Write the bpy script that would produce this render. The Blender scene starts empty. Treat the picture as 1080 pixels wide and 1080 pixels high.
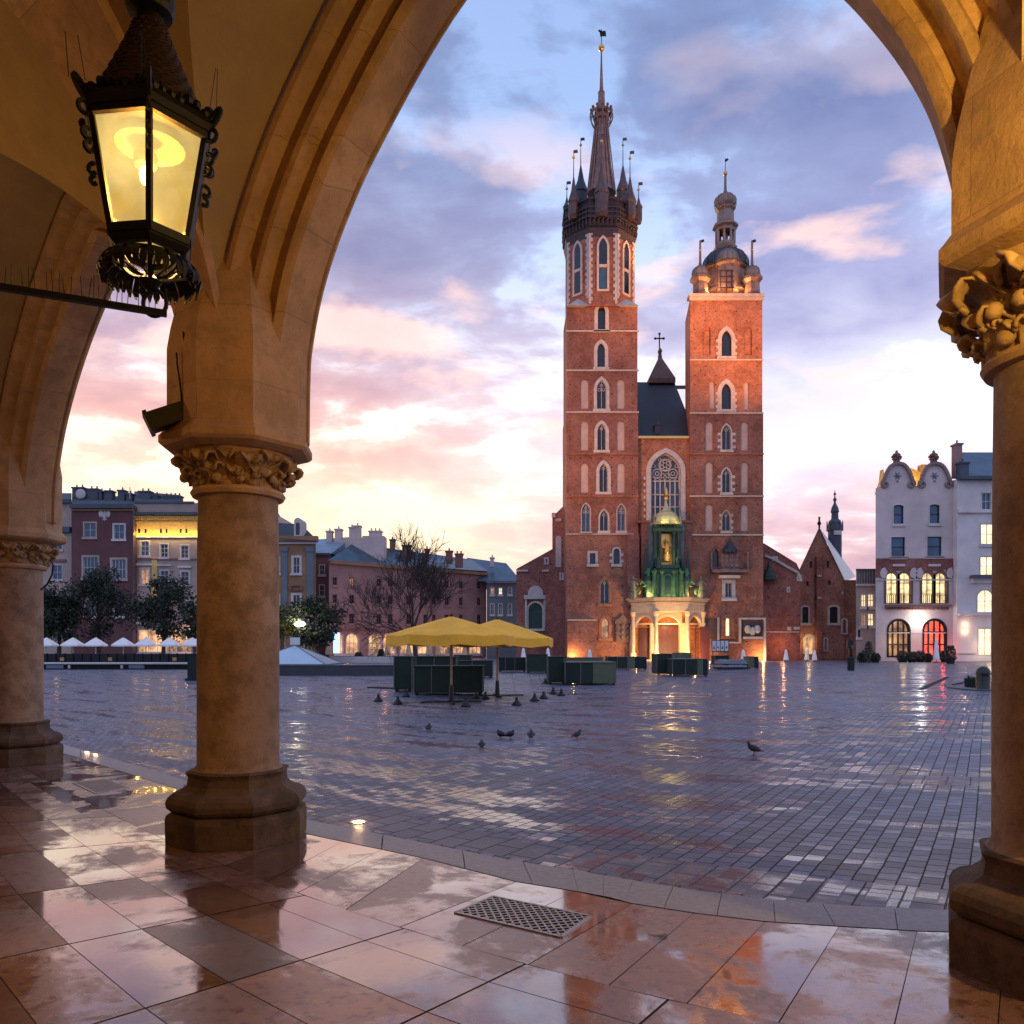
EXPOSURE = 0.33; SKY_STR = 1.12; SKY_OFF = (0.3, 0.0, 0.0); LANT = 180; LANT2 = 350; PIER_FILL = 150; FLD = 70000
import bpy, bmesh, math, random
import numpy as np
from mathutils import Vector, Matrix
from mathutils.geometry import tessellate_polygon
random.seed(7)
PI = math.pi; R = math.radians
F = 860.0; HY = 684.0; EYE = 1.6
sc = bpy.context.scene; col = sc.collection

def P(px, py, D): return Vector(((px-540)/F*D, D, EYE+(HY-py)/F*D))
def G(px, py, z=0.0):
    D = (EYE-z)*F/(py-HY); return Vector(((px-540)/F*D, D, z))

# ---------------------------------------------------------------- objects
def kw(o, label=None, cat=None, group=None, kind=None):
    if label: o['label'] = label
    if cat: o['category'] = cat
    if group: o['group'] = group
    if kind: o['kind'] = kind
    return o
def thing(name, label, cat, loc=(0, 0, 0), rz=0, group=None):
    o = bpy.data.objects.new(name, None); col.objects.link(o)
    o.location = loc; o.rotation_euler = (0, 0, rz); o.empty_display_size = .2
    return kw(o, label, cat, group)
def wloc(o):
    p = Vector((0, 0, 0))
    while o is not None: p = p+o.location; o = o.parent
    return p
def kids(o): return [c for c in list(col.objects) if c.parent == o]
def copy_tree(o, loc=None, rz=None, label=None, scale=None):
    ch = {}
    for c in col.objects:
        if c.parent: ch.setdefault(c.parent.name, []).append(c)
    def rec(s, par):
        c = s.copy(); col.objects.link(c); c.parent = par
        for k in ch.get(s.name, []): rec(k, c)
        return c
    r = rec(o, None)
    if loc is not None: r.location = loc
    if rz is not None: r.rotation_euler = (0, 0, rz)
    if scale is not None: r.scale = scale
    if label: r['label'] = label
    return r

class MB:
    def __init__(s): s.v = []; s.f = []
    def add(s, vs, fs):
        n = len(s.v); s.v += [tuple(v) for v in vs]; s.f += [tuple(i+n for i in f) for f in fs]; return s
    def box(s, x0, x1, y0, y1, z0, z1):
        return s.add([(x0,y0,z0),(x1,y0,z0),(x1,y1,z0),(x0,y1,z0),(x0,y0,z1),(x1,y0,z1),(x1,y1,z1),(x0,y1,z1)],
                     [(0,3,2,1),(4,5,6,7),(0,1,5,4),(1,2,6,5),(2,3,7,6),(3,0,4,7)])
    def bar(s, a, b, w, h=None, up=(0, 0, 1)):
        a = Vector(a); b = Vector(b); h = h or w; d = (b-a).normalized(); u = Vector(up)
        if abs(d.dot(u)) > .98: u = Vector((1, 0, 0))
        x = d.cross(u).normalized()*w/2; y = x.cross(d).normalized()*h/2
        vs = [p+i*x+j*y for p in (a, b) for i, j in ((-1,-1),(1,-1),(1,1),(-1,1))]
        return s.add(vs, [(0,1,2,3),(7,6,5,4),(0,4,5,1),(1,5,6,2),(2,6,7,3),(3,7,4,0)])
    def ring(s, c, u, v, n, ph=0):
        return [tuple(Vector(c)+u*math.cos(ph+2*PI*i/n)+v*math.sin(ph+2*PI*i/n)) for i in range(n)]
    def tube(s, pts, rad, n=8, cap=True):
        pts = [Vector(p) for p in pts]
        if not hasattr(rad, '__len__'): rad = [rad]*len(pts)
        base = len(s.v); prev = None
        for i, p in enumerate(pts):
            d = (pts[min(i+1, len(pts)-1)]-pts[max(i-1, 0)]).normalized()
            if prev is None:
                x = d.cross(Vector((0, 0, 1)) if abs(d.z) < .9 else Vector((1, 0, 0))).normalized()
            else: x = (prev-d*prev.dot(d)).normalized()
            prev = x; y = d.cross(x); r = rad[i]
            if hasattr(r, '__len__'): s.v += s.ring(p, x*r[0], y*r[1], n)
            else: s.v += s.ring(p, x*r, y*r, n)
        for i in range(len(pts)-1):
            for k in range(n):
                a = base+i*n+k; b = base+i*n+(k+1) % n
                s.f.append((a, b, b+n, a+n))
        if cap:
            s.f.append(tuple(base+k for k in range(n))[::-1])
            s.f.append(tuple(base+(len(pts)-1)*n+k for k in range(n)))
        return s
    def lathe(s, cx, cy, prof, n=24, ph=0, cap=True):
        """prof = [(radius, z)]; radius may be 0"""
        base = len(s.v)
        for r, z in prof:
            r = max(r, .0005)
            s.v += [(cx+r*math.cos(ph+2*PI*i/n), cy+r*math.sin(ph+2*PI*i/n), z) for i in range(n)]
        for i in range(len(prof)-1):
            for k in range(n):
                a = base+i*n+k; b = base+i*n+(k+1) % n
                s.f.append((a, b, b+n, a+n))
        if cap:
            s.f.append(tuple(base+k for k in range(n))[::-1])
            s.f.append(tuple(base+(len(prof)-1)*n+k for k in range(n)))
        return s
    def ball(s, c, r, n=10, sx=1, sy=1, sz=1):
        m = n//2+1; base = len(s.v); c = Vector(c)
        for i in range(m+1):
            t = PI*i/m; rr = max(math.sin(t), .002)*r
            s.v += [(c.x+rr*sx*math.cos(2*PI*k/n), c.y+rr*sy*math.sin(2*PI*k/n), c.z-r*sz*math.cos(t)) for k in range(n)]
        for i in range(m):
            for k in range(n):
                a = base+i*n+k; b = base+i*n+(k+1) % n
                s.f.append((a, b, b+n, a+n))
        return s
    def build(s, name, mat, parent=None, smooth=False, label=None):
        me = bpy.data.meshes.new(name)
        off = wloc(parent) if parent is not None else Vector((0, 0, 0))
        me.from_pydata([(v[0]-off.x, v[1]-off.y, v[2]-off.z) for v in s.v], [], s.f)
        me.materials.append(mat); me.validate()
        bm = bmesh.new(); bm.from_mesh(me); bmesh.ops.recalc_face_normals(bm, faces=bm.faces); bm.to_mesh(me); bm.free()
        if smooth:
            for p in me.polygons: p.use_smooth = True
            if smooth != 'all':
                try: me.set_sharp_from_angle(angle=R(38))
                except Exception: pass
        o = bpy.data.objects.new(name, me); col.objects.link(o)
        if parent is not None: o.parent = parent
        if label: o['label'] = label
        return o

# ---------------------------------------------------------------- materials
def nm(name):
    m = bpy.data.materials.new(name); m.use_nodes = True
    nt = m.node_tree; b = nt.nodes['Principled BSDF']; return m, nt, b
def N(nt, t, **k):
    n = nt.nodes.new(t)
    for a, v in k.items(): setattr(n, a, v)
    return n
def L(nt, a, b): nt.links.new(a, b)
def math_n(nt, op, a, b=None, c=None):
    n = N(nt, 'ShaderNodeMath', operation=op)
    for i, x in enumerate((a, b, c)):
        if x is None: continue
        if isinstance(x, (int, float)): n.inputs[i].default_value = x
        else: L(nt, x, n.inputs[i])
    return n.outputs[0]
def mix_n(nt, fac, a, b, mode='MIX'):
    n = N(nt, 'ShaderNodeMix', data_type='RGBA', blend_type=mode)
    for i, x in ((0, fac), (6, a), (7, b)):
        if isinstance(x, (int, float)): n.inputs[i].default_value = x
        elif isinstance(x, tuple): n.inputs[i].default_value = (x+(1,))[:4]
        else: L(nt, x, n.inputs[i])
    return n.outputs[2]
def ramp(nt, fac, stops, interp='LINEAR'):
    r = N(nt, 'ShaderNodeValToRGB'); r.color_ramp.interpolation = interp
    el = r.color_ramp.elements
    while len(el) < len(stops): el.new(.5)
    for e, (p, c) in zip(el, stops):
        e.position = p; e.color = (c, c, c, 1) if isinstance(c, (int, float)) else (c+(1,))[:4]
    L(nt, fac, r.inputs[0]); return r.outputs[0]
def noise(nt, vec, scale, detail=4, rough=.55, dist=0):
    n = N(nt, 'ShaderNodeTexNoise'); n.inputs['Scale'].default_value = scale
    n.inputs['Detail'].default_value = detail; n.inputs['Roughness'].default_value = rough
    n.inputs['Distortion'].default_value = dist
    if vec is not None: L(nt, vec, n.inputs['Vector'])
    return n.outputs['Fac']
def geo_pos(nt): return N(nt, 'ShaderNodeNewGeometry').outputs['Position']
def bump(nt, b, h, strength=.4, dist=.02):
    n = N(nt, 'ShaderNodeBump'); n.inputs['Strength'].default_value = strength; n.inputs['Distance'].default_value = dist
    L(nt, h, n.inputs['Height']); L(nt, n.outputs[0], b.inputs['Normal'])

def plain(name, c, rough=.6, metal=0, var=.25, scale=2.0, bmp=.15, c2=None, spec=.5, bd=.02):
    m, nt, b = nm(name); pos = geo_pos(nt)
    f = noise(nt, pos, scale, 6, .6)
    c2 = c2 or tuple(x*(1-var) for x in c)
    f2 = ramp(nt, f, [(.32, 0.0), (.68, 1.0)])
    L(nt, mix_n(nt, f2, c2, c), b.inputs['Base Color'])
    b.inputs['Roughness'].default_value = rough; b.inputs['Metallic'].default_value = metal
    b.inputs['Specular IOR Level'].default_value = spec
    if bmp: bump(nt, b, noise(nt, pos, scale*9, 5, .6), bmp, bd)
    return m
def emit(name, c, s, var=0, scale=1.5, lo=.35):
    m, nt, b = nm(name); b.inputs['Base Color'].default_value = (.02, .02, .02, 1); b.inputs['Roughness'].default_value = .3
    b.inputs['Emission Color'].default_value = c+(1,)
    b.inputs['Emission Strength'].default_value = s
    if var:
        pos = geo_pos(nt); f = noise(nt, pos, scale, 3, .6)
        f = ramp(nt, f, [(.35, lo), (.62, 1.0)])
        L(nt, math_n(nt, 'MULTIPLY', f, s), b.inputs['Emission Strength'])
    return m
def wallvec(nt, k=1.0):
    p = geo_pos(nt); sp = N(nt, 'ShaderNodeSeparateXYZ'); L(nt, p, sp.inputs[0])
    u = math_n(nt, 'ADD', sp.outputs[0], math_n(nt, 'MULTIPLY', sp.outputs[1], k))
    cb = N(nt, 'ShaderNodeCombineXYZ'); L(nt, u, cb.inputs[0]); L(nt, sp.outputs[2], cb.inputs[1])
    return cb.outputs[0], p
def brick(name, c1, c2, mortar, bw=.34, bh=.105, ms=.018, dark=(.05, .02, .015), putlog=True, rough=.85):
    m, nt, b = nm(name); vec, p = wallvec(nt)
    t = N(nt, 'ShaderNodeTexBrick'); L(nt, vec, t.inputs['Vector'])
    t.inputs['Scale'].default_value = 1; t.inputs['Brick Width'].default_value = bw; t.inputs['Row Height'].default_value = bh
    t.inputs['Mortar Size'].default_value = ms; t.inputs['Color1'].default_value = c1+(1,); t.inputs['Color2'].default_value = c2+(1,)
    t.inputs['Mortar'].default_value = mortar+(1,); t.inputs['Bias'].default_value = 0
    f = noise(nt, p, .35, 8, .65)
    c = mix_n(nt, ramp(nt, f, [(.36, .65), (.62, 0.0)]), t.outputs['Color'], tuple(x*.5 for x in c2))
    f3 = noise(nt, p, 3.2, 6, .7)
    c = mix_n(nt, ramp(nt, f3, [(.37, .5), (.50, 0.0), (.7, 0.0)]), c, dark)
    f4 = noise(nt, p, 1.3, 5, .6)
    c = mix_n(nt, ramp(nt, f4, [(.5, 0.0), (.75, .35)]), c, tuple(min(1, x*1.4) for x in c1))
    if putlog:
        s = N(nt, 'ShaderNodeSeparateXYZ'); L(nt, vec, s.inputs[0])
        def cell(o, per, w):
            fr = math_n(nt, 'FRACT', math_n(nt, 'DIVIDE', o, per)); return math_n(nt, 'LESS_THAN', fr, w/per)
        k = math_n(nt, 'MULTIPLY', cell(s.outputs[0], 1.37, .17), cell(s.outputs[1], 1.21, .17))
        k = math_n(nt, 'MULTIPLY', k, math_n(nt, 'GREATER_THAN', noise(nt, p, .9, 1), .5))
        c = mix_n(nt, math_n(nt, 'MULTIPLY', k, .8), c, (.015, .008, .006))
    L(nt, c, b.inputs['Base Color']); b.inputs['Roughness'].default_value = rough
    b.inputs['Specular IOR Level'].default_value = .25
    bump(nt, b, t.outputs['Fac'], -.3, .02)
    return m
def ashlar(name, c1, c2, bw=.9, bh=.42, ms=.006, stain=(.12, .075, .045), rough=.8, joint=.5, k=-.8, sc_=1.0):
    """dressed stone: faint block joints, mottling, pits"""
    m, nt, b = nm(name); vec, p = wallvec(nt, k)
    t = N(nt, 'ShaderNodeTexBrick'); L(nt, vec, t.inputs['Vector'])
    t.inputs['Scale'].default_value = 1; t.inputs['Brick Width'].default_value = bw; t.inputs['Row Height'].default_value = bh
    t.inputs['Mortar Size'].default_value = ms; t.inputs['Mortar Smooth'].default_value = .3
    t.inputs['Color1'].default_value = (1, 1, 1, 1); t.inputs['Color2'].default_value = (.84, .82, .8, 1)
    t.inputs['Mortar'].default_value = (joint, joint, joint, 1)
    f = noise(nt, p, 1.1*sc_, 8, .62, .3)
    c = mix_n(nt, ramp(nt, f, [(.3, 0.0), (.7, 1.0)]), c2, c1)
    c = mix_n(nt, 1.0, c, t.outputs['Color'], 'MULTIPLY')
    f2 = noise(nt, p, 5.0*sc_, 8, .7)
    c = mix_n(nt, ramp(nt, f2, [(.4, .55), (.55, 0.0)]), c, stain)
    f3 = noise(nt, p, 42, 4, .7)
    c = mix_n(nt, ramp(nt, f3, [(.3, .6), (.42, 0.0)]), c, stain)
    L(nt, c, b.inputs['Base Color']); b.inputs['Roughness'].default_value = rough
    b.inputs['Specular IOR Level'].default_value = .3
    h = math_n(nt, 'ADD', math_n(nt, 'MULTIPLY', noise(nt, p, 28, 6, .7), .5), math_n(nt, 'MULTIPLY', t.outputs['Fac'], -.5))
    h = math_n(nt, 'ADD', h, math_n(nt, 'MULTIPLY', f2, .8))
    bump(nt, b, h, .9, .016)
    return m

M = {}
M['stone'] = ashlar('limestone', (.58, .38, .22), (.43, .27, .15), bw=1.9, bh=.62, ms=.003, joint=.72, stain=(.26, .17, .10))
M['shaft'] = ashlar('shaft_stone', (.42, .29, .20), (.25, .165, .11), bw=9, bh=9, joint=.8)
M['basest'] = ashlar('shaded_base_stone', (.17, .11, .07), (.085, .055, .036), bw=9, bh=9, joint=.9, stain=(.03, .022, .016))  # shade at the column feet put into this darker albedo
M['carve'] = plain('carved_stone', (.46, .30, .16), .7, var=.5, scale=7, bmp=.35)
M['plaster'] = ashlar('vault_plaster', (.42, .30, .13), (.31, .21, .085), bw=50, bh=50, ms=0, joint=1.0, stain=(.28, .19, .1), sc_=.5)
M['brickA'] = brick('brick_west_tower', (.44, .145, .072), (.26, .082, .046), (.28, .18, .14))
M['brickB'] = brick('brick_orange', (.62, .21, .085), (.40, .125, .055), (.34, .2, .14))
M['brickC'] = brick('brick_low', (.40, .13, .08), (.25, .08, .055), (.2, .13, .11))
M['turret'] = plain('turret_lead', (.13, .08, .07), .4, .5, var=.5, scale=1.5)
M['rim'] = plain('gable_rim_stone', (.30, .20, .17), .8, var=.3, scale=2)
M['brickD'] = brick('brick_small_church', (.50, .19, .12), (.34, .12, .08), (.3, .2, .15))
M['trim'] = plain('pale_trim_stone', (.62, .50, .40), .8, var=.3, scale=1.6)
M['trim2'] = plain('grey_trim_stone', (.50, .44, .40), .8, var=.3, scale=1.6)
M['niche'] = plain('niche_plaster', (.58, .40, .30), .85, var=.25, scale=.8)
M['glass'] = plain('dark_window_glass', (.015, .02, .028), .12, var=.5, scale=.7, bmp=.03)
M['glassblue'] = plain('blue_window_glass', (.04, .10, .16), .1, var=.5, scale=.6, bmp=.03)
M['iron'] = plain('wrought_iron', (.012, .011, .010), .5, .6, var=.4, scale=30, bmp=.3, bd=.003)
M['tile'] = plain('lantern_scales', (.05, .028, .018), .55, .5, var=.6, scale=40, bmp=.6, bd=.006)
M['slate'] = plain('dark_slate_roof', (.022, .026, .034), .55, var=.35, scale=2)
M['roofblue'] = plain('blue_grey_metal_roof', (.10, .17, .22), .42, .5, var=.4, scale=.6)
M['roofpale'] = plain('pale_blue_metal_roof', (.30, .42, .50), .4, .4, var=.3, scale=.6)
M['copperA'] = plain('helm_lead', (.30, .16, .12), .36, .55, var=.5, scale=1.5)
M['helmdk'] = plain('helm_gallery_wood', (.05, .032, .034), .6, .1, var=.45, scale=2)
M['helmstl'] = plain('helm_blue_lead', (.05, .065, .085), .5, .4, var=.4, scale=2)
M['bronze'] = plain('patina_bronze', (.24, .22, .18), .42, .5, var=.5, scale=1.2, c2=(.24, .12, .075))
M['gold'] = plain('gilding', (.85, .5, .14), .3, .9, var=.2, scale=5)
M['green'] = plain('verdigris', (.018, .065, .048), .6, .1, var=.6, scale=1.6)
M['greenlit'] = plain('verdigris_lit', (.085, .19, .085), .6, .1, var=.5, scale=1.6)  # lamp glow put into this brighter copy of the verdigris
M['portal'] = plain('portal_stone', (.62, .45, .28), .7, var=.25, scale=2)
M['door'] = plain('red_brown_door', (.10, .018, .014), .5, var=.35, scale=3)
M['boxgreen'] = plain('dark_green_boards', (.009, .026, .014), .8, var=.3, scale=1.5, bmp=.1)
M['boxdark'] = plain('blackish_green_boards', (.006, .015, .011), .8, var=.35, scale=1.5, bmp=.1)
M['boxpale'] = plain('pale_green_boards', (.085, .11, .06), .6, var=.2, scale=1.5)
M['boxrim'] = plain('board_rim', (.12, .12, .10), .5, var=.2)
M['yellow'] = plain('yellow_canvas', (1.0, .50, .035), .8, var=.22, scale=1.6, bmp=.5, bd=.05)
M['white_cv'] = plain('white_canvas', (.85, .82, .77), .8, var=.12, scale=2)
M['wood'] = plain('varnished_wood', (.45, .26, .12), .5, var=.3, scale=8)
M['black'] = plain('black_metal', (.012, .012, .014), .45, .4, var=.3, scale=8)
M['cast'] = plain('cast_iron_weight', (.02, .02, .024), .5, .3, var=.3, scale=20)
M['leaf'] = plain('dark_leaves', (.028, .045, .016), .6, var=.6, scale=3, bmp=0)
M['leafdk'] = plain('shadowy_leaves', (.020, .032, .013), .6, var=.6, scale=3, bmp=0)
M['leaflit'] = plain('lamplit_leaves', (.12, .13, .025), .6, var=.5, scale=3, bmp=0)  # the street lamp's yellow light put into the leaf colour
M['bark'] = plain('bark', (.06, .038, .030), .85, var=.4, scale=9)
M['flower'] = plain('pink_flowers', (.4, .05, .07), .7, var=.4, scale=8)
M['lit'] = emit('lit_window', (1, .72, .34), 1.5, 1, 1.1, .35)
M['lit2'] = emit('lit_window_pale', (1, .80, .46), 1.5, 1, .8, .6)
M['litred'] = emit('red_lit_window', (1, .10, .05), 1.9, 1, 1.6, .3)
M['litdim'] = emit('dim_lit_window', (1, .50, .22), .55, 1, 1.2, .2)
M['litshop'] = emit('shop_light', (1, .52, .25), 1.1, 1, .55, .08)
M['sign'] = emit('sign_light', (1, .97, .94), 6)
M['ground_lamp'] = emit('ground_lamp_glow', (1, .70, .32), 26)
M['whitelamp'] = emit('street_lamp_glow', (1, .92, .72), 9)
M['bluelamp'] = emit('blue_sign_glow', (.25, .55, 1), 2.5)
M['granite'] = plain('kerb_granite', (.27, .27, .30), .42, var=.35, scale=22, bmp=.35, bd=.006)
M['bird'] = plain('pigeon_feathers', (.014, .015, .020), .5, var=.5, scale=40, bmp=.1)
M['birdfoot'] = plain('pigeon_feet', (.25, .06, .05), .6)
M['steel'] = plain('grate_steel', (.42, .40, .40), .35, .7, var=.3, scale=20)
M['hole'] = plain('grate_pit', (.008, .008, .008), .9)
M['glasspyr'] = plain('frosted_glass', (.42, .58, .66), .16, var=.15, scale=.8, bmp=.02)
M['paper'] = plain('poster_paper', (.62, .60, .58), .7, var=.1)
M['posterred'] = plain('poster_red', (.5, .06, .05), .7)
def plas(n, c, v=.32): M[n] = plain(n+'_plaster', c, .85, var=v, scale=.42, bmp=.15)
plas('cream', (.46, .34, .27)); plas('purple', (.14, .055, .052)); plas('beige', (.40, .30, .25))
plas('ochre', (.33, .18, .09)); plas('redpink', (.27, .10, .09)); plas('pink', (.36, .21, .19))
plas('bluegrey', (.14, .18, .20)); plas('palehouse', (.64, .51, .45), .25); plas('whitehouse', (.70, .61, .56), .25)
plas('whitetrim', (.62, .56, .52)); plas('greyroof', (.09, .105, .125)); plas('frieze', (.24, .115, .09)); plas('litwall', (.75, .5, .16))
M['goldlit'] = plain('floodlit_yellow', (.80, .50, .12), .6, var=.4, scale=2.2)  # yellow floodlight put into the colour of frieze and roof gables

# ---------------------------------------------------------------- facades
def shape(kind, u0, u1, z0, z1, n=9):
    """opening outline: rect, round arch, pointed arch, segmental"""
    w = u1-u0; c = (u0+u1)/2
    if kind == 'rect': return [(u0, z0), (u1, z0), (u1, z1), (u0, z1)]
    if kind == 'round':
        r = w/2; zs = max(z1-r, z0+.1)
        return [(u0, z0), (u1, z0)]+[(c+r*math.cos(t), zs+(z1-zs)*math.sin(t)) for t in [PI*i/(2*n) for i in range(2*n+1)]]
    if kind == 'seg':
        h = w*.18
        return [(u0, z0), (u1, z0)]+[(c+w/2*math.cos(t), z1-h+h*math.sin(t)) for t in [PI*i/(2*n) for i in range(2*n+1)]]
    h = w*.60 if kind == 'low' else min(w*.95, (z1-z0)*.6); zs = z1-h; out = [(u0, z0), (u1, z0)]
    a = [(u1-w+w*math.cos(t), zs+h*math.sin(t)/.8660254) for t in [R(60)*i/n for i in range(n+1)]]
    out += a; out += [(2*c-x, z) for x, z in reversed(a[:-1])]
    return out
def grow(poly, g, gz=None, kz0=0):
    """offset an outline outward (bottom edge kept at kz0 below)"""
    n = len(poly); out = []
    for i in range(n):
        p0 = Vector(poly[i-1]); p1 = Vector(poly[i]); p2 = Vector(poly[(i+1) % n])
        d1 = (p1-p0); d2 = (p2-p1)
        if d1.length < 1e-6: d1 = d2
        if d2.length < 1e-6: d2 = d1
        d1 = d1.normalized(); d2 = d2.normalized()
        n1 = Vector((d1.y, -d1.x)); n2 = Vector((d2.y, -d2.x)); m = (n1+n2)
        m = m.normalized() if m.length > 1e-4 else n1
        k = g/max(.45, m.dot(n1)); q = p1+m*k
        out.append((q.x, q.y))
    zb = poly[0][1]
    out[0] = (out[0][0], zb-kz0); out[1] = (out[1][0], zb-kz0)
    return out

class Facade:
    def __init__(s, px0, D0, px1, D1):
        a = P(px0, HY, D0); b = P(px1, HY, D1)
        s.A = Vector((a.x, a.y, 0)); d = Vector((b.x-a.x, b.y-a.y, 0)); s.len = d.length; s.d = d.normalized()
        n = Vector((s.d.y, -s.d.x, 0))
        if n.dot(-(s.A+b)/2) < 0: n = -n
        s.n = n; s.back = -n
    def uz(s, px, py):
        k = (px-540)/F       # X = k*Y
        # A.x+d.x*u = k*(A.y+d.y*u)
        u = (k*s.A.y-s.A.x)/(s.d.x-k*s.d.y); Y = s.A.y+s.d.y*u
        return (u, EYE+(HY-py)/F*Y)
    def t(s, u, z, w=0): p = s.A+s.d*u+s.n*w; return (p.x, p.y, z)
    def rectpx(s, x0, y0, x1, y1):
        a = s.uz(x0, y1); b = s.uz(x1, y0); c = s.uz((x0+x1)/2, y1); e = s.uz((x0+x1)/2, y0)
        return min(a[0], b[0]), max(a[0], b[0]), min(c[1], e[1]), max(c[1], e[1])
    def prism(s, mb, poly, w0, w1):
        n = len(poly)
        vs = [s.t(u, z, w1) for u, z in poly]+[s.t(u, z, w0) for u, z in poly]
        tr = tessellate_polygon([[Vector((u, z, 0)) for u, z in poly]])
        fs = [tuple(t) for t in tr]+[tuple(i+n for i in t)[::-1] for t in tr]
        fs += [(i, (i+1) % n, n+(i+1) % n, n+i) for i in range(n)]
        mb.add(vs, fs)
    def slab(s, mb, u0, u1, z0, z1, w0, w1): s.prism(mb, [(u0, z0), (u1, z0), (u1, z1), (u0, z1)], w0, w1)
    def ringp(s, mb, inner, outer, w0, w1):
        n = len(inner)
        for a, b, w in ((inner, outer, w1),):
            vs = [s.t(u, z, w) for u, z in a]+[s.t(u, z, w) for u, z in b]
            mb.add(vs, [(i, (i+1) % n, n+(i+1) % n, n+i) for i in range(n)])
        for a in (inner, outer):
            vs = [s.t(u, z, w1) for u, z in a]+[s.t(u, z, w0) for u, z in a]
            mb.add(vs, [(i, (i+1) % n, n+(i+1) % n, n+i) for i in range(n)])
    def wall(s, name, mat, parent, outline, holes, thick, reveal=.35, label=None):
        mb = MB(); loops = [outline]+holes
        flat = [p for l in loops for p in l]
        tr = tessellate_polygon([[Vector((u, z, 0)) for u, z in l] for l in loops])
        mb.add([s.t(u, z, 0) for u, z in flat], [tuple(t) for t in tr])
        for k, l in enumerate(loops):
            n = len(l); back = [s.t(u, z, -reveal) for u, z in l] if k else [tuple(Vector(s.t(u, z, 0))+s.back*thick) for u, z in l]
            mb.add([s.t(u, z, 0) for u, z in l]+back, [(i, (i+1) % n, n+(i+1) % n, n+i) for i in range(n)])
        n = len(outline)
        tr = tessellate_polygon([[Vector((u, z, 0)) for u, z in outline]])
        mb.add([tuple(Vector(s.t(u, z, 0))+s.back*thick) for u, z in outline], [tuple(t) for t in tr])
        return mb.build(name, mat, parent, label=label)
    def window(s, parent, poly, reveal=.35, glass='glass', frame='trim', fw=.3, proud=.06, mull=(1, 1), sill=True, ext=None, mw=.07,
               mullmat=None, quoin=0, name='window', tracery=False, sillmat=None, label=None):
        us = [p[0] for p in poly]; zs = [p[1] for p in poly]; u0, u1, z0, z1 = min(us), max(us), min(zs), max(zs)
        g = MB(); s.prism(g, grow(poly, .03, kz0=.03), -reveal-.06, -reveal+.012)
        w = g.build(name, M[glass], parent, label=label)
        if mull:
            b = MB(); nx, nz = mull
            for i in range(1, nx):
                u = u0+(u1-u0)*i/nx; zt = z1
                for (ua, za), (ub, zb) in zip(poly, poly[1:]):
                    if (ua-u)*(ub-u) <= 0 and abs(ua-ub) > 1e-6 and max(za, zb) > (z0+z1)/2:
                        zt = za+(zb-za)*(u-ua)/(ub-ua)
                s.slab(b, u-mw/2, u+mw/2, z0, zt-.01, -reveal+.015, -reveal+mw+.05)
            for j in range(1, nz):
                z = z0+(z1-z0)*j/nz
                s.slab(b, u0+.01, u1-.01, z-mw/2, z+mw/2, -reveal+.02, -reveal+mw+.045)
            s.ringp(b, grow(poly, -mw*1.1, kz0=-mw*1.1), grow(poly, -.002), -reveal+.015, -reveal+mw+.055)
            if tracery:
                c = (u0+u1)/2; hw = (u1-u0)/2
                for k in range(tracery):
                    rr = hw*.36; cc = [(c, z1-hw*1.05), (c-hw*.42, z1-hw*1.9), (c+hw*.42, z1-hw*1.9)][k]
                    pts = [(cc[0]+rr*math.cos(2*PI*q/10), cc[1]+rr*math.sin(2*PI*q/10)) for q in range(10)]
                    pin = [(cc[0]+(rr-mw)*math.cos(2*PI*q/10), cc[1]+(rr-mw)*math.sin(2*PI*q/10)) for q in range(10)]
                    s.ringp(b, pin, pts, -reveal+.015, -reveal+mw+.06)
            b.build('mullions', M[mullmat or 'trim2'], w)
        if frame:
            b = MB(); s.ringp(b, grow(poly, -.004), grow(poly, fw), -.05, proud)
            if quoin:
                z = z0+.2; k = 0
                while z < z1-(u1-u0)*.6:
                    if k % 2 == 0:
                        for sg, uu in ((-1, u0-fw), (1, u1+fw)):
                            a, c2 = sorted((uu, uu+sg*quoin)); s.slab(b, a, c2, z, z+.38, -.04, proud-.004)
                    z += .42; k += 1
            b.build('frame', M[frame], w)
        if sill:
            b = MB(); e = .12+(fw if frame else 0); s.slab(b, u0-e, u1+e, z0-.34, z0-.005, -.05, .22)
            b.build('sill', M[sillmat or frame or 'trim'], w)
        return w
# ================================================================ camera, sky, light
cd = bpy.data.cameras.new('camera'); cam = bpy.data.objects.new('camera', cd); col.objects.link(cam)
cam.location = (0, 0, EYE); cam.rotation_euler = (R(90), 0, 0)
cd.sensor_width = 36; cd.lens = 36*F/1080; cd.shift_y = (HY-540)/1080; cd.clip_end = 8000; cd.clip_start = .05
sc.camera = cam
sc.view_settings.view_transform = 'Standard'; sc.view_settings.look = 'None'; sc.view_settings.exposure = EXPOSURE
sc.view_settings.gamma = 1

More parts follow.
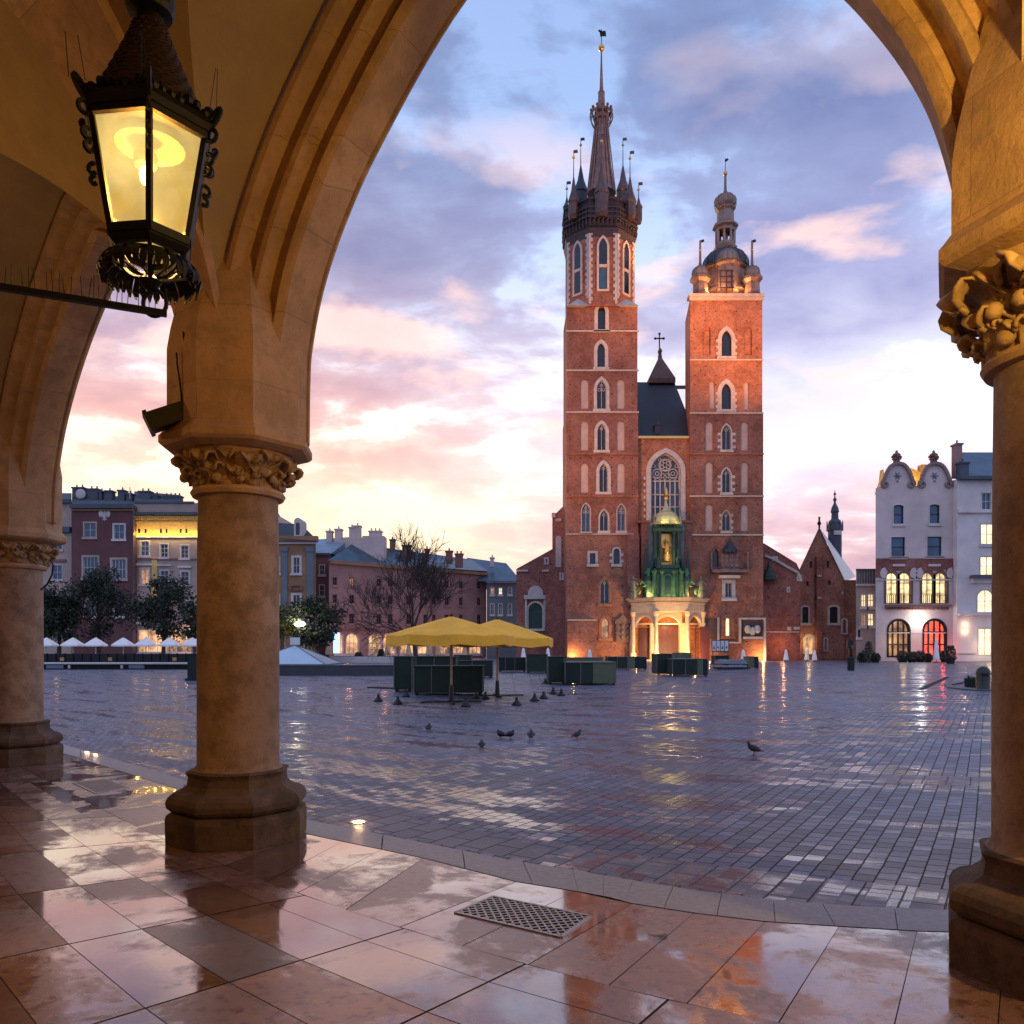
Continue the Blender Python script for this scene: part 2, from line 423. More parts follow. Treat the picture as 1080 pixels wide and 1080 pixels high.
def world():
    w = bpy.data.worlds.new('World'); sc.world = w; w.use_nodes = True; nt = w.node_tree; nt.nodes.clear()
    out = N(nt, 'ShaderNodeOutputWorld'); bg = N(nt, 'ShaderNodeBackground'); L(nt, bg.outputs[0], out.inputs[0])
    tc = N(nt, 'ShaderNodeTexCoord'); d = tc.outputs['Generated']
    sp = N(nt, 'ShaderNodeSeparateXYZ'); L(nt, d, sp.inputs[0]); x, y, z = sp.outputs
    zc = math_n(nt, 'MAXIMUM', z, 0.0)
    def C(r, g, b): return (r, g, b)
    # clear sky behind the clouds
    left = ramp(nt, zc, [(0.0, C(1.0, .62, .28)), (.09, C(1.0, .80, .44)), (.20, C(1.0, .87, .66)), (.30, C(.80, .68, .70)), (.42, C(.50, .58, .80)), (.55, C(.30, .42, .70)), (.8, C(.20, .29, .56))])
    right = ramp(nt, zc, [(0.0, C(.90, .62, .55)), (.10, C(.92, .78, .78)), (.21, C(.90, .86, .94)), (.32, C(.74, .76, .92)), (.44, C(.44, .56, .84)), (.56, C(.28, .40, .68)), (.8, C(.20, .29, .56))])
    az = math_n(nt, 'ADD', math_n(nt, 'MULTIPLY', x, 2.2), .42)
    az = ramp(nt, az, [(.0, 0.0), (1.0, 1.0)])
    base = mix_n(nt, az, left, right)
    # cloud layer projected on a plane overhead
    den = math_n(nt, 'ADD', zc, .22)
    cb = N(nt, 'ShaderNodeCombineXYZ')
    L(nt, math_n(nt, 'DIVIDE', x, den), cb.inputs[0]); L(nt, math_n(nt, 'MULTIPLY', math_n(nt, 'DIVIDE', y, den), 1.25), cb.inputs[1])
    mp = N(nt, 'ShaderNodeMapping'); L(nt, cb.outputs[0], mp.inputs[0]); mp.inputs['Location'].default_value = SKY_OFF
    v = mp.outputs[0]
    n1 = noise(nt, v, 1.7, 10, .54, .35)
    n2 = noise(nt, v, 4.6, 8, .55, .3)
    nn = math_n(nt, 'ADD', math_n(nt, 'MULTIPLY', n1, .66), math_n(nt, 'MULTIPLY', n2, .34))
    mask = ramp(nt, nn, [(.445, 0.0), (.485, .75), (.535, 1.0)])
    ml = ramp(nt, zc, [(0.0, .45), (.10, .45), (.18, .65), (.24, 1.0), (.34, 1.0), (.40, 1.0)])
    mr = ramp(nt, zc, [(0.0, .85), (.14, .95), (.185, .75), (.22, .3), (.28, .55), (.34, 1.0)])
    mask = math_n(nt, 'MULTIPLY', mask, mix_n(nt, az, ml, mr))
    ccol = ramp(nt, zc, [(0.0, C(.74, .40, .36)), (.13, C(.82, .46, .40)), (.24, C(.70, .38, .35)), (.34, C(.44, .32, .42)), (.43, C(.26, .26, .42)), (.55, C(.155, .20, .38)), (.8, C(.16, .21, .38))])
    ccolr = ramp(nt, zc, [(0.0, C(.62, .34, .36)), (.10, C(.58, .36, .42)), (.18, C(.66, .46, .54)), (.30, C(.56, .54, .72)), (.42, C(.30, .32, .54)), (.55, C(.165, .21, .40)), (.8, C(.16, .21, .38))])
    ccol = mix_n(nt, az, ccol, ccolr)
    thick = ramp(nt, nn, [(.54, 0.0), (.64, .8)])
    ccol = mix_n(nt, thick, ccol, mix_n(nt, 1.0, ccol, (.66, .66, .80), 'MULTIPLY'))
    sky = mix_n(nt, mask, base, ccol)
    # sun-warmed pink puffs on the cloud edges
    mp2 = N(nt, 'ShaderNodeMapping'); L(nt, cb.outputs[0], mp2.inputs[0]); mp2.inputs['Location'].default_value = (3.1, 1.7, 0)
    n3 = noise(nt, mp2.outputs[0], 2.6, 7, .5, .2)
    hl = ramp(nt, n3, [(.54, 0.0), (.62, .85)])
    hz = ramp(nt, zc, [(.1, 0.0), (.26, .8), (.45, .8), (.55, .2)])
    sky = mix_n(nt, math_n(nt, 'MULTIPLY', hl, hz), sky, (.98, .66, .58))
    # behind the viewer the western sky is still plain blue dusk
    bk = ramp(nt, math_n(nt, 'ADD', y, .5), [(.35, 1.0), (.75, 0.0)])
    sky = mix_n(nt, bk, sky, mix_n(nt, ramp(nt, nn, [(.45, 0.0), (.6, 1.0)]), (.40, .50, .86), (.44, .44, .64)))
    # a little of the physical sky over everything
    ns = N(nt, 'ShaderNodeTexSky', sky_type='NISHITA'); ns.sun_disc = False
    ns.sun_elevation = R(2); ns.sun_rotation = R(-18)
    a = N(nt, 'ShaderNodeMix', data_type='RGBA', blend_type='ADD'); a.inputs[0].default_value = .012
    L(nt, sky, a.inputs[6]); L(nt, ns.outputs[0], a.inputs[7])
    # the western half of the sky, behind the viewer, is an even pale blue dusk
    L(nt, a.outputs[2], bg.inputs['Color']); bg.inputs['Strength'].default_value = SKY_STR
world()
sd = bpy.data.lights.new('sun', 'SUN'); sd.energy = .5; sd.angle = R(10); sd.color = (1, .72, .5)
so = bpy.data.objects.new('sun', sd); col.objects.link(so)
so.rotation_euler = Vector((.31, -.95, -.06)).to_track_quat('-Z', 'Y').to_euler()
def lamp(kind, loc, e, c=(1, .62, .28), tgt=None, size=.2, spot=60, blend=.6):
    d = bpy.data.lights.new('lamp_light', kind); d.energy = e; d.color = c
    if kind == 'SPOT': d.spot_size = R(spot); d.spot_blend = blend; d.shadow_soft_size = size
    elif kind == 'AREA': d.size = size
    else: d.shadow_soft_size = size
    o = bpy.data.objects.new('lamp_light', d); col.objects.link(o); o.location = loc
    if tgt is not None: o.rotation_euler = (Vector(tgt)-Vector(loc)).to_track_quat('-Z', 'Y').to_euler()
    return o

# ================================================================ ground of the square
def slope(x):   # the rows of setts swing round gently along the arcade
    xs = [-60, -4, -2, 0, 2, 4, 8, 80]; a = [-44, -43, -42, -37, -25, -14, -9, -8]
    return math.tan(R(float(np.interp(x, xs, a))))
_fx = np.linspace(-400, 400, 8001); _sl = np.convolve([slope(x) for x in np.linspace(-402.5, 402.5, 8051)], np.ones(51)/51, 'valid')[:8001]; _fy = np.cumsum(_sl*(_fx[1]-_fx[0]))
def warp(x, y):
    v = y-float(np.interp(x, _fx, _fy)); ang = R(54.5+4.5*math.tanh((x+.5)/6))
    return x*math.sin(ang)-y*math.cos(ang), v*.86
def grid_sheet(name, xs, ys, z, mat):
    me = bpy.data.meshes.new(name); nx = len(xs)
    me.from_pydata([(x, y, z) for y in ys for x in xs], [], [(j*nx+i, j*nx+i+1, (j+1)*nx+i+1, (j+1)*nx+i) for j in range(len(ys)-1) for i in range(nx-1)])
    uv = me.uv_layers.new(name='UVMap'); vs = [warp(v.co.x, v.co.y) for v in me.vertices]
    for l in me.loops: uv.data[l.index].uv = vs[l.vertex_index]
    me.materials.append(mat); o = bpy.data.objects.new(name, me); col.objects.link(o); return o
def setts_mat():
    m, nt, b = nm('wet_granite_setts'); uv = N(nt, 'ShaderNodeUVMap'); uv.uv_map = 'UVMap'; p = geo_pos(nt)
    s = N(nt, 'ShaderNodeSeparateXYZ'); L(nt, uv.outputs[0], s.inputs[0]); u, v = s.outputs[0], s.outputs[1]
    wob = math_n(nt, 'MULTIPLY', math_n(nt, 'SUBTRACT', noise(nt, p, 2.3, 3), .5), .014)
    cb = N(nt, 'ShaderNodeCombineXYZ'); L(nt, math_n(nt, 'ADD', v, wob), cb.inputs[0]); L(nt, math_n(nt, 'ADD', u, wob), cb.inputs[1])
    t = N(nt, 'ShaderNodeTexBrick'); L(nt, cb.outputs[0], t.inputs['Vector']); t.inputs['Scale'].default_value = 1
    t.inputs['Brick Width'].default_value = .172; t.inputs['Row Height'].default_value = .148
    t.inputs['Mortar Size'].default_value = .007; t.inputs['Mortar Smooth'].default_value = .35
    t.inputs['Color1'].default_value = (.20, .24, .35, 1); t.inputs['Color2'].default_value = (.075, .092, .145, 1)  # reflected sky blue put into the sett colours; the granite is greyer
    t.inputs['Mortar'].default_value = (.04, .042, .056, 1)
    # bands of larger smooth flags across the square
    t2 = N(nt, 'ShaderNodeTexBrick'); L(nt, cb.outputs[0], t2.inputs['Vector']); t2.inputs['Scale'].default_value = 1
    t2.inputs['Brick Width'].default_value = .42; t2.inputs['Row Height'].default_value = .27; t2.inputs['Mortar Size'].default_value = .008
    t2.inputs['Color1'].default_value = (.17, .17, .23, 1); t2.inputs['Color2'].default_value = (.11, .115, .17, 1); t2.inputs['Mortar'].default_value = (.03, .03, .035, 1)
    fr = math_n(nt, 'FRACT', math_n(nt, 'DIVIDE', math_n(nt, 'ADD', v, 1.55), 4.9))
    band = math_n(nt, 'LESS_THAN', fr, .13)
    bu = math_n(nt, 'LESS_THAN', math_n(nt, 'FRACT', math_n(nt, 'DIVIDE', math_n(nt, 'ADD', u, .4), 5.6)), .10)
    far = math_n(nt, 'GREATER_THAN', v, 5.5)
    band = math_n(nt, 'MAXIMUM', band, math_n(nt, 'MULTIPLY', bu, far))
    c = mix_n(nt, band, t.outputs['Color'], t2.outputs['Color'])
    h = math_n(nt, 'ADD', math_n(nt, 'MULTIPLY', t.outputs['Fac'], math_n(nt, 'SUBTRACT', 1.0, band)), math_n(nt, 'MULTIPLY', t2.outputs['Fac'], math_n(nt, 'MULTIPLY', band, .7)))
    f = noise(nt, p, .55, 7, .6)
    c = mix_n(nt, ramp(nt, f, [(.38, .5), (.6, 0.0)]), c, (.05, .055, .085))
    rust = ramp(nt, noise(nt, p, .42, 5, .6), [(.66, 0.0), (.72, .45)])
    c = mix_n(nt, rust, c, (.22, .12, .08))
    g = noise(nt, p, 60, 3, .7); c = mix_n(nt, ramp(nt, g, [(.35, .35), (.6, 0.0)]), c, (.04, .04, .05))
    L(nt, c, b.inputs['Base Color'])
    # puddles follow the rows: long thin patches
    mp = N(nt, 'ShaderNodeMapping'); L(nt, uv.outputs[0], mp.inputs[0]); mp.inputs['Scale'].default_value = (.30, 1.25, 1)
    pu = noise(nt, mp.outputs[0], 1.0, 7, .62, .2)
    sr = N(nt, 'ShaderNodeRGBToBW'); L(nt, t.outputs['Color'], sr.inputs[0]); srv = math_n(nt, 'MULTIPLY', math_n(nt, 'SUBTRACT', sr.outputs[0], .10), .9)
    pu = math_n(nt, 'ADD', pu, srv)
    wet = ramp(nt, pu, [(.56, 0.0), (.63, 1.0)])
    r = mix_n(nt, wet, mix_n(nt, f, (.40, .40, .40), (.58, .58, .58)), (.13, .13, .13))
    r = mix_n(nt, h, r, (.75, .75, .75))
    L(nt, r, b.inputs['Roughness']); L(nt, mix_n(nt, h, mix_n(nt, wet, (.62, .62, .62), (1, 1, 1)), (.02, .02, .02)), b.inputs['Specular IOR Level'])
    hh = math_n(nt, 'ADD', math_n(nt, 'MULTIPLY', h, -1.0), math_n(nt, 'MULTIPLY', noise(nt, p, 6.5, 7, .72), 1.1))
    hh = math_n(nt, 'ADD', hh, math_n(nt, 'MULTIPLY', g, .15))
    n = N(nt, 'ShaderNodeBump'); n.inputs['Distance'].default_value = .016
    L(nt, mix_n(nt, wet, (.95, .95, .95), (.12, .12, .12)), n.inputs['Strength']); L(nt, hh, n.inputs['Height']); L(nt, n.outputs[0], b.inputs['Normal'])
    return m
xs = sorted(set([-3000, -1200, -400, -200, -120]+[x*4 for x in range(-20, 21)]+[round(x*.2, 2) for x in range(-60, 61)]+[120, 200, 400, 1200, 3000]))
ys = sorted(set([-3000, -800, -200, -60, -30, -15]+[round(-8+y*.5, 2) for y in range(0, 70)]+[28, 32, 38, 46, 56, 70, 90, 115, 150, 200, 320, 700, 1500, 3000, 6000]))
kw(grid_sheet('square_ground', xs, ys, -.045, setts_mat()), kind='structure')

# ---- arcade pavement: slabs laid out from traced joints
nodes = [(3.68,1,153,1060),(2.68,1,238,1038),(1.68,1,315,1013),(.68,1,382,992),(0,1,422,978),(1.68,2,452,1078),(.68,2,520,1040),(0,2,557,1018),
 (0,3,722,1062),(.68,3,707,1080),(3.68,0,75,992),(2.68,0,147,979),(1.68,0,213,964),(.68,0,283,951),(0,0,315,941),
 (2.68,-1,90,935),(1.68,-1,147,924),(.68,-1,187,919),(2.68,-2,40,903),(1.68,-2,95,897),(.68,-2,150,888)]
A_ = []; B_ = []
nodes += [(0,3.75,823,1078),(0,4.55,937,1098)]
for a, b, px, py in nodes:
    g = G(px, py); w_ = 1.0 if b > -1 else .5
    A_.append([w_*q for q in (1, a, b, a*b, b*b)]); B_.append([w_*g.x, w_*g.y])
cf, *_ = np.linalg.lstsq(np.array(A_), np.array(B_), rcond=None)
def node(a, b):
    bb = max(b, -3.0); aa = min(a, 5)
    q = np.array([1, aa, bb, aa*bb, bb*bb])@cf
    q = q+(b-bb)*(cf[2]+aa*cf[3]+2*bb*cf[4])+(a-aa)*(cf[1]+bb*cf[3])
    return Vector((q[0], q[1], 0))
def slab_mat():
    m, nt, b = nm('wet_polished_slabs'); p = geo_pos(nt)
    at = N(nt, 'ShaderNodeAttribute', attribute_name='tone'); tone = at.outputs['Fac']
    c = ramp(nt, tone, [(0, (.13, .07, .057)), (.4, (.22, .122, .098)), (.8, (.28, .165, .135)), (1, (.09, .085, .10))])
    f = noise(nt, p, 2.2, 8, .65, .4)
    c = mix_n(nt, ramp(nt, f, [(.35, .55), (.6, 0.0)]), c, (.17, .10, .085))
    f2 = noise(nt, p, 14, 6, .7); c = mix_n(nt, ramp(nt, f2, [(.38, .7), (.48, 0.0)]), c, (.06, .035, .03))
    f5 = noise(nt, p, 3.1, 9, .75, .8); c = mix_n(nt, ramp(nt, f5, [(.56, 0.0), (.66, .5)]), c, (.34, .25, .21))
    grit = noise(nt, p, 55, 2, .5); gm = ramp(nt, grit, [(.69, 0.0), (.72, .9)])
    c = mix_n(nt, gm, c, (.03, .02, .02))
    L(nt, c, b.inputs['Base Color'])
    w = math_n(nt, 'ADD', noise(nt, p, 1.25, 9, .66, .6), math_n(nt, 'MULTIPLY', math_n(nt, 'SUBTRACT', tone, .45), -.16)); wf = noise(nt, p, 9, 6, .7)
    w = math_n(nt, 'ADD', w, math_n(nt, 'MULTIPLY', math_n(nt, 'SUBTRACT', wf, .5), .22))
    film = ramp(nt, w, [(.44, 0.0), (.50, .55), (.55, 1.0)])      # standing film of water
    r = mix_n(nt, film, mix_n(nt, f, (.32, .32, .32), (.48, .48, .48)), (.07, .07, .07))
    L(nt, r, b.inputs['Roughness']); b.inputs['Specular IOR Level'].default_value = .6
    L(nt, mix_n(nt, film, (.35, .35, .35), (1, 1, 1)), b.inputs['Coat Weight']); L(nt, mix_n(nt, film, (.28, .28, .28), (.05, .05, .05)), b.inputs['Coat Roughness']); b.inputs['Coat IOR'].default_value = 1.75
    hh = math_n(nt, 'ADD', math_n(nt, 'MULTIPLY', f2, .5), noise(nt, p, 5, 4, .6))
    n = N(nt, 'ShaderNodeBump'); n.inputs['Distance'].default_value = .004
    L(nt, mix_n(nt, film, (.8, .8, .8), (.16, .16, .16)), n.inputs['Strength']); L(nt, hh, n.inputs['Height']); L(nt, n.outputs[0], b.inputs['Normal'])
    return m
curb_in = [G(*q) for q in ((-260, 748), (-120, 763), (-10, 779), (62, 793), (190, 833), (325, 880), (447, 905), (545, 930), (607, 940), (640, 946), (667, 953), (732, 963), (807, 972), (885, 977), (967, 982), (1060, 985), (1200, 984), (1400, 978))]
curb_out = [G(*q) for q in ((-260, 742), (-120, 756), (-10, 770), (62, 783), (190, 820), (325, 864), (450, 888), (533, 905), (600, 915), (640, 922), (680, 929), (740, 938), (807, 946), (870, 952), (967, 957), (1060, 959), (1200, 958), (1400, 953))]
def along(poly, t):
    n = len(poly)-1; i = min(int(t*n), n-1); return poly[i].lerp(poly[i+1], t*n-i)
slabs = []; tones = []
rt = random.Random(5)
def slab(q, tone=None):
    c = sum(q, Vector())/len(q); g = .0052
    slabs.append([p+(c-p).normalized()*g*1.4 for p in q]); tones.append(rt.random()*.85 if tone is None else tone)
rows = [0, .68]+[1.68+k for k in range(26)]
for i in range(len(rows)-1):
    for b in range(-16, 12):
        tone = 1.0 if (i, b) in ((2, 0), (7, -3)) else None
        if i > 4 and (i+b) % 3 == 0:
            m0 = b+.5
            slab([node(rows[i], b), node(rows[i], m0), node(rows[i+1], m0), node(rows[i+1], b)], tone)
            slab([node(rows[i], m0), node(rows[i], b+1), node(rows[i+1], b+1), node(rows[i+1], m0)], tone)
        else: slab([node(rows[i], b), node(rows[i], b+1), node(rows[i+1], b+1), node(rows[i+1], b)], tone)
# strip between the first joint and the kerb
pairs = [((243,912),(325,880)),((285,929),(362,887)),((322,940),(403,896)),((368,958),(447,905)),((422,978),(545,930)),((487,997),(607,940)),((557,1018),(667,953)),
         ((640,1040),(732,963)),((722,1060),(807,972)),((823,1078),(885,977)),((937,1080),(967,982)),((1040,1098),(1060,985)),((1200,1110),(1200,984)),((1500,1110),(1400,978))]
def snapT(p): return min((( (node(0, t/50)-p).length, t/50) for t in range(-200, 500)))[1]
pt_ = [(snapT(G(*a)), G(*b)) for a, b in pairs]
prevA, prevB = node(0, pt_[0][0]), pt_[0][1]
for k in range(1, 15):
    a = node(0, -.7-k*.62); dv = Vector((.66, .75, 0)); t = 0
    best = None
    for i in range(len(curb_in)-1):
        for f in range(12):
            c = curb_in[i].lerp(curb_in[i+1], f/12); e = abs((c-a).cross(dv).z)
            if (c-a).dot(dv) > 0 and (best is None or e < best[0]): best = (e, c)
    if best is None or best[0] > .6: break
    slab([a, prevA, prevB, best[1]]); prevA, prevB = a, best[1]
for (a, b), (c, d) in zip(pt_, pt_[1:]): slab([node(0, a+(c-a)*i/4) for i in range(5)]+[d, b])
me = bpy.data.meshes.new('arcade_pavement')
fs_ = []; n0 = 0
for s in slabs: fs_.append(tuple(range(n0, n0+len(s)))); n0 += len(s)
me.from_pydata([tuple(p) for s in slabs for p in s], [], fs_)
at = me.attributes.new('tone', 'FLOAT', 'FACE')
for i, t in enumerate(tones): at.data[i].value = t
me.materials.append(slab_mat()); me.validate()
o = bpy.data.objects.new('arcade_pavement', me); col.objects.link(o); kw(o, kind='structure')
# dark bedding under the slabs
bed = MB(); out_ = [tuple(p.xy)+(-.006,) for p in curb_in]+[(16, -14, -.006), (-24, -14, -.006)]
tr = tessellate_polygon([[Vector(p) for p in out_]]); bed.add(out_, [tuple(t) for t in tr])
kw(bed.build('pavement_bedding', plain('joint_dirt', (.035, .022, .018), .7, var=.3, scale=20)), kind='structure')
# granite kerb in long stones
kb = MB(); n_ = 300
def kpt(poly, t): return along(poly, t)
segs = 7
for s_ in range(segs*3):
    t0 = (s_)/(segs*3); t1 = (s_+1)/(segs*3)-.0006
    for j in range(6):
        a = t0+(t1-t0)*j/6; b_ = t0+(t1-t0)*(j+1)/6
        i0, i1, o0, o1 = kpt(curb_in, a), kpt(curb_in, b_), kpt(curb_out, a), kpt(curb_out, b_)
        z = .003
        m0 = o0.lerp(i0, .06); m1 = o1.lerp(i1, .06)
        kb.add([(i0.x, i0.y, z), (i1.x, i1.y, z), (m1.x, m1.y, z-.004), (m0.x, m0.y, z-.004), (o0.x, o0.y, -.022), (o1.x, o1.y, -.022), (o0.x, o0.y, -.07), (o1.x, o1.y, -.07)],
               [(0, 1, 2, 3), (3, 2, 5, 4), (4, 5, 7, 6)])
kw(kb.build('kerb', M['granite']), kind='structure')

# ================================================================ arcade
P1 = Vector((-2.33, 6.95, 0)); P0 = Vector((-6.96, 11.45, 0)); P2 = Vector((2.78, 4.05, 0)); P3 = Vector((8.0, 2.1, 0))
SHR = .352; ZA = 2.93; ZC = 3.30
def octa(mb, c, prof, rot, n=8):
    k = 1/math.cos(PI/8); mb.lathe(c.x, c.y, [(r*k, z) for r, z in prof], n=8, ph=rot)
def leaf(mb, c, th, r0, z0, sz, curl=1.0, rr=None):
    """a fat curled leaf growing up the bell and rolling outward"""
    e = Vector((math.cos(th), math.sin(th), 0)); tn = Vector((-e.y, e.x, 0)); nu = 11; nv = 6; g = []
    for i in range(nu+1):
        t = i/nu
        if t < .5: rad = r0+.03*sz*t; z = z0+sz*t*1.25
        else:
            a = (t-.5)*2*PI*1.25*curl; q = sz*.26*(1-.45*(t-.5)*2)
            rad = r0+.03*sz+q*(1-math.cos(a))*1.0; z = z0+sz*.625+q*math.sin(a)
        w = sz*(.18+.62*math.sin(PI*min(1, t*1.02))**.8)*(1+.16*math.sin(t*22+th*3))
        row = []
        for j in range(nv+1):
            s_ = j/nv-.5; cup = -abs(s_)*.35*sz*(1 if t < .5 else -1)+.05*sz*math.cos(s_*14)
            p = c+e*(rad+cup)+tn*(s_*w)+Vector((0, 0, z+.06*sz*math.cos(s_*9+th)))
            row.append(tuple(p))
        g += row
    k = nv+1; base = [(i*k+j, i*k+j+1, (i+1)*k+j+1, (i+1)*k+j) for i in range(nu) for j in range(nv)]
    mb.add(g, base)
def make_column(c, rot, label, seed, ZA=2.90, H=.36, SHR=.335):
    t = thing('arcade_column', label, 'column', tuple(c), group='columns of the arcade')
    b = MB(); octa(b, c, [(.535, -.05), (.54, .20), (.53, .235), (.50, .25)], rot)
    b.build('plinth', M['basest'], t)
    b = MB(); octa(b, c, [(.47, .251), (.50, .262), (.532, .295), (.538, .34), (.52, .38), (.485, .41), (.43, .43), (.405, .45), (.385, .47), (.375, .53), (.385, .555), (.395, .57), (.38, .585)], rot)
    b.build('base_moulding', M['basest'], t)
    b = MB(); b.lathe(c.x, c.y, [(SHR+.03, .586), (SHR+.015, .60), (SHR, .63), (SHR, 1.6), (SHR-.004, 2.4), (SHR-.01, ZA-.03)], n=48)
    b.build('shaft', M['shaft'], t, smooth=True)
    k = H/.36
    cp = MB(); cp.lathe(c.x, c.y, [(SHR-.01, ZA-.035), (SHR+.035, ZA-.03), (SHR+.052, ZA), (SHR+.035, ZA+.028), (SHR+.0, ZA+.035), (SHR+.0, ZA+.10*k), (SHR+.03, ZA+.2*k), (SHR+.08, ZA+.29*k), (SHR+.13, ZA+.345*k)], n=48)
    cap = cp.build('capital', M['stone'], t, smooth=True)
    lf = MB(); rr = random.Random(seed)
    for q_ in range(8):
        corner = rot+q_*PI/4; th = corner+PI/8
        leaf(lf, c, corner, SHR+.045, ZA+.06*k, (.245+.03*rr.random())*k, 1.05)
        leaf(lf, c, corner+rr.uniform(.1, .2), SHR+.03, ZA+.03, (.17+.03*rr.random())*k**.6, 1.1)
        leaf(lf, c, th, SHR+.015, ZA+.12*k, (.20+.03*rr.random())*k, 1.0)
        leaf(lf, c, th+rr.uniform(-.12, .12), SHR+.01, ZA+.03, .13+.04*rr.random(), 1.1)
        for q in range(8):
            a = corner+rr.uniform(-.38, .38); ra = SHR+rr.uniform(.03, .10); z = ZA+rr.uniform(.06, .27)*k
            if q < 5: leaf(lf, c, a, ra-.04, z-.04, .07+.06*rr.random(), 1.1)
            else: lf.ball((c.x+ra*math.cos(a), c.y+ra*math.sin(a), z), .018+.02*rr.random(), 8)
    lo = lf.build('leaf_carving', M['carve'], cap, smooth='all')
    md = lo.modifiers.new('thick', 'SOLIDIFY'); md.thickness = .016; md.offset = 0
    zt = ZA+H
    b = MB(); octa(b, c, [(.46, zt-.035), (.56, zt-.005), (.585, zt+.02), (.585, zt+.075), (.565, zt+.10), (.53, zt+.15)], rot)
    b.build('abacus', M['stone'], t)
    b = MB(); octa(b, c, [(.525, zt+.12), (.525, 4.05), (.50, 4.22), (.44, 4.5), (.30, 5.1)], rot)
    b.build('pier', M['stone'], t)
    return t
make_column(P1, R(-38+22.5), 'stone column of the arcade in the middle, whole from base to leafy capital, below the lantern', 1)
make_column(P0, R(-45+22.5), 'farthest stone column of the arcade, at the left edge with its base by two ground lamps', 2, ZA=2.74, H=.36)
make_column(P2, R(-28+22.5), 'nearest stone column, cut by the right edge, with a golden lit capital', 3, ZA=3.03, H=.50, SHR=.345)
make_column(P3, R(-20+22.5), 'stone column of the arcade beyond the right edge', 4, ZA=3.03, H=.5)

def catmull(pts, n=10):
    out = []; p = [pts[0]]+pts+[pts[-1]]
    for i in range(1, len(p)-2):
        for k in range(n):
            t = k/n; a, b, c, d = [Vector(q) for q in p[i-1:i+3]]
            out.append(.5*((2*b)+(c-a)*t+(2*a-5*b+4*c-d)*t*t+(3*b-a-3*c+d)*t**3))
    out.append(Vector(p[-2])); return out
def arch_curve(half, ctrl):
    """ctrl: (s,z) from the jamb to the apex at s=half -> symmetrical list of (s,z)"""
    c = catmull([Vector(q) for q in ctrl], 8)
    full = c+[Vector((2*half-q.x, q.y)) for q in reversed(c[:-1])]
    return full
def offset_curve(c, g, half):
    out = []
    n = len(c)
    for i in range(n//2+1):
        a = c[max(i-1, 0)]; b = c[min(i+1, n//2)]
        d = (b-a).normalized(); out.append(c[i]+Vector((-d.y, d.x))*g)
    # clip at the axis
    res = []
    for q in out:
        if q.x > half:
            a = res[-1]; t = (half-a.x)/(q.x-a.x) if q.x != a.x else 0; res.append(a+(q-a)*t); break
        res.append(q)
    else: res[-1] = Vector((half, res[-1].y))
    while len(res) < n//2+1: res.append(Vector(res[-1]))
    return res+[Vector((2*half-q.x, q.y)) for q in reversed(res[:-1])]
PROF = [(1.5, -.35), (.17, -.35), (.15, -.375), (.10, -.39), (.05, -.38), (.03, -.345), (.06, -.325), (.045, -.305), (0, -.28), (0, .03), (.02, .06), (.055, .085), (.075, .06), (.09, .02), (.14, .015), (.165, .06), (.165, .15), (.19, .19), (.235, .205), (.255, .17), (.27, .12), (.32, .115), (.345, .16), (.345, .27), (.375, .32), (.42, .335), (.45, .30), (.50, .30), (.52, .36), (1.5, .43)]
def build_arch(Pa, Pb, ctrl, label):
    d = (Pb-Pa); Lg = d.length; d = d.normalized(); n = Vector((d.y, -d.x, 0))
    if n.dot(-Pa) < 0: n = -n
    J = .50; half = Lg/2-J; c = arch_curve(half, ctrl)
    t = thing('arch', label, 'arch', tuple(Pa+d*J), group='pointed arches of the arcade')
    def w(q, dd): p = Pa+d*(q.x+J)+n*dd; return (p.x, p.y, q.y)
    curves = [offset_curve(c, o, half) if o > 0 else c for o, _ in PROF]
    m = len(c)
    def sweep(i0, i1, name, mat):
        mb = MB(); vs = []
        for k in range(i0, i1+1): vs += [w(q, PROF[k][1]) for q in curves[k]]
        fs = [(k*m+i, k*m+i+1, (k+1)*m+i+1, (k+1)*m+i) for k in range(i1-i0) for i in range(m-1)]
        mb.add(vs, fs); mb.build(name, mat, t, smooth=True)
    sweep(1, 8, 'outer_moulding', M['stone']); sweep(8, 9, 'soffit', M['stone']); sweep(9, len(PROF)-2, 'inner_moulding', M['stone'])
    # solid spandrel wall above, both faces
    mb = MB(); top = 9.2
    for k in (0, 26):
        cc = curves[1] if k == 0 else curves[-2]; dd = PROF[1][1] if k == 0 else .43
        vs = [w(q, dd) for q in cc]+[w(Vector((q.x, top)), dd) for q in cc]; mb.add(vs, [(i, i+1, m+i+1, m+i) for i in range(m-1)])
        for s0, s1 in ((-J-.05, cc[0].x), (cc[-1].x, 2*half+J+.05)):
            mb.add([w(Vector((s0, 5.05)), dd), w(Vector((s1, 5.05)), dd), w(Vector((s1, top)), dd), w(Vector((s0, top)), dd)], [(0, 1, 2, 3)])
            if abs(s1-s0) > J+.06 or True:
                pass
    mb.add([w(Vector((-J, top)), -.35), w(Vector((2*half+J, top)), -.35), w(Vector((2*half+J, top)), 1.0), w(Vector((-J, top)), 1.0)], [(0, 1, 2, 3)])
    mb.build('spandrel_wall', M['stone'], t)
    return dict(Pa=Pa, Pb=Pb, d=d, n=n, L=Lg, J=J, half=half, c=c)
ctrl1 = [(0, 3.35), (.01, 3.9), (.04, 4.2), (.174, 4.68), (.42, 5.18), (.76, 5.68), (1.45, 6.45), (2.375, 7.12)]
ctrl0 = [(0, 3.35), (.03, 3.8), (.16, 4.15), (.42, 4.60), (.85, 5.08), (1.45, 5.56), (2.19, 6.0), (2.693, 6.24)]
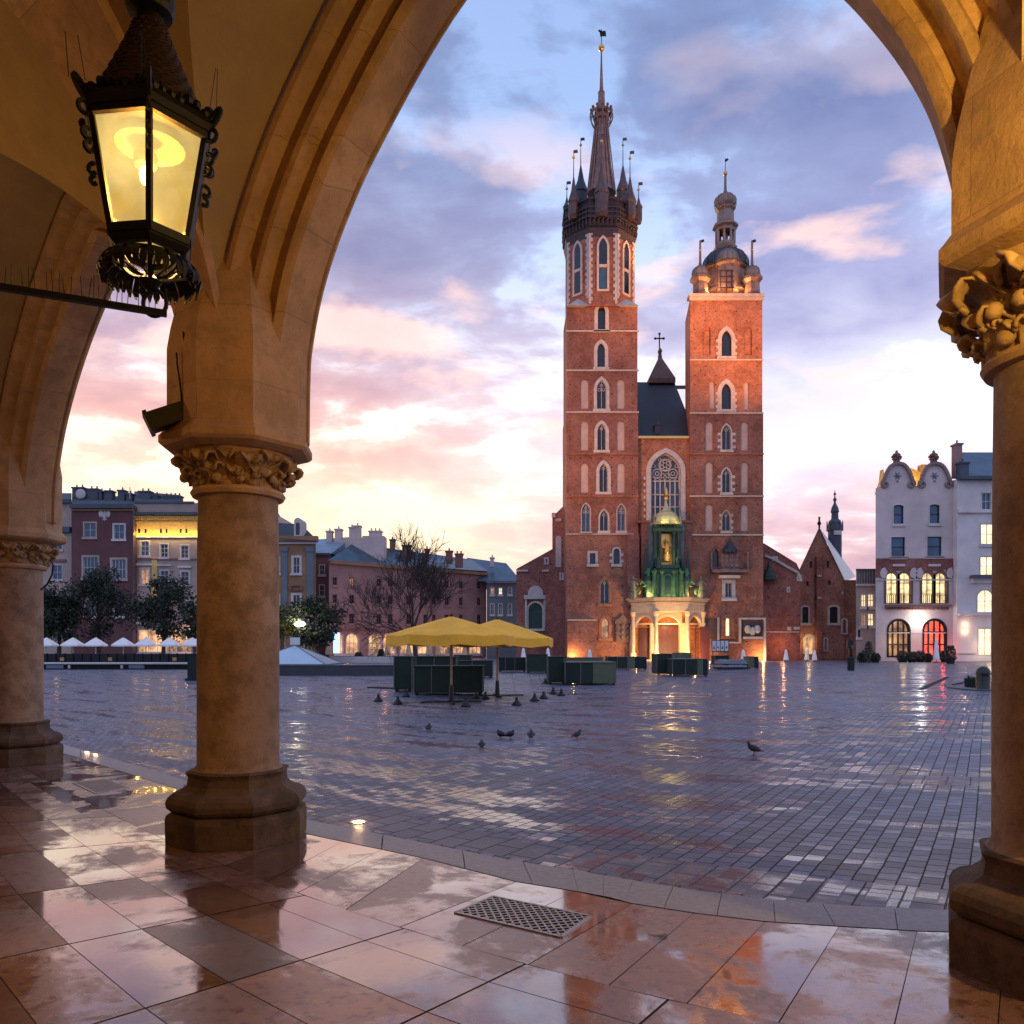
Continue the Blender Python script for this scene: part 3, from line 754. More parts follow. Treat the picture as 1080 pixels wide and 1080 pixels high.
def fit(ctrl, half): k = half/ctrl[-1][0]; return [(a*(k if a > .9 else 1+(k-1)*a/.9), b) for a, b in ctrl]
bays = [(P0, P1, ctrl0, 'pointed arch on the left, between the far column and the middle column'),
        (P1, P2, ctrl1, 'wide pointed arch in front, between the middle column and the right column, framing the church'),
        (P2, P3, ctrl1, 'arch beyond the right edge, springing from the right column')]
info = [build_arch(a, b, fit(c, (b-a).length/2-.50), l) for a, b, c, l in bays]
# groin vaults over the walk
W = 6.4; T0 = .34
g2 = catmull([Vector(q) for q in [(0, 3.5), (.03, 4.1), (.25, 4.9), (.75, 5.75), (1.55, 6.6), (2.99, 7.55)]], 10)
def g2t(z):
    for a, b in zip(g2, g2[1:]):
        if a.y <= z <= b.y: return a.x+(b.x-a.x)*(z-a.y)/max(b.y-a.y, 1e-6)
    return 0 if z < g2[0].y else g2[-1].x
vt = MB(); half2 = g2[-1].x
cw = []
for I in info:
    d, n, Lg, J, half = I['d'], I['n'], I['L'], I['J'], I['half']
    oc = offset_curve(I['c'], .46, half); 
    c1 = [(q.x+J, q.y) for q in oc[:len(oc)//2+1]]
    base_s = .02
    def w(s, t, z): p = I['Pa']+d*s+n*t; return (p.x, p.y, z)
    s_of = [max(s, base_s) for s, z in c1]; zs_ = [z for s, z in c1]
    def sg(z):
        for (a, za), (b, zb) in zip(c1, c1[1:]):
            if za <= z <= zb and zb > za: return max(base_s, a+(b-a)*(z-za)/(zb-za))
        return base_s if z < zs_[0] else Lg/2
    for flip in (0, 1):           # webs springing from the arcade arch and from the wall side
        for side in (0, 1):
            vs = []; 
            for s, z in zip(s_of, zs_):
                s2 = s if not side else Lg-s; tg = min(g2t(z), half2)
                ta, tb = (T0, T0+tg) if not flip else (T0+2*half2, T0+2*half2-tg)
                vs += [w(s2, ta, z), w(s2, tb, z)]
            m = len(vs)//2; vt.add(vs, [(2*i, 2*i+1, 2*i+3, 2*i+2) for i in range(m-1)])
    for flip in (0, 1):
        vs = []
        zl = sorted(set([round(q.y, 4) for q in g2]+[round(z, 4) for z in zs_ if z > g2[0].y]))
        for z in zl:
            tg = g2t(z); t = T0+tg if not flip else T0+2*half2-tg; s = sg(z)
            if z > zs_[-1]: s = Lg/2
            vs += [w(base_s, t, z), w(s, t, z), w(Lg-s, t, z), w(Lg-base_s, t, z)]
        m = len(vs)//4
        vt.add(vs, [f for i in range(m-1) for f in ((4*i, 4*i+1, 4*i+5, 4*i+4), (4*i+2, 4*i+3, 4*i+7, 4*i+6))])
# transverse ribs in the wedges between bays
rb = MB()
for I, K in zip(info, info[1:]):
    C0 = I['Pb']
    for lo, wd, tgt in ((0, 0, vt), (.14, .2, rb)):
        vs = []
        prof = [(g.x, g.y) for g in g2]+[(2*half2-g.x, g.y) for g in reversed(g2[:-1])]
        for t, z in prof:
            for (n_, dr, sg_) in ((I['n'], I['d'], -1), (K['n'], K['d'], 1)):
                p = C0+n_*(T0+t)+dr*sg_*(wd+.03); vs.append((p.x, p.y, z-lo))
        m = len(vs)//2; tgt.add(vs, [(2*i, 2*i+1, 2*i+3, 2*i+2) for i in range(m-1)])
        if wd:
            for e in (0, 1): tgt.add([vs[2*i+e] for i in range(m)]+[(vs[2*i+e][0], vs[2*i+e][1], vs[2*i+e][2]+.3) for i in range(m)], [(i, i+1, m+i+1, m+i) for i in range(m-1)])
vo = vt.build('arcade_vault', M['plaster']); kw(vo, 'ochre plastered groin vault over the arcade walk, lit by the lantern', 'vault')
rb.build('transverse_rib', M['stone'], None)
r_ = bpy.data.objects['transverse_rib']; r_.parent = vo
# inner wall of the walk, end wall and lid
iw = MB()
Q = []
for I in info: Q += [I['Pa']+I['n']*(W+.1), I['Pb']+I['n']*(W+.1)]
pts = [Q[0], (Q[1]+Q[2])/2, (Q[3]+Q[4])/2, Q[5]]
for a, b in zip(pts, pts[1:]): iw.add([(a.x, a.y, -.05), (b.x, b.y, -.05), (b.x, b.y, 9.2), (a.x, a.y, 9.2)], [(0, 1, 2, 3)])
for C0, n_ , e in ((P0, info[0]['n'], -info[0]['d']), (P3, info[2]['n'], info[2]['d'])):
    a = C0+e*.6-n_*.4; b = C0+n_*(W+.1)+e*.6
    iw.add([(a.x, a.y, -.05), (b.x, b.y, -.05), (b.x, b.y, 9.2), (a.x, a.y, 9.2)], [(0, 1, 2, 3)])
o = iw.build('arcade_inner_wall', M['stone']); kw(o, 'plain stone inner wall closing the arcade walk behind the viewer', 'wall')
# ================================================================ the brick church
DC = 107.5
FC = Facade(500, DC, 900, DC)
def cu(px): return FC.uz(px, HY)[0]
def cz(py): return EYE+(HY-py)/F*DC
def cx(px): return (px-540)/F*DC
def sh(kind, x0, y0, x1, y1, fac=None):
    u0, u1, z0, z1 = (fac or FC).rectpx(x0, y0, x1, y1); return shape(kind, u0, u1, z0, z1)
def cbox(mb, x0, x1, y0, y1, w0, w1): FC.slab(mb, cu(x0), cu(x1), cz(y1), cz(y0), w0, w1)

church = thing('church', 'tall red brick church with two unequal towers and a lit porch across the square', 'church', (cx(702), DC+12, 0))
DEP = 8.0
def course(parent, x0, x1, ys, mat='trim', h=1.6, w=.22):
    for y in ys:
        mb = MB(); cbox(mb, x0, x1, y-h/2, y+h/2, -.02, w)
        mb.build('string_course', M[mat], parent)
# --- left tower, lower square part
wins = []; nich = []
def W_(kind, x0, y0, x1, y1, **k): wins.append((sh(kind, x0, y0, x1, y1), k))
def Nn(kind, x0, y0, x1, y1, **k): nich.append((sh(kind, x0, y0, x1, y1), k))
W_('pointed', 630.5, 322, 638.5, 348, fw=.45, mull=None)
W_('pointed', 630, 362, 638, 387.5, fw=.45, mull=None)
W_('pointed', 629.5, 401, 639.5, 431.5, fw=.4, mull=(2, 1), tracery=3)
W_('pointed', 630, 447, 639, 475, fw=.4, mull=(2, 1), tracery=1)
W_('pointed', 632, 489, 641, 519, fw=.4, mull=(2, 1), tracery=1)
W_('pointed', 632.5, 538, 641.5, 560, fw=.16, mull=(2, 1), tracery=1)
for y0, y1 in ((400, 431), (444, 475), (488.5, 519.5)):
    Nn('round', 612.2, y0, 620.5, y1); Nn('round', 650.5, y0, 658.8, y1)
W_('pointed', 613.5, 531, 622.5, 561, fw=.12, mull=(2, 1), tracery=3, glass='glassblue', frame='niche')
W_('pointed', 651, 532, 659.5, 560, fw=.12, mull=(2, 1), tracery=3, glass='glassblue', frame='niche')
W_('rect', 622, 583.5, 628, 595, fw=.3, mull=None, frame='trim2'); W_('round', 647, 578.5, 653.5, 595, fw=.2, mull=None, frame='trim2', quoin=.3)
W_('pointed', 633, 610, 642.5, 637, fw=.25, mull=(2, 1), tracery=1, frame='brickB')
W_('pointed', 634.5, 651, 642, 673, fw=.35, mull=(2, 1), glass='litdim', frame='brickB')  # lamplit niche, its warm light put in as a glowing pane
def tower_front(name, xs, ys, mat, wins, nich, label, parent=church):
    ol = [(cu(xs[0]), cz(ys[1])), (cu(xs[1]), cz(ys[1])), (cu(xs[1]), cz(ys[0])), (cu(xs[0]), cz(ys[0]))]
    o = FC.wall(name, mat, parent, ol, [p for p, _ in wins]+[p for p, _ in nich], DEP, .38, label=label)
    for p, k in nich:
        g = MB(); FC.prism(g, grow(p, .03, kz0=.03), -.42, -.2); n_ = g.build('blind_niche', M['niche'], parent)
    for p, k in wins:
        kk = dict(reveal=.36, frame='trim', fw=.3); kk.update(k); FC.window(parent, p, **kk)
    return o
tower_front('tower', (597.5, 673), (434.8, 698), M['brickA'], [w for w in wins if max(z for _, z in w[0]) < cz(435)], [w for w in nich if max(z for _, z in w[0]) < cz(435)], 'taller brick tower on the left with a spiked crown of turrets')
tower_front('tower_upper_stage', (598.3, 672.3), (323.5, 434.5), M['brickA'], [w for w in wins if max(z for _, z in w[0]) > cz(435)], [w for w in nich if max(z for _, z in w[0]) > cz(435)], None)
course(church, 597, 673.6, (349.5, 391, 435), h=1.4); course(church, 597, 673.6, (479, 523.5), 'brickB', h=1.2); course(church, 597, 668, (563.5,), 'trim2', h=1.2)
course(church, 598, 628, (654.3,), 'trim', h=1.3, w=1.3)
# low buttress blocks at the foot
mb = MB(); cbox(mb, 597.8, 628.3, 655, 698, -.02, 1.15); mb.build('buttress', M['brickA'], church)
mb = MB(); cbox(mb, 661, 673.5, 564, 640, -.02, .5); mb.build('buttress', M['brickC'], church)
# stone memorial relief
mb = MB(); cbox(mb, 649, 664, 655, 677, 0, .3)
FC.prism(mb, [(cu(648), cz(658)), (cu(665), cz(658)), (cu(664), cz(654)), (cu(660), cz(652)), (cu(656.5), cz(648)), (cu(653), cz(652)), (cu(649), cz(654))], 0, .4)
for q in range(9): mb.ball(FC.t(cu(650.5+q % 3*5.5), cz(660+q//3*6), .32), .28, 6)
mb.build('memorial_relief', plain('relief_stone', (.24, .14, .11), .8, var=.5, scale=3), church)
# octagon stage
ocx, ocy = cx(635.5), DC+DEP/2
ROT8 = PI/8
def oct_pt(R_, k): a = -PI/2-PI/8+k*PI/4; return (ocx+R_/math.cos(PI/8)*math.cos(a), ocy+R_/math.cos(PI/8)*math.sin(a))
Ra = 4.5
mb = MB(); mb.lathe(ocx, ocy, [(Ra/math.cos(PI/8), cz(324)), (Ra/math.cos(PI/8), cz(247))], n=8, ph=ROT8); mb.build('octagon_stage', M['brickA'], church)
# corner broaches
for sx in (-1, 1):
    for sy in (-1, 1):
        mb = MB(); X = ocx+sx*4.6; Y = ocy+sy*4.6
        mb.add([(X, Y, cz(324)), (X-sx*3.0, Y, cz(324)), (X, Y-sy*3.0, cz(324)), (X-sx*1.45, Y-sy*1.45, cz(312))], [(0, 1, 3), (1, 2, 3), (2, 0, 3), (0, 2, 1)]); mb.build('broach', M['trim2'], church)
# three visible faces: quoins, tall windows in pale surrounds
class F8(Facade):
    def __init__(s, k):
        a = oct_pt(Ra+.03, k); b = oct_pt(Ra+.03, k+1); s.A = Vector((a[0], a[1], 0)); d = Vector((b[0]-a[0], b[1]-a[1], 0)); s.len = d.length; s.d = d.normalized(); s.n = Vector((s.d.y, -s.d.x, 0))
        if s.n.dot(Vector((a[0]-ocx, a[1]-ocy, 0))) < 0: s.n = -s.n
for k in (-1, 0, 1):
    f8 = F8(k); c = f8.len/2; z0, z1, z2, z3 = cz(310), cz(284), cz(281), cz(251)
    big = shape('pointed', c-.82, c+.82, cz(309), cz(250.5)); inn = grow(big, -.28, kz0=-.25)
    b = MB(); f8.ringp(b, inn, big, -.2, .12); b.build('window_surround', M['trim'], church)
    for za, zb in ((cz(306), cz(284)), (cz(280), cz(253))):
        f8.window(church, shape('pointed', c-.42, c+.42, za, zb), reveal=-.06, frame=None, mull=None, sill=False, glass='glassblue' if (k == 0 and zb < cz(270)) else 'glass')
    b = MB(); f8.slab(b, c-.5, c+.5, cz(284), cz(281), -.1, .13); b.build('transom', M['trim'], church)
    for e in (0, 1):
        b = MB(); u = 0 if not e else f8.len
        z = cz(322 if k == 0 else 316); q = 0
        while z < cz(249):
            ww = .52 if q % 2 else .32
            a_, c_ = sorted((u, u+(ww if not e else -ww))); f8.slab(b, a_, c_, z, z+.43, -.05, .06); z += .43; q += 1
        b.build('quoins', M['trim2'], church)
# crown gallery and turrets
mb = MB(); k8 = 1/math.cos(PI/8)
mb.lathe(ocx, ocy, [(Ra*k8, cz(252)), (4.62*k8, cz(247)), (4.75*k8, cz(243)), (4.0, cz(240))], n=8, ph=ROT8); mb.build('cornice', M['helmdk'], church)
mb = MB(); mb.lathe(ocx, ocy, [(4.3*k8, cz(247)), (4.35*k8, cz(240)), (4.5*k8, cz(234)), (4.78*k8, cz(232)), (4.78*k8, cz(222)), (4.6*k8, cz(221)), (4.6*k8, cz(213)), (4.25*k8, cz(212)), (4.2*k8, cz(208)), (2.2*k8, cz(204))], n=8, ph=ROT8)
for k in range(8):
    for j in range(7):
        a = oct_pt(4.83, k); b = oct_pt(4.83, k+1); t = (j+.5)/7; x = a[0]+(b[0]-a[0])*t; y = a[1]+(b[1]-a[1])*t
        mb.bar((x, y, cz(236)), (x, y, cz(222)), .16); mb.lathe(x, y, [(.02, cz(242)), (.13, cz(238.5)), (.13, cz(236))], n=5)
    a = oct_pt(4.88, k); b = oct_pt(4.88, k+1)
    for yy in (232, 227, 222, 213): mb.bar((a[0], a[1], cz(yy)), (b[0], b[1], cz(yy)), .22, .18)
mb.build('gallery', M['helmdk'], church)
def ZD(py, D): return EYE+(HY-py)/F*D
def XD(px, D): return (px-540)/F*D
def turret(px, off, r, yb, ye, ya, yt, mat, name='turret'):
    """eight-sided turret: body yb..ye, cone ye..ya, needle to yt with ball and vane"""
    x = XD(px, off); y = off; mb = MB()
    mb.lathe(x, y, [(r*.75, ZD(yb+4, y)), (r, ZD(yb, y)), (r, ZD(ye+1, y)), (r*1.15, ZD(ye, y)), (r*.52, ZD(ye-(ye-ya)*.42, y)), (.07, ZD(ya, y)), (.04, ZD(yt, y))], n=8, ph=ROT8)
    mb.bar((x, y, ZD(yt, y)), (x, y, ZD(yt-7, y)), .07); mb.bar((x, y, ZD(yt-6, y)), (x+.55, y, ZD(yt-6.5, y)), .05, .4)
    t = mb.build(name, mat, church); b = MB(); b.ball((x, y, ZD(yt, y)), .2, 8); b.build('gilt_ball', M['gold'], t)
    return t
# back pair, sides, front pair, front centre
turret(612.5, ocy+3.4, .95, 214, 203, 174, 153, M['helmstl']); turret(657, ocy+3.4, .95, 214, 203, 174, 153, M['turret'])
turret(597.8, ocy+.4, .50, 232, 219, 208, 199, M['helmstl']); turret(673.5, ocy+.4, .50, 232, 219, 208, 200, M['turret'])
turret(605, ocy-3.4, .72, 228, 214, 186, 166, M['turret']); turret(664.5, ocy-3.4, .78, 228, 214, 186, 167, M['turret'])
turret(634.3, ocy-4.6, .95, 226, 205, 172, 149, M['turret'])
mb = MB(); sx_ = XD(634.3, ocy)
rings = [(.40, ZD(206, ocy)), (1.95, ZD(205, ocy)), (1.75, ZD(196, ocy)), (1.33, ZD(172, ocy)), (.92, ZD(142, ocy)), (.80, ZD(128, ocy)), (.95, ZD(126, ocy)), (.95, ZD(118, ocy)), (.52, ZD(116, ocy)), (.44, ZD(99, ocy)), (.5, ZD(98, ocy)), (.42, ZD(97, ocy)), (.26, ZD(95, ocy)), (.14, ZD(70, ocy)), (.09, ZD(54, ocy))]
base = len(mb.v)
mb.lathe(sx_, ocy, rings, n=16)
for k in range(16):  # seams up the cone
    a = 2*PI*k/16
    mb.bar((sx_+1.95*math.cos(a), ocy+1.95*math.sin(a), ZD(204, ocy)), (sx_+.82*math.cos(a), ocy+.82*math.sin(a), ZD(128, ocy)), .13)
sp = mb.build('spire', M['copperA'], church)
mb = MB(); mb.ball((sx_, ocy, ZD(50.5, ocy)), .45, 12); mb.build('gilt_ball', M['gold'], sp)
mb = MB(); mb.bar((sx_, ocy, ZD(48, ocy)), (sx_, ocy, ZD(31, ocy)), .09); mb.bar((sx_-.2, ocy, ZD(36, ocy)), (sx_+.6, ocy, ZD(35, ocy)), .06, .7); mb.bar((sx_-.4, ocy, ZD(32, ocy)), (sx_+.1, ocy, ZD(34, ocy)), .06, .25); mb.bar((sx_+.55, ocy, ZD(34, ocy)), (sx_+.55, ocy, ZD(38.5, ocy)), .12)
mb.build('weather_vane', M['iron'], sp)
mb = MB()
for zz, rr in ((ZD(126, ocy), 1.05), (ZD(119.5, ocy), 1.35)): mb.lathe(sx_, ocy, [(rr-.12, zz-.1), (rr, zz-.1), (rr, zz+.22), (rr-.12, zz+.22)], n=20, cap=False)
for k in range(12):
    a = 2*PI*k/12; pts = []
    for t in range(6):
        q = t/5; r_ = 1.0+.55*math.sin(q*PI*.8); pts.append((sx_+r_*math.cos(a), ocy+r_*math.sin(a), ZD(134, ocy)+(ZD(116, ocy)-ZD(134, ocy))*q))
    mb.tube(pts, [.09]*6, 5); mb.ball((sx_+1.4*math.cos(a), ocy+1.4*math.sin(a), ZD(116, ocy)), .22, 6)
mb.build('crown', M['copperA'], sp)

# --- right tower
FC.back = Vector((.13, 1, 0))
wins = []; nich = []
W_('pointed', 761, 348.5, 771.5, 376, fw=.5, mull=None, quoin=.22)
W_('pointed', 761, 404.5, 771, 432, fw=.55, mull=None, quoin=.22)
W_('pointed', 761.5, 448, 771, 474.5, fw=.18, mull=(2, 1), tracery=1, quoin=.4)
W_('pointed', 761.5, 494, 770.5, 519.5, fw=.18, mull=(2, 1), tracery=1, quoin=.4)
W_('pointed', 761.5, 538.5, 770.5, 560, fw=.1, mull=(2, 1), tracery=1, frame='niche', quoin=.25)
W_('pointed', 752, 579, 758, 598, fw=.3, mull=None, frame='brickC'); W_('rect', 765, 615, 772, 630, fw=.45, mull=(2, 1), frame='trim2')
W_('round', 765.3, 651.5, 770.2, 671, fw=.55, mull=(1, 1), glass='lit2', frame='brickB')
Nn('round', 748, 402, 754, 431); Nn('round', 784.3, 403, 790, 432)
for a, b in ((444.5, 475), (487, 519.8), (532, 560)): Nn('round', 743.8, a, 751.8, b); Nn('round', 781.2, a, 789, b)
# blind arches in brick colour are shallow recesses
u0, u1 = 727.5, 804.8
ol = [(cu(u0), cz(698)), (cu(u1), cz(698)), (cu(u1), cz(436.4)), (cu(u0), cz(436.4))]
lowW = [w for w in wins if max(z for _, z in w[0]) < cz(436)]; lowN = [w for w in nich if max(z for _, z in w[0]) < cz(436)]
hiW = [w for w in wins if max(z for _, z in w[0]) > cz(436)]; hiN = [w for w in nich if max(z for _, z in w[0]) > cz(436)]
tower_front('tower', (727.5, 805), (436, 698), M['brickA'], lowW, lowN, 'shorter brick tower on the right with bulbous metal cupolas')
brk = [sh('round', 741, 344, 749.5, 374), sh('round', 784.5, 344.5, 793, 374.5)]
o_ = FC.wall('tower_upper_stage', M['brickB'], church, [(cu(728), cz(435.7)), (cu(804), cz(435.7)), (cu(804), cz(314)), (cu(728), cz(314))], [w[0] for w in hiW]+[w[0] for w in hiN]+brk, DEP, .38)
for p, k in hiW: kk = dict(reveal=.36, frame='trim', fw=.3); kk.update(k); FC.window(church, p, **kk)
for p, k in hiN: g = MB(); FC.prism(g, grow(p, .03, kz0=.03), -.42, -.2); g.build('blind_niche', M['niche'], church)
for p in brk: g = MB(); FC.prism(g, grow(p, .03, kz0=.03), -.42, -.25); g.build('blind_niche', M['brickB'], church)
course(church, 727.3, 804.8, (379.8, 436), h=1.5); course(church, 727, 805.3, (479,), 'brickB', h=1.2); course(church, 727, 805.3, (523.5, 564.3), 'trim', h=1.3)
mb = MB(); cbox(mb, 726.3, 805.6, 310.8, 313.8, -1.2, .45); cbox(mb, 727, 805, 313.8, 317, -.02, .22); mb.build('cornice', M['trim'], church)
# stone balcony group, little bell roof, framed recess
mb = MB(); cbox(mb, 750, 789, 601, 604, 0, .7); cbox(mb, 760, 779, 583, 601, 0, .35)
for q in range(12): mb.ball(FC.t(cu(761.5+q % 4*5), cz(586+q//4*5.5), .36), .24, 6)
cbox(mb, 749, 750.5, 582, 601, 0, .4); cbox(mb, 787, 789, 582, 601, 0, .4)
mb.build('relief_balcony', plain('balcony_stone', (.27, .16, .13), .8, var=.5, scale=2.5), church)
mb = MB(); c_ = FC.t(cu(769), 0, .3); mb.lathe(c_[0], c_[1], [(1.0, cz(583)), (.95, cz(580)), (.6, cz(576)), (.15, cz(571)), (.03, cz(567))], n=12); mb.build('bell_canopy', M['slate'], church)
mb = MB(); FC.ringp(mb, sh('round', 777.5, 581, 785.5, 600), grow(sh('round', 777.5, 581, 785.5, 600), .2), 0, .1); mb.build('blind_arch', M['brickC'], church)
mb = MB(); cbox(mb, 757.5, 779.5, 607, 610, 0, .55); cbox(mb, 760.5, 776.5, 631.5, 634, 0, .4); mb.build('window_cornice', M['trim'], church)
mb = MB()
for r in ((779, 807, 651.5, 653.5), (779, 781, 653.5, 677), (805, 807, 653.5, 697), (750, 757, 676, 677.5), (757, 781, 677, 678.5), (756, 758, 651, 677)): cbox(mb, *r, 0, .35)
mb.build('stone_frame', M['trim2'], church)
mb = MB(); cbox(mb, 783, 803.5, 656, 674, .02, .25); mb.build('relief_panel', plain('dark_relief', (.06, .04, .035), .7, var=.5, scale=2), church)
mb = MB()
for q in range(3): mb.ball(FC.t(cu(788+q*5), cz(664+(q % 2)*2), .3), .45, 8, sz=1.3)
cbox(mb, 783, 803.5, 671.5, 674, .2, .6); mb.build('carved_figures', M['trim2'], church)
mb = MB(); cbox(mb, 742, 756, 652, 674, .02, .2); mb.build('relief_panel', plain('dark_relief2', (.10, .05, .04), .7, var=.5, scale=2), church)
# cupolas
rx, ry = cx(765), DC+DEP/2
def lath(px, yoff, prof, name, mat, n=16, ph=0, par=None, ribs=0):
    mb = MB(); x = XD(px, yoff); mb.lathe(x, yoff, [(r*yoff/F, ZD(y, yoff)) for r, y in prof], n=n, ph=ph)
    if ribs:
        for k in range(ribs):
            a = 2*PI*k/ribs
            mb.tube([(x+r*yoff/F*1.01*math.cos(a), yoff+r*yoff/F*1.01*math.sin(a), ZD(y, yoff)) for r, y in prof], .07, 4, cap=False)
    return mb.build(name, mat, par or church, smooth=(n > 12))
def dome(r, y0, y1, n=8, bulge=1.0):
    return [(r*(1+bulge*.06*math.sin(PI*i/n))*math.cos(PI/2*i/n*.97), y0+(y1-y0)*math.sin(PI/2*i/n)) for i in range(n+1)]
M['cupola_in'] = plain('cupola_copper_panels', (.36, .20, .13), .5, .35, var=.55, scale=1.4, c2=(.13, .085, .07))
lath(765, ry, [(26, 313), (24, 309), (21, 308), (20, 287), (24, 286), (24.5, 284)], 'drum', M['cupola_in'], 8, ROT8)
lath(765, ry, [(24.5, 285)]+dome(23.5, 284, 264)[:-2]+[(9, 264.5)], 'dome', M['helmstl'], 32, ribs=16)
lath(765, ry, [(11, 266), (12.5, 262), (10.5, 260), (10, 257)], 'lantern_base', M['bronze'], 8, ROT8)
mb = MB(); X = XD(765, ry)
for k in range(8):
    a = ROT8+k*PI/4; mb.bar((X+1.2*math.cos(a), ry+1.2*math.sin(a), ZD(258, ry)), (X+1.2*math.cos(a), ry+1.2*math.sin(a), ZD(240, ry)), .3)
mb.lathe(X, ry, [(1.28*1.05, ZD(245, ry)), (1.28*1.05, ZD(241, ry)), (1.0, ZD(241, ry)), (1.0, ZD(245, ry))], n=8, ph=ROT8, cap=False)
mb.lathe(X, ry, [(.16, ZD(258, ry)), (.4, ZD(250, ry)), (.3, ZD(246, ry)), (.1, ZD(241, ry))], n=8)
mb.build('open_lantern', M['bronze'], church)
lath(765, ry, [(10.5, 242), (13.6, 240.5), (13, 238), (9, 235), (8.7, 224), (11, 221.5), (10.6, 220)], 'lantern_cornice', M['bronze'], 8, ROT8)
lath(765, ry, [(8, 221), (11, 217), (11.4, 213), (9.8, 209), (6, 206), (2.4, 204.5), (1, 201), (.6, 185)], 'onion_dome', M['bronze'], 24, ribs=12)
mb = MB(); mb.ball((X, ry, ZD(183, ry)), .33, 10); t = mb.build('gilt_ball', M['gold'], church)
mb = MB(); mb.bar((X, ry, ZD(181, ry)), (X, ry, ZD(167, ry)), .07); mb.bar((X, ry, ZD(170, ry)), (X+.35, ry, ZD(167.5, ry)), .05, .3); mb.build('weather_vane', M['iron'], church)
# front bay with half dome
fy = ry-2.2
lath(767, fy, [(12, 309), (11.2, 307), (11, 282), (13.5, 280), (13, 278)], 'front_bay', M['cupola_in'], 8, ROT8)
mb = MB(); c0 = (cx(767))
for yy in (302, 296, 290, 284): mb.bar((c0-1.0, fy-1.40, cz(yy)), (c0+1.0, fy-1.40, cz(yy)), .1)
for xx in (-.75, .75, -.0): mb.bar((c0+xx, fy-1.41, cz(306)), (c0+xx, fy-1.41, cz(283)), .12)
mb.build('panel_bars', M['helmdk'], church)
lath(767, fy, [(13.4, 278)]+[(13-.5*i, 278-2*i) for i in range(1, 3)]+[(11, 270), (7.5, 266), (4, 263.5)], 'bay_roof', M['bronze'], 24, ribs=14)
for px, yo in ((738.5, DC+1.3), (793.2, DC+1.3)):
    for yb in (0, 1):
        yo2 = yo if not yb else DC+DEP-1.3; pxx = px
        m_ = M['cupola_in']
        lath(pxx, yo2, [(9, 311), (8, 309), (7.6, 299), (10.8, 296), (10.6, 293), (7.5, 291.5)], 'corner_turret', m_, 8, ROT8)
        lath(pxx, yo2, [(7.8, 292.5), (8.6, 289), (7.6, 285), (5, 282.2), (1.4, 280.5), (.8, 276), (.5, 254)], 'cupola', M['bronze'], 16, ribs=8)
        if not yb:
            b = MB(); b.ball((XD(pxx, yo2), yo2, ZD(264, yo2)), .2, 8); b.build('gilt_ball', M['gold'], church)
            b = MB(); b.bar((XD(pxx, yo2), yo2, ZD(255, yo2)), (XD(pxx, yo2), yo2, ZD(253, yo2)), .06); b.bar((XD(pxx, yo2), yo2, ZD(255, yo2)), (XD(pxx, yo2)+.5, yo2, ZD(253.5, yo2)), .05, .35); b.build('weather_vane', M['iron'], church)
# --- nave front between the towers
NW = -1.0

ol = [(cu(671.8), cz(698)), (cu(729.2), cz(698)), (cu(729.2), cz(461)), (cu(671.8), cz(461))]
FN = Facade(500, DC+.75, 900, DC+.75)
def nx_(kind, x0, y0, x1, y1): u0, u1, z0, z1 = FN.rectpx(x0, y0, x1, y1); return shape(kind, u0, u1, z0, z1, 14)
big = nx_('low', 686.3, 477.8, 717.8, 556)
au, bu_, az_, bz_ = FN.rectpx(671.6, 698, 729.4, 461)
FN.wall('nave_front', M['brickB'], church, [(au, 0), (bu_, 0), (bu_, bz_), (au, bz_)], [big], 3.0, .7)
w_ = MB(); FN.prism(w_, grow(big, .05, kz0=.05), -.8, -.66); bw = w_.build('great_window', M['glassblue'], church)
b = MB(); FN.ringp(b, grow(big, -.004), grow(big, .62), -.05, .2)
z = cz(552); q = 0
while z < cz(500):
    if q % 2 == 0:
        for a, c in ((cu(686.3)-.8, cu(686.3)-.55), (cu(717.8)+.55, cu(717.8)+.8)): FN.slab(b, a, c, z, z+.4, -.03, .18)
    z += .42; q += 1
b.build('frame', M['trim'], bw)
b = MB(); gu0, gu1, gz0, gz1 = FN.rectpx(686.3, 556, 717.8, 477.8); gc = (gu0+gu1)/2; hw = (gu1-gu0)/2
for i in range(1, 6):
    u = gu0+(gu1-gu0)*i/6; FN.slab(b, u-.07, u+.07, gz0, cz(505.5), -.65, -.35)
for yy in (505.5, 520, 533): FN.slab(b, gu0, gu1, cz(yy)-.07, cz(yy)+.07, -.65, -.42)
def circ(b, c, z, r, t=.10, n=16):
    a_ = [(c+r*math.cos(2*PI*q/n), z+r*math.sin(2*PI*q/n)) for q in range(n)]; i_ = [(c+(r-t)*math.cos(2*PI*q/n), z+(r-t)*math.sin(2*PI*q/n)) for q in range(n)]
    FN.ringp(b, i_, a_, -.65, -.38)
circ(b, gc, cz(488.5), .85, .13)
for k in range(6): a = k*PI/3+PI/6; circ(b, gc+.48*math.cos(a), cz(488.5)+.48*math.sin(a), .27, .08, 8)
for sx in (-1, 1):
    circ(b, gc+sx*1.05, cz(497.5), .66, .11); circ(b, gc+sx*1.05, cz(497.5), .3, .08, 8); circ(b, gc+sx*.36, cz(499.5), .34, .08, 10)
    circ(b, gc+sx*1.55, cz(489.5), .28, .08, 8); circ(b, gc+sx*.72, cz(481.5+1), .24, .08, 8)
for i in range(6):
    u = gu0+(gu1-gu0)*(i+.5)/6; aa = [(u+.26*math.cos(PI*q/8), cz(505)+.45*math.sin(PI*q/8)) for q in range(9)]
    for p, q in zip(aa, aa[1:]): b.bar(FN.t(p[0], p[1], -.5), FN.t(q[0], q[1], -.5), .09)
FN.ringp(b, grow(big, -.16, kz0=-.1), grow(big, -.003), -.65, -.3)
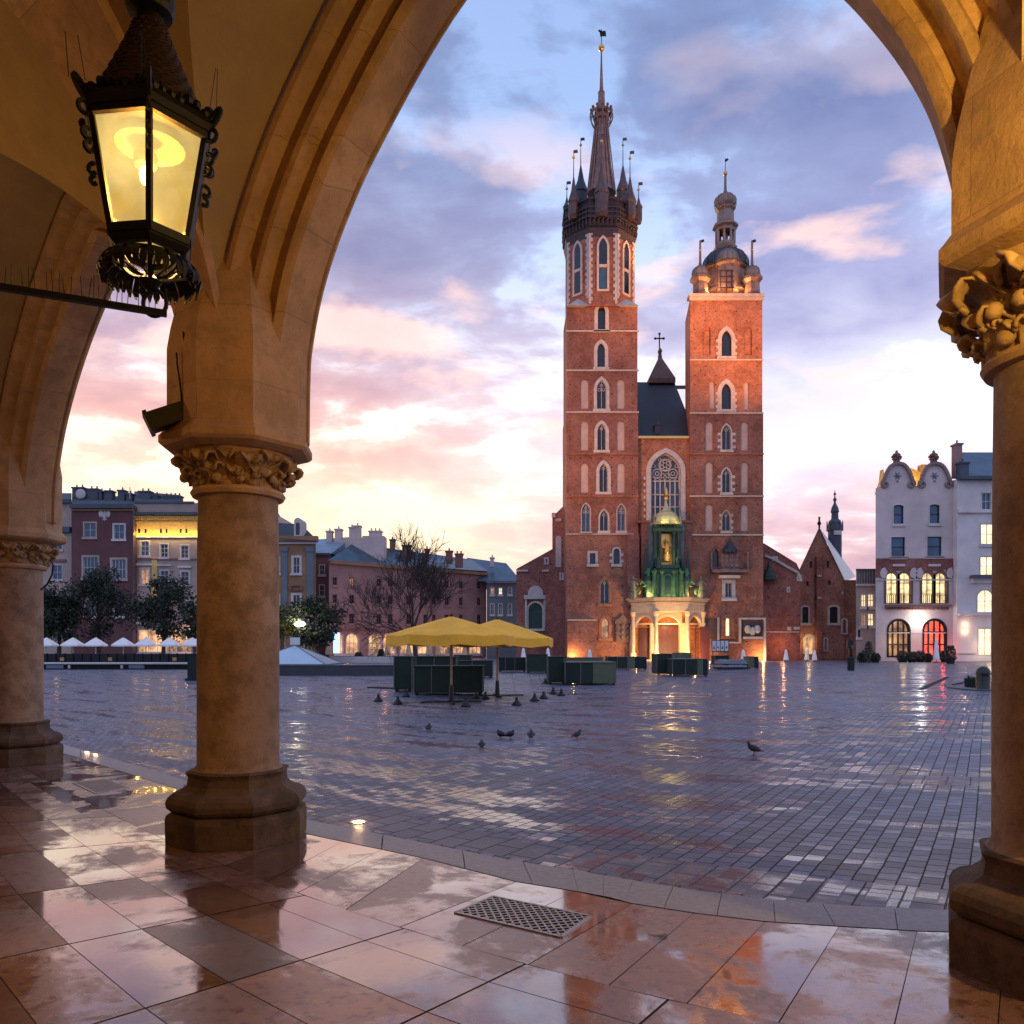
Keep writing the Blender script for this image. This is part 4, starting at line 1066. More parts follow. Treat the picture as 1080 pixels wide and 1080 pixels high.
b.build('tracery', M['trim'], bw)
mb = MB(); cbox(mb, 672.5, 729.5, 459, 461.5, -1.6, -.35); mb.build('cornice', M['gold'], church)
# nave roof and crossing turret
def Pq(px, py, D): p = P(px, py, D); return tuple(p)
mb = MB(); D1, D2 = DC+1.3, DC+22; z1 = cz(460); 
rpx = 402
mb.add([Pq(670, 460, D1), Pq(734, 460, D1), (cx(734), D1+13, EYE+(HY-403)/F*(D1+13)), (cx(670)-1, D1+13, EYE+(HY-403)/F*(D1+13)), (cx(734), D1+26, cz(460)), (cx(670), D1+26, cz(460))], [(0, 1, 2, 3), (3, 2, 4, 5), (0, 3, 5), (1, 4, 2)])
roof = mb.build('nave_roof', M['slate'], church)
mb = MB(); p = P(698.5, 450, D1+3); mb.bar((p.x-.5, p.y-1.2, p.z-1), (p.x-.5, p.y-1.2, p.z+1.2), .1); FC.slab(mb, cu(693.5), cu(700.5), cz(455), cz(444), -4.0, -2.0)
FC.prism(mb, [(cu(692.5), cz(444)), (cu(701.5), cz(444)), (cu(697), cz(438))], -4.5, -1.9); mb.build('dormer', M['slate'], roof)
Dt = D1+14; k_ = Dt/F
def tx(px): return (px-540)*k_
def tz(py): return EYE+(HY-py)*k_
mb = MB(); mb.lathe(tx(696), Dt, [(18*k_*1.08, tz(408)), (18*k_*1.08, tz(403)), (.4, tz(378.5)), (.3, tz(373)), (.45, tz(370.5)), (.12, tz(367))], n=4, ph=PI/4)
mb.add([(tx(678), Dt+2, tz(406)), (tx(730), Dt+2, tz(406)), (tx(730), Dt+2, tz(402)), (tx(678), Dt+2, tz(402))], [(0, 1, 2, 3)])
tu = mb.build('crossing_turret', plain('brown_tiles', (.20, .12, .095), .7, var=.35, scale=2), church)
mb = MB(); mb.bar((tx(695.5), Dt, tz(368)), (tx(695.5), Dt, tz(352)), .16); mb.bar((tx(691), Dt, tz(357)), (tx(700), Dt, tz(357)), .16)
for a, b_ in ((691, 357), (700, 357), (695.5, 352)): mb.ball((tx(a), Dt, tz(b_)), .2, 6)
mb.build('cross', M['iron'], tu)
# --- left annex
FL = Facade(544, DC+7, 600, DC+6)
ol = [FL.uz(*q) for q in ((544.5, 696), (600, 696), (600, 528), (582.5, 545), (582.5, 579), (544.5, 600))]
ol[0] = (ol[0][0], 0); ol[1] = (ol[1][0], 0)
mon = sh('round', 557.5, 636, 572, 663, FL)
FL.wall('side_aisle_wall', M['brickC'], church, ol, [mon], 12, .3)
FL.window(church, mon, reveal=.28, glass='green', frame='trim', fw=.3, mull=None, sill=True, name='memorial_window')
mb = MB(); a0, a1, b0, b1 = FL.rectpx(553, 632, 576, 628); FL.slab(mb, a0, a1, b0, b1, 0, .5)
lun = shape('round', *FL.rectpx(557, 628, 573, 618)); FL.prism(mb, lun, 0, .3)
for x0, x1 in ((554, 556), (573.5, 575.5)): a0, a1, b0, b1 = FL.rectpx(x0, 662, x1, 632); FL.slab(mb, a0, a1, b0, b1, 0, .35)
mb.build('memorial_surround', M['trim2'], church)
for x0, y0, x1, y1 in ((574, 588, 579, 595.5), (590, 604, 594.5, 612), (586, 547, 592, 550)): 
    mb = MB(); q = shape('rect', *FL.rectpx(x0, y1, x1, y0)); FL.ringp(mb, grow(q, -.22, kz0=-.22), q, 0, .15); mb.build('stone_surround', M['trim2'], church)
for x0, y0, x1, y1 in ((545, 601, 557, 603), (572, 601, 579, 603), (582, 541, 586, 546), (595, 566, 600, 568.5)): mb = MB(); a0, a1, b0, b1 = FL.rectpx(x0, y1, x1, y0); FL.slab(mb, a0, a1, b0, b1, 0, .25); mb.build('stone_dressing', M['trim2'], church)
q = sh('round', 586, 565, 592, 598, FL); mb = MB(); FL.prism(mb, q, 0, .06); mb.build('blind_niche', M['trim2'], church)
mb = MB(); a0, a1, b0, b1 = FL.rectpx(577, 696, 600, 620); FL.slab(mb, a0, a1, 0, b1, 0, 2.2); mb.build('buttress', M['brickC'], church)
# --- right side aisle with sloping gable
FR = Facade(803, DC+3, 848, DC+3)
ol = [FR.uz(*q) for q in ((803, 696), (844, 696), (844, 602), (840, 594), (806, 573), (803, 573))]; ol[0] = (ol[0][0], 0); ol[1] = (ol[1][0], 0)
FR.wall('side_aisle_wall', M['brickC'], church, ol, [], 10, .3)
mb = MB()
for a, b in zip(((806, 586), (816, 590), (830, 598), (841, 604)), ((816, 590), (830, 598), (841, 604), (844.5, 613))):
    pa = FR.uz(*a); pb = FR.uz(*b); mb.bar(FR.t(pa[0], pa[1], .15), FR.t(pb[0], pb[1], .15), .35, .3)
mb.build('stone_coping', M['trim2'], church)
for x0, y0, x1, y1 in ((814, 587, 820, 592), (829, 619, 833, 625), (830, 661, 834, 665), (837, 661, 843, 664), (840, 606, 845, 613)): 
    mb = MB(); q = shape('rect', *FR.rectpx(x0, y1, x1, y0)); FR.ringp(mb, grow(q, -.22, kz0=-.22), q, 0, .22); mb.build('stone_surround', M['trim2'], church)
mb = MB()
a0, a1, b0, b1 = FR.rectpx(806, 667, 843, 666); FR.slab(mb, a0, a1, b0, b1, 0, .15)
mb.build('string_course', M['trim2'], church)
mb = MB(); q = FR.uz(810, 612); p = FR.t(q[0], q[1], .5); mb.lathe(p[0], p[1], [(1.1, p[2]), (.9, p[2]+.6), (.3, p[2]+1.5), (.1, p[2]+2.4)], n=8); mb.build('turret_roof', M['green'], church)

# --- the porch
pX = cx(703); fy_ = DC-.2
mb = MB()
def half_poly(r, n=5, dep=.55, y=fy_): return [(pX+r*math.cos(PI+PI*i/n)*1.0, y+r*dep*math.sin(PI+PI*i/n)) for i in range(n+1)]
def prism_h(mb, poly, z0, z1):
    n = len(poly); vs = [(x, y, z0) for x, y in poly]+[(x, y, z1) for x, y in poly]
    mb.add(vs, [tuple(range(n))[::-1], tuple(range(n, 2*n))]+[(i, (i+1) % n, n+(i+1) % n, n+i) for i in range(n)])
def porch_poly(hw, dep, y=fy_):  # five-sided plan
    return [(pX-hw, y), (pX-hw, y-dep*.25), (pX-hw*.44, y-dep), (pX+hw*.44, y-dep), (pX+hw, y-dep*.25), (pX+hw, y)]
HWP = 4.85; DP = 3.6
for hw, dp, a, b in ((5.15, 3.9, 635.5, 633.5), (5.4, 4.15, 633.5, 632), (4.75, 3.5, 646, 635.5), (4.9, 3.65, 638, 636.5)):
    prism_h(mb, porch_poly(hw, dp), cz(a), cz(b)+.001*hw)
ent = mb.build('entablature', M['portal'], church)
mb = MB(); prism_h(mb, porch_poly(4.9, 3.7), -.02, .18); mb.build('porch_step', M['portal'], church)
crn = porch_poly(4.55, 3.35)
for k, (x, y) in enumerate(crn[1:5]):
    b = MB(); b.lathe(x, y, [(.42, .15), (.42, 1.0), (.33, 1.05), (.30, 1.15), (.27, 1.2), (.235, cz(651)), (.27, cz(650.8)), (.40, cz(648)), (.42, cz(646))], n=16)
    b.build('porch_column', M['portal'], church, smooth=True)
# inner arch wall and side arches
FP = Facade(500, DC-3.1, 900, DC-3.1); 
def archring(fac, x0, x1, yt, yb, name='porch_arch', w=.3, dd=.45):
    u0, u1, z0, z1 = fac.rectpx(x0, yb, x1, yt); q = shape('round', u0, u1, z0, z1, 10)
    top = grow(q, w); b = MB(); 
    arc_i = q[2:]; arc_o = top[2:]; n = len(arc_i)
    b.add([fac.t(u, z, 0) for u, z in arc_i]+[fac.t(u, z, 0) for u, z in arc_o]+[fac.t(u, z, -dd) for u, z in arc_i]+[fac.t(u, z, -dd) for u, z in arc_o],
          [f for i in range(n-1) for f in ((i, i+1, n+i+1, n+i), (2*n+i, 2*n+i+1, i+1, i), (3*n+i, 3*n+i+1, n+i+1, n+i))])
    zt = fac.uz(700, 646)[1]
    sp_ = [(u0-w, q[2][1])]+[(u, z) for u, z in reversed(arc_o)]+[(u1+w, q[2][1]), (u1+w, zt), (u0-w, zt)]
    fac.prism(b, [(u, z) for u, z in sp_], -dd+.05, -.06)
    return b.build(name, M['portal'], church)
archring(FP, 692.5, 717, 650, 662)
# side arches run on the slanted faces
for sg in (-1, 1):
    A2 = Vector((crn[2][0] if sg < 0 else crn[3][0], crn[2][1], 0)); B2 = Vector((crn[1][0] if sg < 0 else crn[4][0], crn[1][1], 0))
    fs = Facade.__new__(Facade); a_, b_ = (B2, A2) if sg < 0 else (A2, B2)
    fs.A = a_; fs.d = (b_-a_).normalized(); fs.len = (b_-a_).length; fs.n = Vector((fs.d.y, -fs.d.x, 0))
    q = shape('round', .4, fs.len-.4, cz(664), cz(651), 10); b = MB(); to = grow(q, .22)
    fs.ringp(b, q[2:], to[2:], -.4, .02); 
    fs.prism(b, [(0, q[2][1])]+[(u, z) for u, z in reversed(to[2:])]+[(fs.len, q[2][1]), (fs.len, cz(646)), (0, cz(646))], -.35, -.06)
    b.build('porch_arch', M['portal'], church)
mb = MB()
for x0, x1 in ((684.5, 689.5), (715, 721.5), (664, 668), (739.5, 742.5)): cbox(mb, x0, x1, 659, 698, -.02, 1.1 if x0 in (684.5, 715) else .6)
cbox(mb, 670, 742, 657.5, 659, 0, 1.2)
mb.build('inner_pier', M['portal'], church)
mb = MB(); cbox(mb, 669, 741, 646, 698, .02, .12); mb.build('inner_wall', M['brickB'], church)
mb = MB(); cbox(mb, 690.5, 714.5, 659, 697.5, .12, .3)
for i in range(4):
    for j in range(3): cbox(mb, 691.5+i*6, 696.3+i*6, 661+j*12, 671+j*12, .29, .36)
mb.build('double_door', M['door'], church)
mb = MB(); cbox(mb, 673, 684, 662, 697.5, .12, .3); mb.build('side_door', M['door'], church)
mb = MB(); mb.bar((cx(731), DC-1.4, cz(697)), (cx(731), DC-1.4, cz(662)), .1); mb.box(cx(732.5), cx(742), DC-3.3, DC-3.15, .05, cz(661.5)); mb.build('open_door_leaf', M['door'], church)
# green bronze tiers and the lit niche above
mb = MB()
FQ = Facade(500, DC-1.6, 900, DC-1.6)
def qs(mb, x0, x1, y0, y1, w0, w1, fac=FQ): a0, a1, b0, b1 = fac.rectpx(x0, y1, x1, y0); fac.slab(mb, a0, a1, b0, b1, w0, w1)
tier = MB(); qs(tier, 692, 714, 600, 632, -1.8, .7); qs(tier, 681, 726, 612, 632, -1.8, .2)
for sg in (-1, 1):
    for r0, x, y in ((5.2, 686, 606), (4, 678, 617), (3.2, 672, 625)):
        X_ = 703+sg*(703-x) ; u, z = FQ.uz(X_, y); pts = []
        for k in range(13): a = k/12*1.6*PI; rr_ = r0*.125*(1-k/16); pts.append(FQ.t(u+sg*rr_*math.cos(a), z+rr_*math.sin(a), .35))
        tier.tube(pts, .22, 6)
    for x in (683, 690): qs(tier, 703+sg*(703-x)-1.4, 703+sg*(703-x)+1.4, 600, 630, .1, .8)
tier.build('lower_tier', M['greenlit'], church)
mb = MB(); qs(mb, 699, 708, 602, 628, .7, .85); qs(mb, 683, 688, 612, 628, .2, .45); qs(mb, 718, 723, 612, 628, .2, .45); mb.build('tier_panel', M['green'], church)
def figure(x, yb, yt, mat, name='statue', fac=FQ, w=.4):
    u, z0 = fac.uz(x, yb); z1 = fac.uz(x, yt)[1]; h = z1-z0; p = fac.t(u, z0, w); b = MB()
    b.lathe(p[0], p[1], [(h*.17, z0), (h*.17, z0+h*.28), (h*.12, z0+h*.30), (h*.15, z0+h*.36), (h*.11, z0+h*.62), (h*.14, z0+h*.76), (h*.05, z0+h*.83), (h*.07, z0+h*.90), (h*.05, z0+h*.97), (.02, z0+h)], n=9)
    b.tube([(p[0]-h*.13, p[1], z0+h*.74), (p[0]-h*.17, p[1]-.1, z0+h*.6), (p[0]-h*.06, p[1]-.2, z0+h*.56)], [h*.04, h*.035, h*.03], 6)
    b.tube([(p[0]+h*.13, p[1], z0+h*.74), (p[0]+h*.2, p[1]-.05, z0+h*.63), (p[0]+h*.13, p[1]-.2, z0+h*.7)], [h*.04, h*.035, h*.03], 6)
    return b.build(name, mat, church, smooth=True)
M['statue'] = plain('weathered_statue_stone', (.20, .17, .13), .8, var=.5, scale=5)
for x in (667, 685, 722, 739): figure(x, 632, 608, M['statue'])
# side volutes, broken pediment and small columns that make the bay taper upward
for sg in (-1, 1):
    mb = MB(); pts = []
    for k in range(17):
        t_ = k/16; u, z = FQ.uz(703+sg*(19-9*t_**1.5), 612-34*t_); pts.append(FQ.t(u, z, .1+.3*math.sin(t_*PI)))
    mb.tube(pts, [.42-.26*k/16 for k in range(17)], 8); u, z = FQ.uz(703+sg*20, 611); mb.ball(FQ.t(u, z, .3), .62, 10); mb.build('volute', M['green'], church, smooth='all')
    for xo in (6.2, 14.5):
        u, z0 = FQ.uz(703+sg*xo, 630); z1 = FQ.uz(703, 603)[1]; p = FQ.t(u, z0, .95); mb = MB(); mb.lathe(p[0], p[1], [(.34, z0), (.34, z0+.4), (.24, z0+.5), (.2, z1-.35), (.36, z1-.1), (.38, z1)], n=10); mb.build('small_column', M['greenlit'], church)
    figure(703+sg*10.5, 600, 586, M['green'], 'small_statue', w=.9)
mb = MB(); u0_, u1_, z0_, z1_ = FQ.rectpx(689, 557, 717, 549); FQ.prism(mb, shape('round', u0_, u1_, z0_, z1_), -.9, .8)
for k in range(9): u, z = FQ.uz(690+k*3.25, 556+0*k); mb.ball(FQ.t(u, z, .8), .2, 6)
mb.build('canopy_pediment', M['green'], church)
mb = MB(); u, z = FQ.uz(703, 617)
q_ = shape('round', *FQ.rectpx(698, 629, 708, 606)); FQ.ringp(mb, grow(q_, -.18, kz0=-.18), q_, .85, 1.0); mb.build('arched_panel', M['greenlit'], church)
for x in (680.5, 725.5):
    u, z0 = FQ.uz(x, 604); p = FQ.t(u, z0, 0); b = MB(); b.lathe(p[0], p[1], [(.5, z0-1), (.42, z0), (.28, z0+.3), (.06, z0+3.6), (.12, z0+3.7), (.02, z0+3.9)], n=4, ph=PI/4); b.build('obelisk', M['green'], church)
mb = MB(); qs(mb, 689, 717, 554, 600, -1.2, -1.0); qs(mb, 684.5, 688.8, 552, 630, -1.2, -.2); qs(mb, 717.2, 722, 552, 630, -1.2, -.2); mb.build('bay_wall', plain('bay_grey_green', (.14, .16, .15), .7, var=.4, scale=1.5), church)
for xa, xb, xc, xd, ye in ((676, 686, 671.5, 685, 610), (720, 729, 719, 730, 600)):
    mb = MB(); cbox(mb, xa, xb, 552, ye, -.5, .35); cbox(mb, xc, xd, 549.5, 552, -.5, .5); mb.build('dark_pier', M['brickC'], church)
mb = MB()
for x in (690.5, 695.5, 710.5, 715.5):
    u, z0 = FQ.uz(x, 598); z1 = FQ.uz(x, 561)[1]; p = FQ.t(u, z0, .3); mb.lathe(p[0], p[1], [(.3, z0), (.22, z0+.3), (.2, z1-.4), (.36, z1)], n=10)
qs(mb, 687.5, 718.5, 556, 561, -1.0, .75); qs(mb, 691, 715, 596, 600, -1.0, .9)
mb.build('canopy_column', M['green'], church)
mb = MB(); qs(mb, 696.5, 709.5, 562, 596, -.9, -.7); mb.build('niche_back', M['gold'], church)
u, z0 = FQ.uz(703, 592); figure(703, 592, 567, M['gold'], 'golden_statue', w=.1)
mb = MB(); p = FQ.t(u, 0, -.3); mb.lathe(p[0], p[1], [(1.95, cz(556)), (2.05, cz(554)), (1.75, cz(552.5)), (1.6, cz(548)), (1.25, cz(543.5)), (.6, cz(540.5)), (.35, cz(537)), (.12, cz(532)), (.05, cz(524))], n=12); mb.build('bay_dome', plain('pale_gilt_dome', (.5, .46, .22), .5, .2, var=.3, scale=2), church)
for x in (689, 717): figure(x, 554, 543, M['statue'], w=.5)
mb = MB(); mb.ball((p[0], p[1], cz(528)), .3, 8); mb.lathe(p[0], p[1], [(.05, cz(532)), (.3, cz(524)), (.2, cz(519)), (.03, cz(516))], n=6); mb.build('gilt_finial', M['gold'], church)

# --- floodlighting of the church
def flood(px, py, D, e, tpx, tpy, tD, spot=70, c=(1, .50, .18), size=.3): return lamp('SPOT', tuple(P(px, py, D)), e, c, tuple(P(tpx, tpy, tD)), size, spot)
for x in (602,): lamp('POINT', tuple(FC.t(cu(x+1), .5, 1.9)), 380, (1, .52, .16), size=.15)
lamp('POINT', tuple(FC.t(cu(802.5), .6, 1.0)), 330, (1, .52, .16), size=.15)
lamp('POINT', tuple(FC.t(cu(640), .6, 1.4)), 60, (1, .52, .16), size=.15)
lamp('POINT', tuple(FC.t(cu(687), .5, 4.6)), 520, (1, .60, .2), size=.12); lamp('POINT', tuple(FC.t(cu(725), .5, 4.6)), 420, (1, .60, .2), size=.12)
lamp('POINT', tuple(FC.t(cu(668), .5, 2.3)), 220, (1, .60, .2), size=.12); lamp('POINT', tuple(FC.t(cu(703), 4.9, 2.0)), 260, (1, .58, .25), size=.2)
lamp('POINT', tuple(FC.t(cu(679), cz(628), 2.8)), 90, (1, .85, .3), size=.1); lamp('POINT', tuple(FC.t(cu(727), cz(628), 2.8)), 90, (1, .85, .3), size=.1)
lamp('POINT', tuple(FC.t(cu(703), cz(628), 4.2)), 110, (1, .85, .3), size=.1); lamp('POINT', tuple(FC.t(cu(703), cz(590), 2.9)), 55, (1, .72, .25), size=.1)
lamp('POINT', tuple(FC.t(cu(695), cz(553), 3.6)), 45, (1, .82, .35), size=.1); lamp('POINT', tuple(FC.t(cu(711), cz(553), 3.6)), 45, (1, .82, .35), size=.1)

lamp('POINT', tuple(FC.t(cu(744), .5, 2.0)), 200, (1, .60, .2), size=.12)
lamp('AREA', tuple(FC.t(cu(703), .6, 7.0)), 900, (1, .62, .26), tuple(FC.t(cu(703), 6.5, 1.0)), 1.5)

# small floods standing on the tower roofs
lamp('SPOT', tuple(FC.t(cu(733), cz(309)+1.2, -2)), 9000, (1, .42, .10), (cx(660), DC+2, cz(232)), .2, 55, .9)
lamp('POINT', tuple(FC.t(cu(752), cz(310)+.6, -.6)), 420, (1, .52, .22), size=.15); lamp('POINT', tuple(FC.t(cu(781), cz(310)+.6, -.6)), 320, (1, .52, .22), size=.15)
# ================================================================ houses round the square
def house(label, cat, px0, D0, px1, D1, ye, mat, wins, thick=10, name='town_house', extra=None, zbot=0, eave=None, ye1=None, reveal=.22, skew=None):
    f = Facade(px0, D0, px1, D1)
    if skew is not None: f.back = Vector((skew, 1, 0))
    b0 = f.uz(px0, HY); b1 = f.uz(px1, HY); z0 = f.uz(px0, ye)[1]; z1 = f.uz(px1, ye1 if ye1 else ye)[1]
    mid = f.t(b1[0]/2, 0, -thick/2)
    t = thing(name, label, cat, (mid[0], mid[1], 0), group=None)
    ol = extra(f) if extra else [(b0[0], zbot), (b1[0], zbot), (b1[0], z1), (b0[0], z0)]
    ws = []
    for w in wins:
        kind, xa, ya, xb, yb = w[:5]; k = dict(w[5]) if len(w) > 5 else {}
        ws.append((shape(kind, *f.rectpx(xa, ya, xb, yb)), k))
    f.wall('wall', mat, t, ol, [w[0] for w in ws], thick, reveal)
    for p, k in ws:
        kk = dict(reveal=reveal-.02, frame='whitetrim', fw=.11, proud=.06, mull=(2, 2), mw=.065, mullmat='whitetrim', sill=True); kk.update(k)
        f.window(t, p, **kk)
    if eave:
        for (xa, xb, ya, yb, pr, em) in eave:
            mb = MB(); a0, a1, c0, c1 = f.rectpx(xa, ya, xb, yb); f.slab(mb, a0, a1, c0, c1, -.05, pr); mb.build('cornice', M[em], t)
    return t, f
def roofquad(t, pts, mat, name='roof', back=True):
    """pts: (px,py,D) front eave left/right then ridge right/left; back slope and gables follow"""
    v = [P(*p) for p in pts]; mb = MB()
    if back:
        e0 = v[3]+(v[3]-v[0])*1.0; e1 = v[2]+(v[2]-v[1])*1.0; e0.z = v[0].z; e1.z = v[1].z
        v += [e1, e0]; mb.add([tuple(p) for p in v], [(0, 1, 2, 3), (3, 2, 4, 5), (0, 3, 5), (1, 4, 2)])
    else: mb.add([tuple(p) for p in v], [(0, 1, 2, 3)])
    return mb.build(name, M[mat], t)
def chim(t, x0, x1, y0, y1, D, mat='greyroof', d=1.2):
    mb = MB(); a = P(x0, y1, D); b = P(x1, y0, D); mb.box(a.x, b.x, D, D+d, a.z, b.z); mb.box(a.x-.12, b.x+.12, D-.12, D+d+.12, b.z, b.z+.22)
    n = max(1, int((b.x-a.x)/.6))
    for i in range(n): mb.lathe(a.x+(b.x-a.x)*(i+.5)/n, D+d/2, [(.14, b.z+.2), (.12, b.z+.7)], n=6)
    return mb.build('chimney', M[mat], t)
def fr(*k): return k
WG = dict(glass='glassblue')
# -- row on the left, seen between the columns
t, f = house('cream house with a dark ledge, cut off by the far left column', 'house', -60, 126, 75.5, 126, 529, M['cream'],
   [('rect', 56, 565, 65.5, 579.5, WG), ('rect', 55.5, 596, 65.5, 611, WG), ('rect', 56, 628, 65, 642, WG), ('rect', 20, 565, 31, 579.5, WG), ('rect', 20, 596, 31, 611, WG)],
   eave=[(-60, 75.5, 556, 562, .6, 'greyroof'), (-60, 75.5, 527, 531, .6, 'greyroof'), (50, 70, 590, 592.5, .3, 'frieze')])
roofquad(t, [(-60, 527, 125.5), (75.5, 527, 125.5), (75.5, 520, 131), (-60, 520, 131)], 'greyroof')
t, f = house('dark purple red house with an eagle emblem high on its front', 'house', 76, 125, 141.3, 125, 534, M['purple'],
   [('rect', 89, 551.5, 101, 566.5, dict(glass='glassblue', fw=.2, frame='cream')), ('rect', 120.5, 553.5, 131, 568.5, dict(glass='glassblue', fw=.25)),
    ('rect', 88, 587.5, 103, 609.5, dict(mull=(4, 2), fw=.28, glass='glassblue', frame='cream')), ('rect', 118, 590, 132.5, 610.5, dict(mull=(4, 2), fw=.28, glass='glassblue', frame='cream')),
    ('rect', 90, 632, 102, 650, dict(mull=(2, 2))), ('rect', 120, 632, 131, 650, dict(mull=(2, 2)))],
   eave=[(75.8, 141.5, 532, 536.5, .7, 'greyroof'), (76, 141, 537, 539, .3, 'ochre')])
# eagle with spread wings
mb = MB(); c = f.uz(110.5, 543)
def ep(dx, dz): return (c[0]+dx*.145, c[1]+dz*.145)
f.prism(mb, [ep(-.9, -4.5), ep(0, -6.8), ep(.9, -4.5), ep(1.6, -1), ep(.9, 2.6), ep(1.2, 4.4), ep(0, 5.2), ep(-.9, 4.2), ep(-.6, 2.6), ep(-1.6, -1)], 0, .14)
for sg in (-1, 1):
    f.prism(mb, [ep(sg*a, b) for a, b in ([(1.2, 2.2), (3.2, 4.6), (5.4, 4.2), (6.2, 1.5), (5.2, -2.5), (4.4, -.5), (3.9, -3.6), (3.1, -1), (2.6, -3.5), (1.6, -.8)][::sg])], .0, .12)
    f.prism(mb, [ep(sg*a, b) for a, b in ([(.8, -3.5), (2.4, -5), (2.0, -6), (.6, -4.6)][::sg])], 0, .1)
mb.build('eagle_emblem', M['whitetrim'], t)
roofquad(t, [(75.8, 532, 124.6), (141.5, 534.5, 124.6), (141.5, 524, 131), (75.8, 521, 131)], 'greyroof')
for a in ((76, 88, 515, 526), (92, 103, 516.5, 527), (104, 107, 519, 527), (110, 118, 518.5, 528), (124, 131, 518, 529), (133, 139, 521.5, 530)): chim(t, *a, 128)
mb = MB(); p = P(85, 521, 127.5); mb.ball(tuple(p), .8, 10, sy=.3); p = P(137, 519, 127.5)
mb.bar(tuple(P(137, 526, 127.5)), tuple(P(137, 514, 127.5)), .1); mb.build('satellite_dish', M['whitetrim'], t)
mb = MB(); a0, a1, b0, b1 = f.rectpx(140.4, 535, 141.4, 690); f.slab(mb, a0, a1, b0, b1, 0, .2); mb.build('drainpipe', M['greyroof'], t)
wC = []
for (a, b), (y0, y1) in [((148.5, 157), (571, 586)), ((169.5, 177), (574, 587.5)), ((191, 198.5), (575.5, 588.5))]: wC.append(('rect', a, y0, b, y1, dict(fw=.2, mull=(2, 3), glass='glassblue' if a < 150 else 'glass')))
for (a, b), (y0, y1), g in [((148.5, 157), (600, 616), 'litdim'), ((169.5, 177.5), (602, 616.5), 'glass'), ((191, 199), (603, 617), 'glass'), ((148.5, 157), (636, 650), 'glassblue'), ((169.5, 177.5), (636, 650), 'litshop'), ((191, 199), (634, 647), 'glass')]: wC.append(('rect', a, y0, b, y1, dict(fw=.2, mull=(2, 3), glass=g)))
wC.append(('rect', 146, 664, 206, 688, dict(glass='litshop', mull=(6, 1), fw=.1)))
t, f = house('beige house with a golden floodlit cornice under its parapet', 'house', 141.6, 126, 211, 126, 530.5, M['beige'], wC,
   eave=[(141.6, 209, 541, 543.5, .9, 'greyroof'), (141.6, 205, 529, 531, .2, 'greyroof'), (142, 211, 565.5, 567, .35, 'whitetrim'), (142, 211, 589, 590.5, .2, 'frieze'), (142, 211, 656, 658.5, .5, 'whitetrim'), (144, 161, 594.5, 596.5, .3, 'whitetrim'), (166, 181, 595.5, 597, .3, 'whitetrim'), (188, 202, 597, 599, .3, 'whitetrim')])
mb = MB(); a0, a1, b0, b1 = f.rectpx(142, 565, 210, 544); f.slab(mb, a0, a1, b0, b1, 0, .12)
for i in range(34):
    u = a0+(a1-a0)*(i+.5)/34; f.slab(mb, u-.08, u+.08, b1-.7, b1-.1, .1, .55)
f.slab(mb, a0, a1, b1-1.2, b1-.95, .1, .3); fz = mb.build('golden_frieze', M['goldlit'], t)
for x0, x1 in ((146, 148.5), (153, 155), (169, 171), (175, 177), (190, 192), (196, 198)):
    mb = MB(); c0, c1, d0, d1 = f.rectpx(x0, 562.5, x1, 558); f.slab(mb, c0, c1, d0, d1, .12, .15); mb.build('attic_window', M['glass'], fz)
mb = MB(); c0, c1, d0, d1 = f.rectpx(160.5, 640, 166, 588); f.slab(mb, c0, c1, d0, d1, 0, .14); mb.build('pilaster', M['litwall'], t)  # lit strip of wall, no pilaster: the glow is put into its colour
for k in range(7): lamp('POINT', f.t(a0+(a1-a0)*(k+.5)/7, b0+.15, .75), 70, (1, .66, .16), size=.1)
lamp('POINT', f.t((c0+c1)/2, d0-.4, .7), 60, (1, .5, .2), size=.1)
lamp('POINT', f.t(a0+9, 3.6, 1.5), 300, (1, .6, .4), size=.3)
roofquad(t, [(141.6, 530, 126.2), (190, 530, 126.2), (190, 522, 131), (141.6, 518, 131)], 'greyroof')
for a in ((146, 158, 519, 530), (162, 166, 523, 530), (172, 190, 524, 531)): chim(t, *a, 128)
t, f = house('grey plastered house with a blue roof, mostly behind the middle column', 'house', 211.2, 127, 296, 127, 545, M['palehouse'],
   [('rect', 222, 575, 232, 590), ('rect', 250, 575, 260, 590), ('rect', 222, 605, 232, 620), ('rect', 250, 605, 260, 620)])
roofquad(t, [(196, 541, 127.5), (296, 545, 127.5), (285, 528, 134), (212, 527, 134)], 'roofblue')
# -- houses between the middle column and the church
t, f = house('ochre palace front with pale pilasters and a dormer in its dark roof', 'house', 270, 120, 333, 120, 572, M['ochre'], skew=-.25, wins=
   [('rect', 309.5, 588, 316, 604.5, dict(fw=.3, mull=(2, 2))), ('rect', 309, 627.5, 316, 647, dict(fw=.3, mull=(2, 2))), ('rect', 288, 588, 295, 604.5), ('rect', 288, 627.5, 295, 647)],
   eave=[(270, 336, 566, 571, .9, 'ochre'), (270, 334, 571.5, 574, .4, 'whitetrim'), (306, 319, 605.5, 607, .3, 'whitetrim')])
for x0, x1 in ((298, 303.5), (324, 331)):
    mb = MB(); a0, a1, b0, b1 = f.rectpx(x0, 660, x1, 580); f.slab(mb, a0, a1, b0, b1, 0, .28); a0, a1, b0, b1 = f.rectpx(x0-.8, 582, x1+.8, 577); f.slab(mb, a0, a1, b0, b1, 0, .42); mb.build('pilaster', M['bluegrey'], t)
mb = MB(); q = shape('seg', *f.rectpx(306, 623, 319.5, 616.5)); f.ringp(mb, grow(q, -.25, kz0=-.05), q, 0, .35); mb.build('pediment', M['frieze'], t)
roofquad(t, [(268, 566, 119), (336, 571, 119), (318, 553, 126), (270, 550, 126)], 'slate')
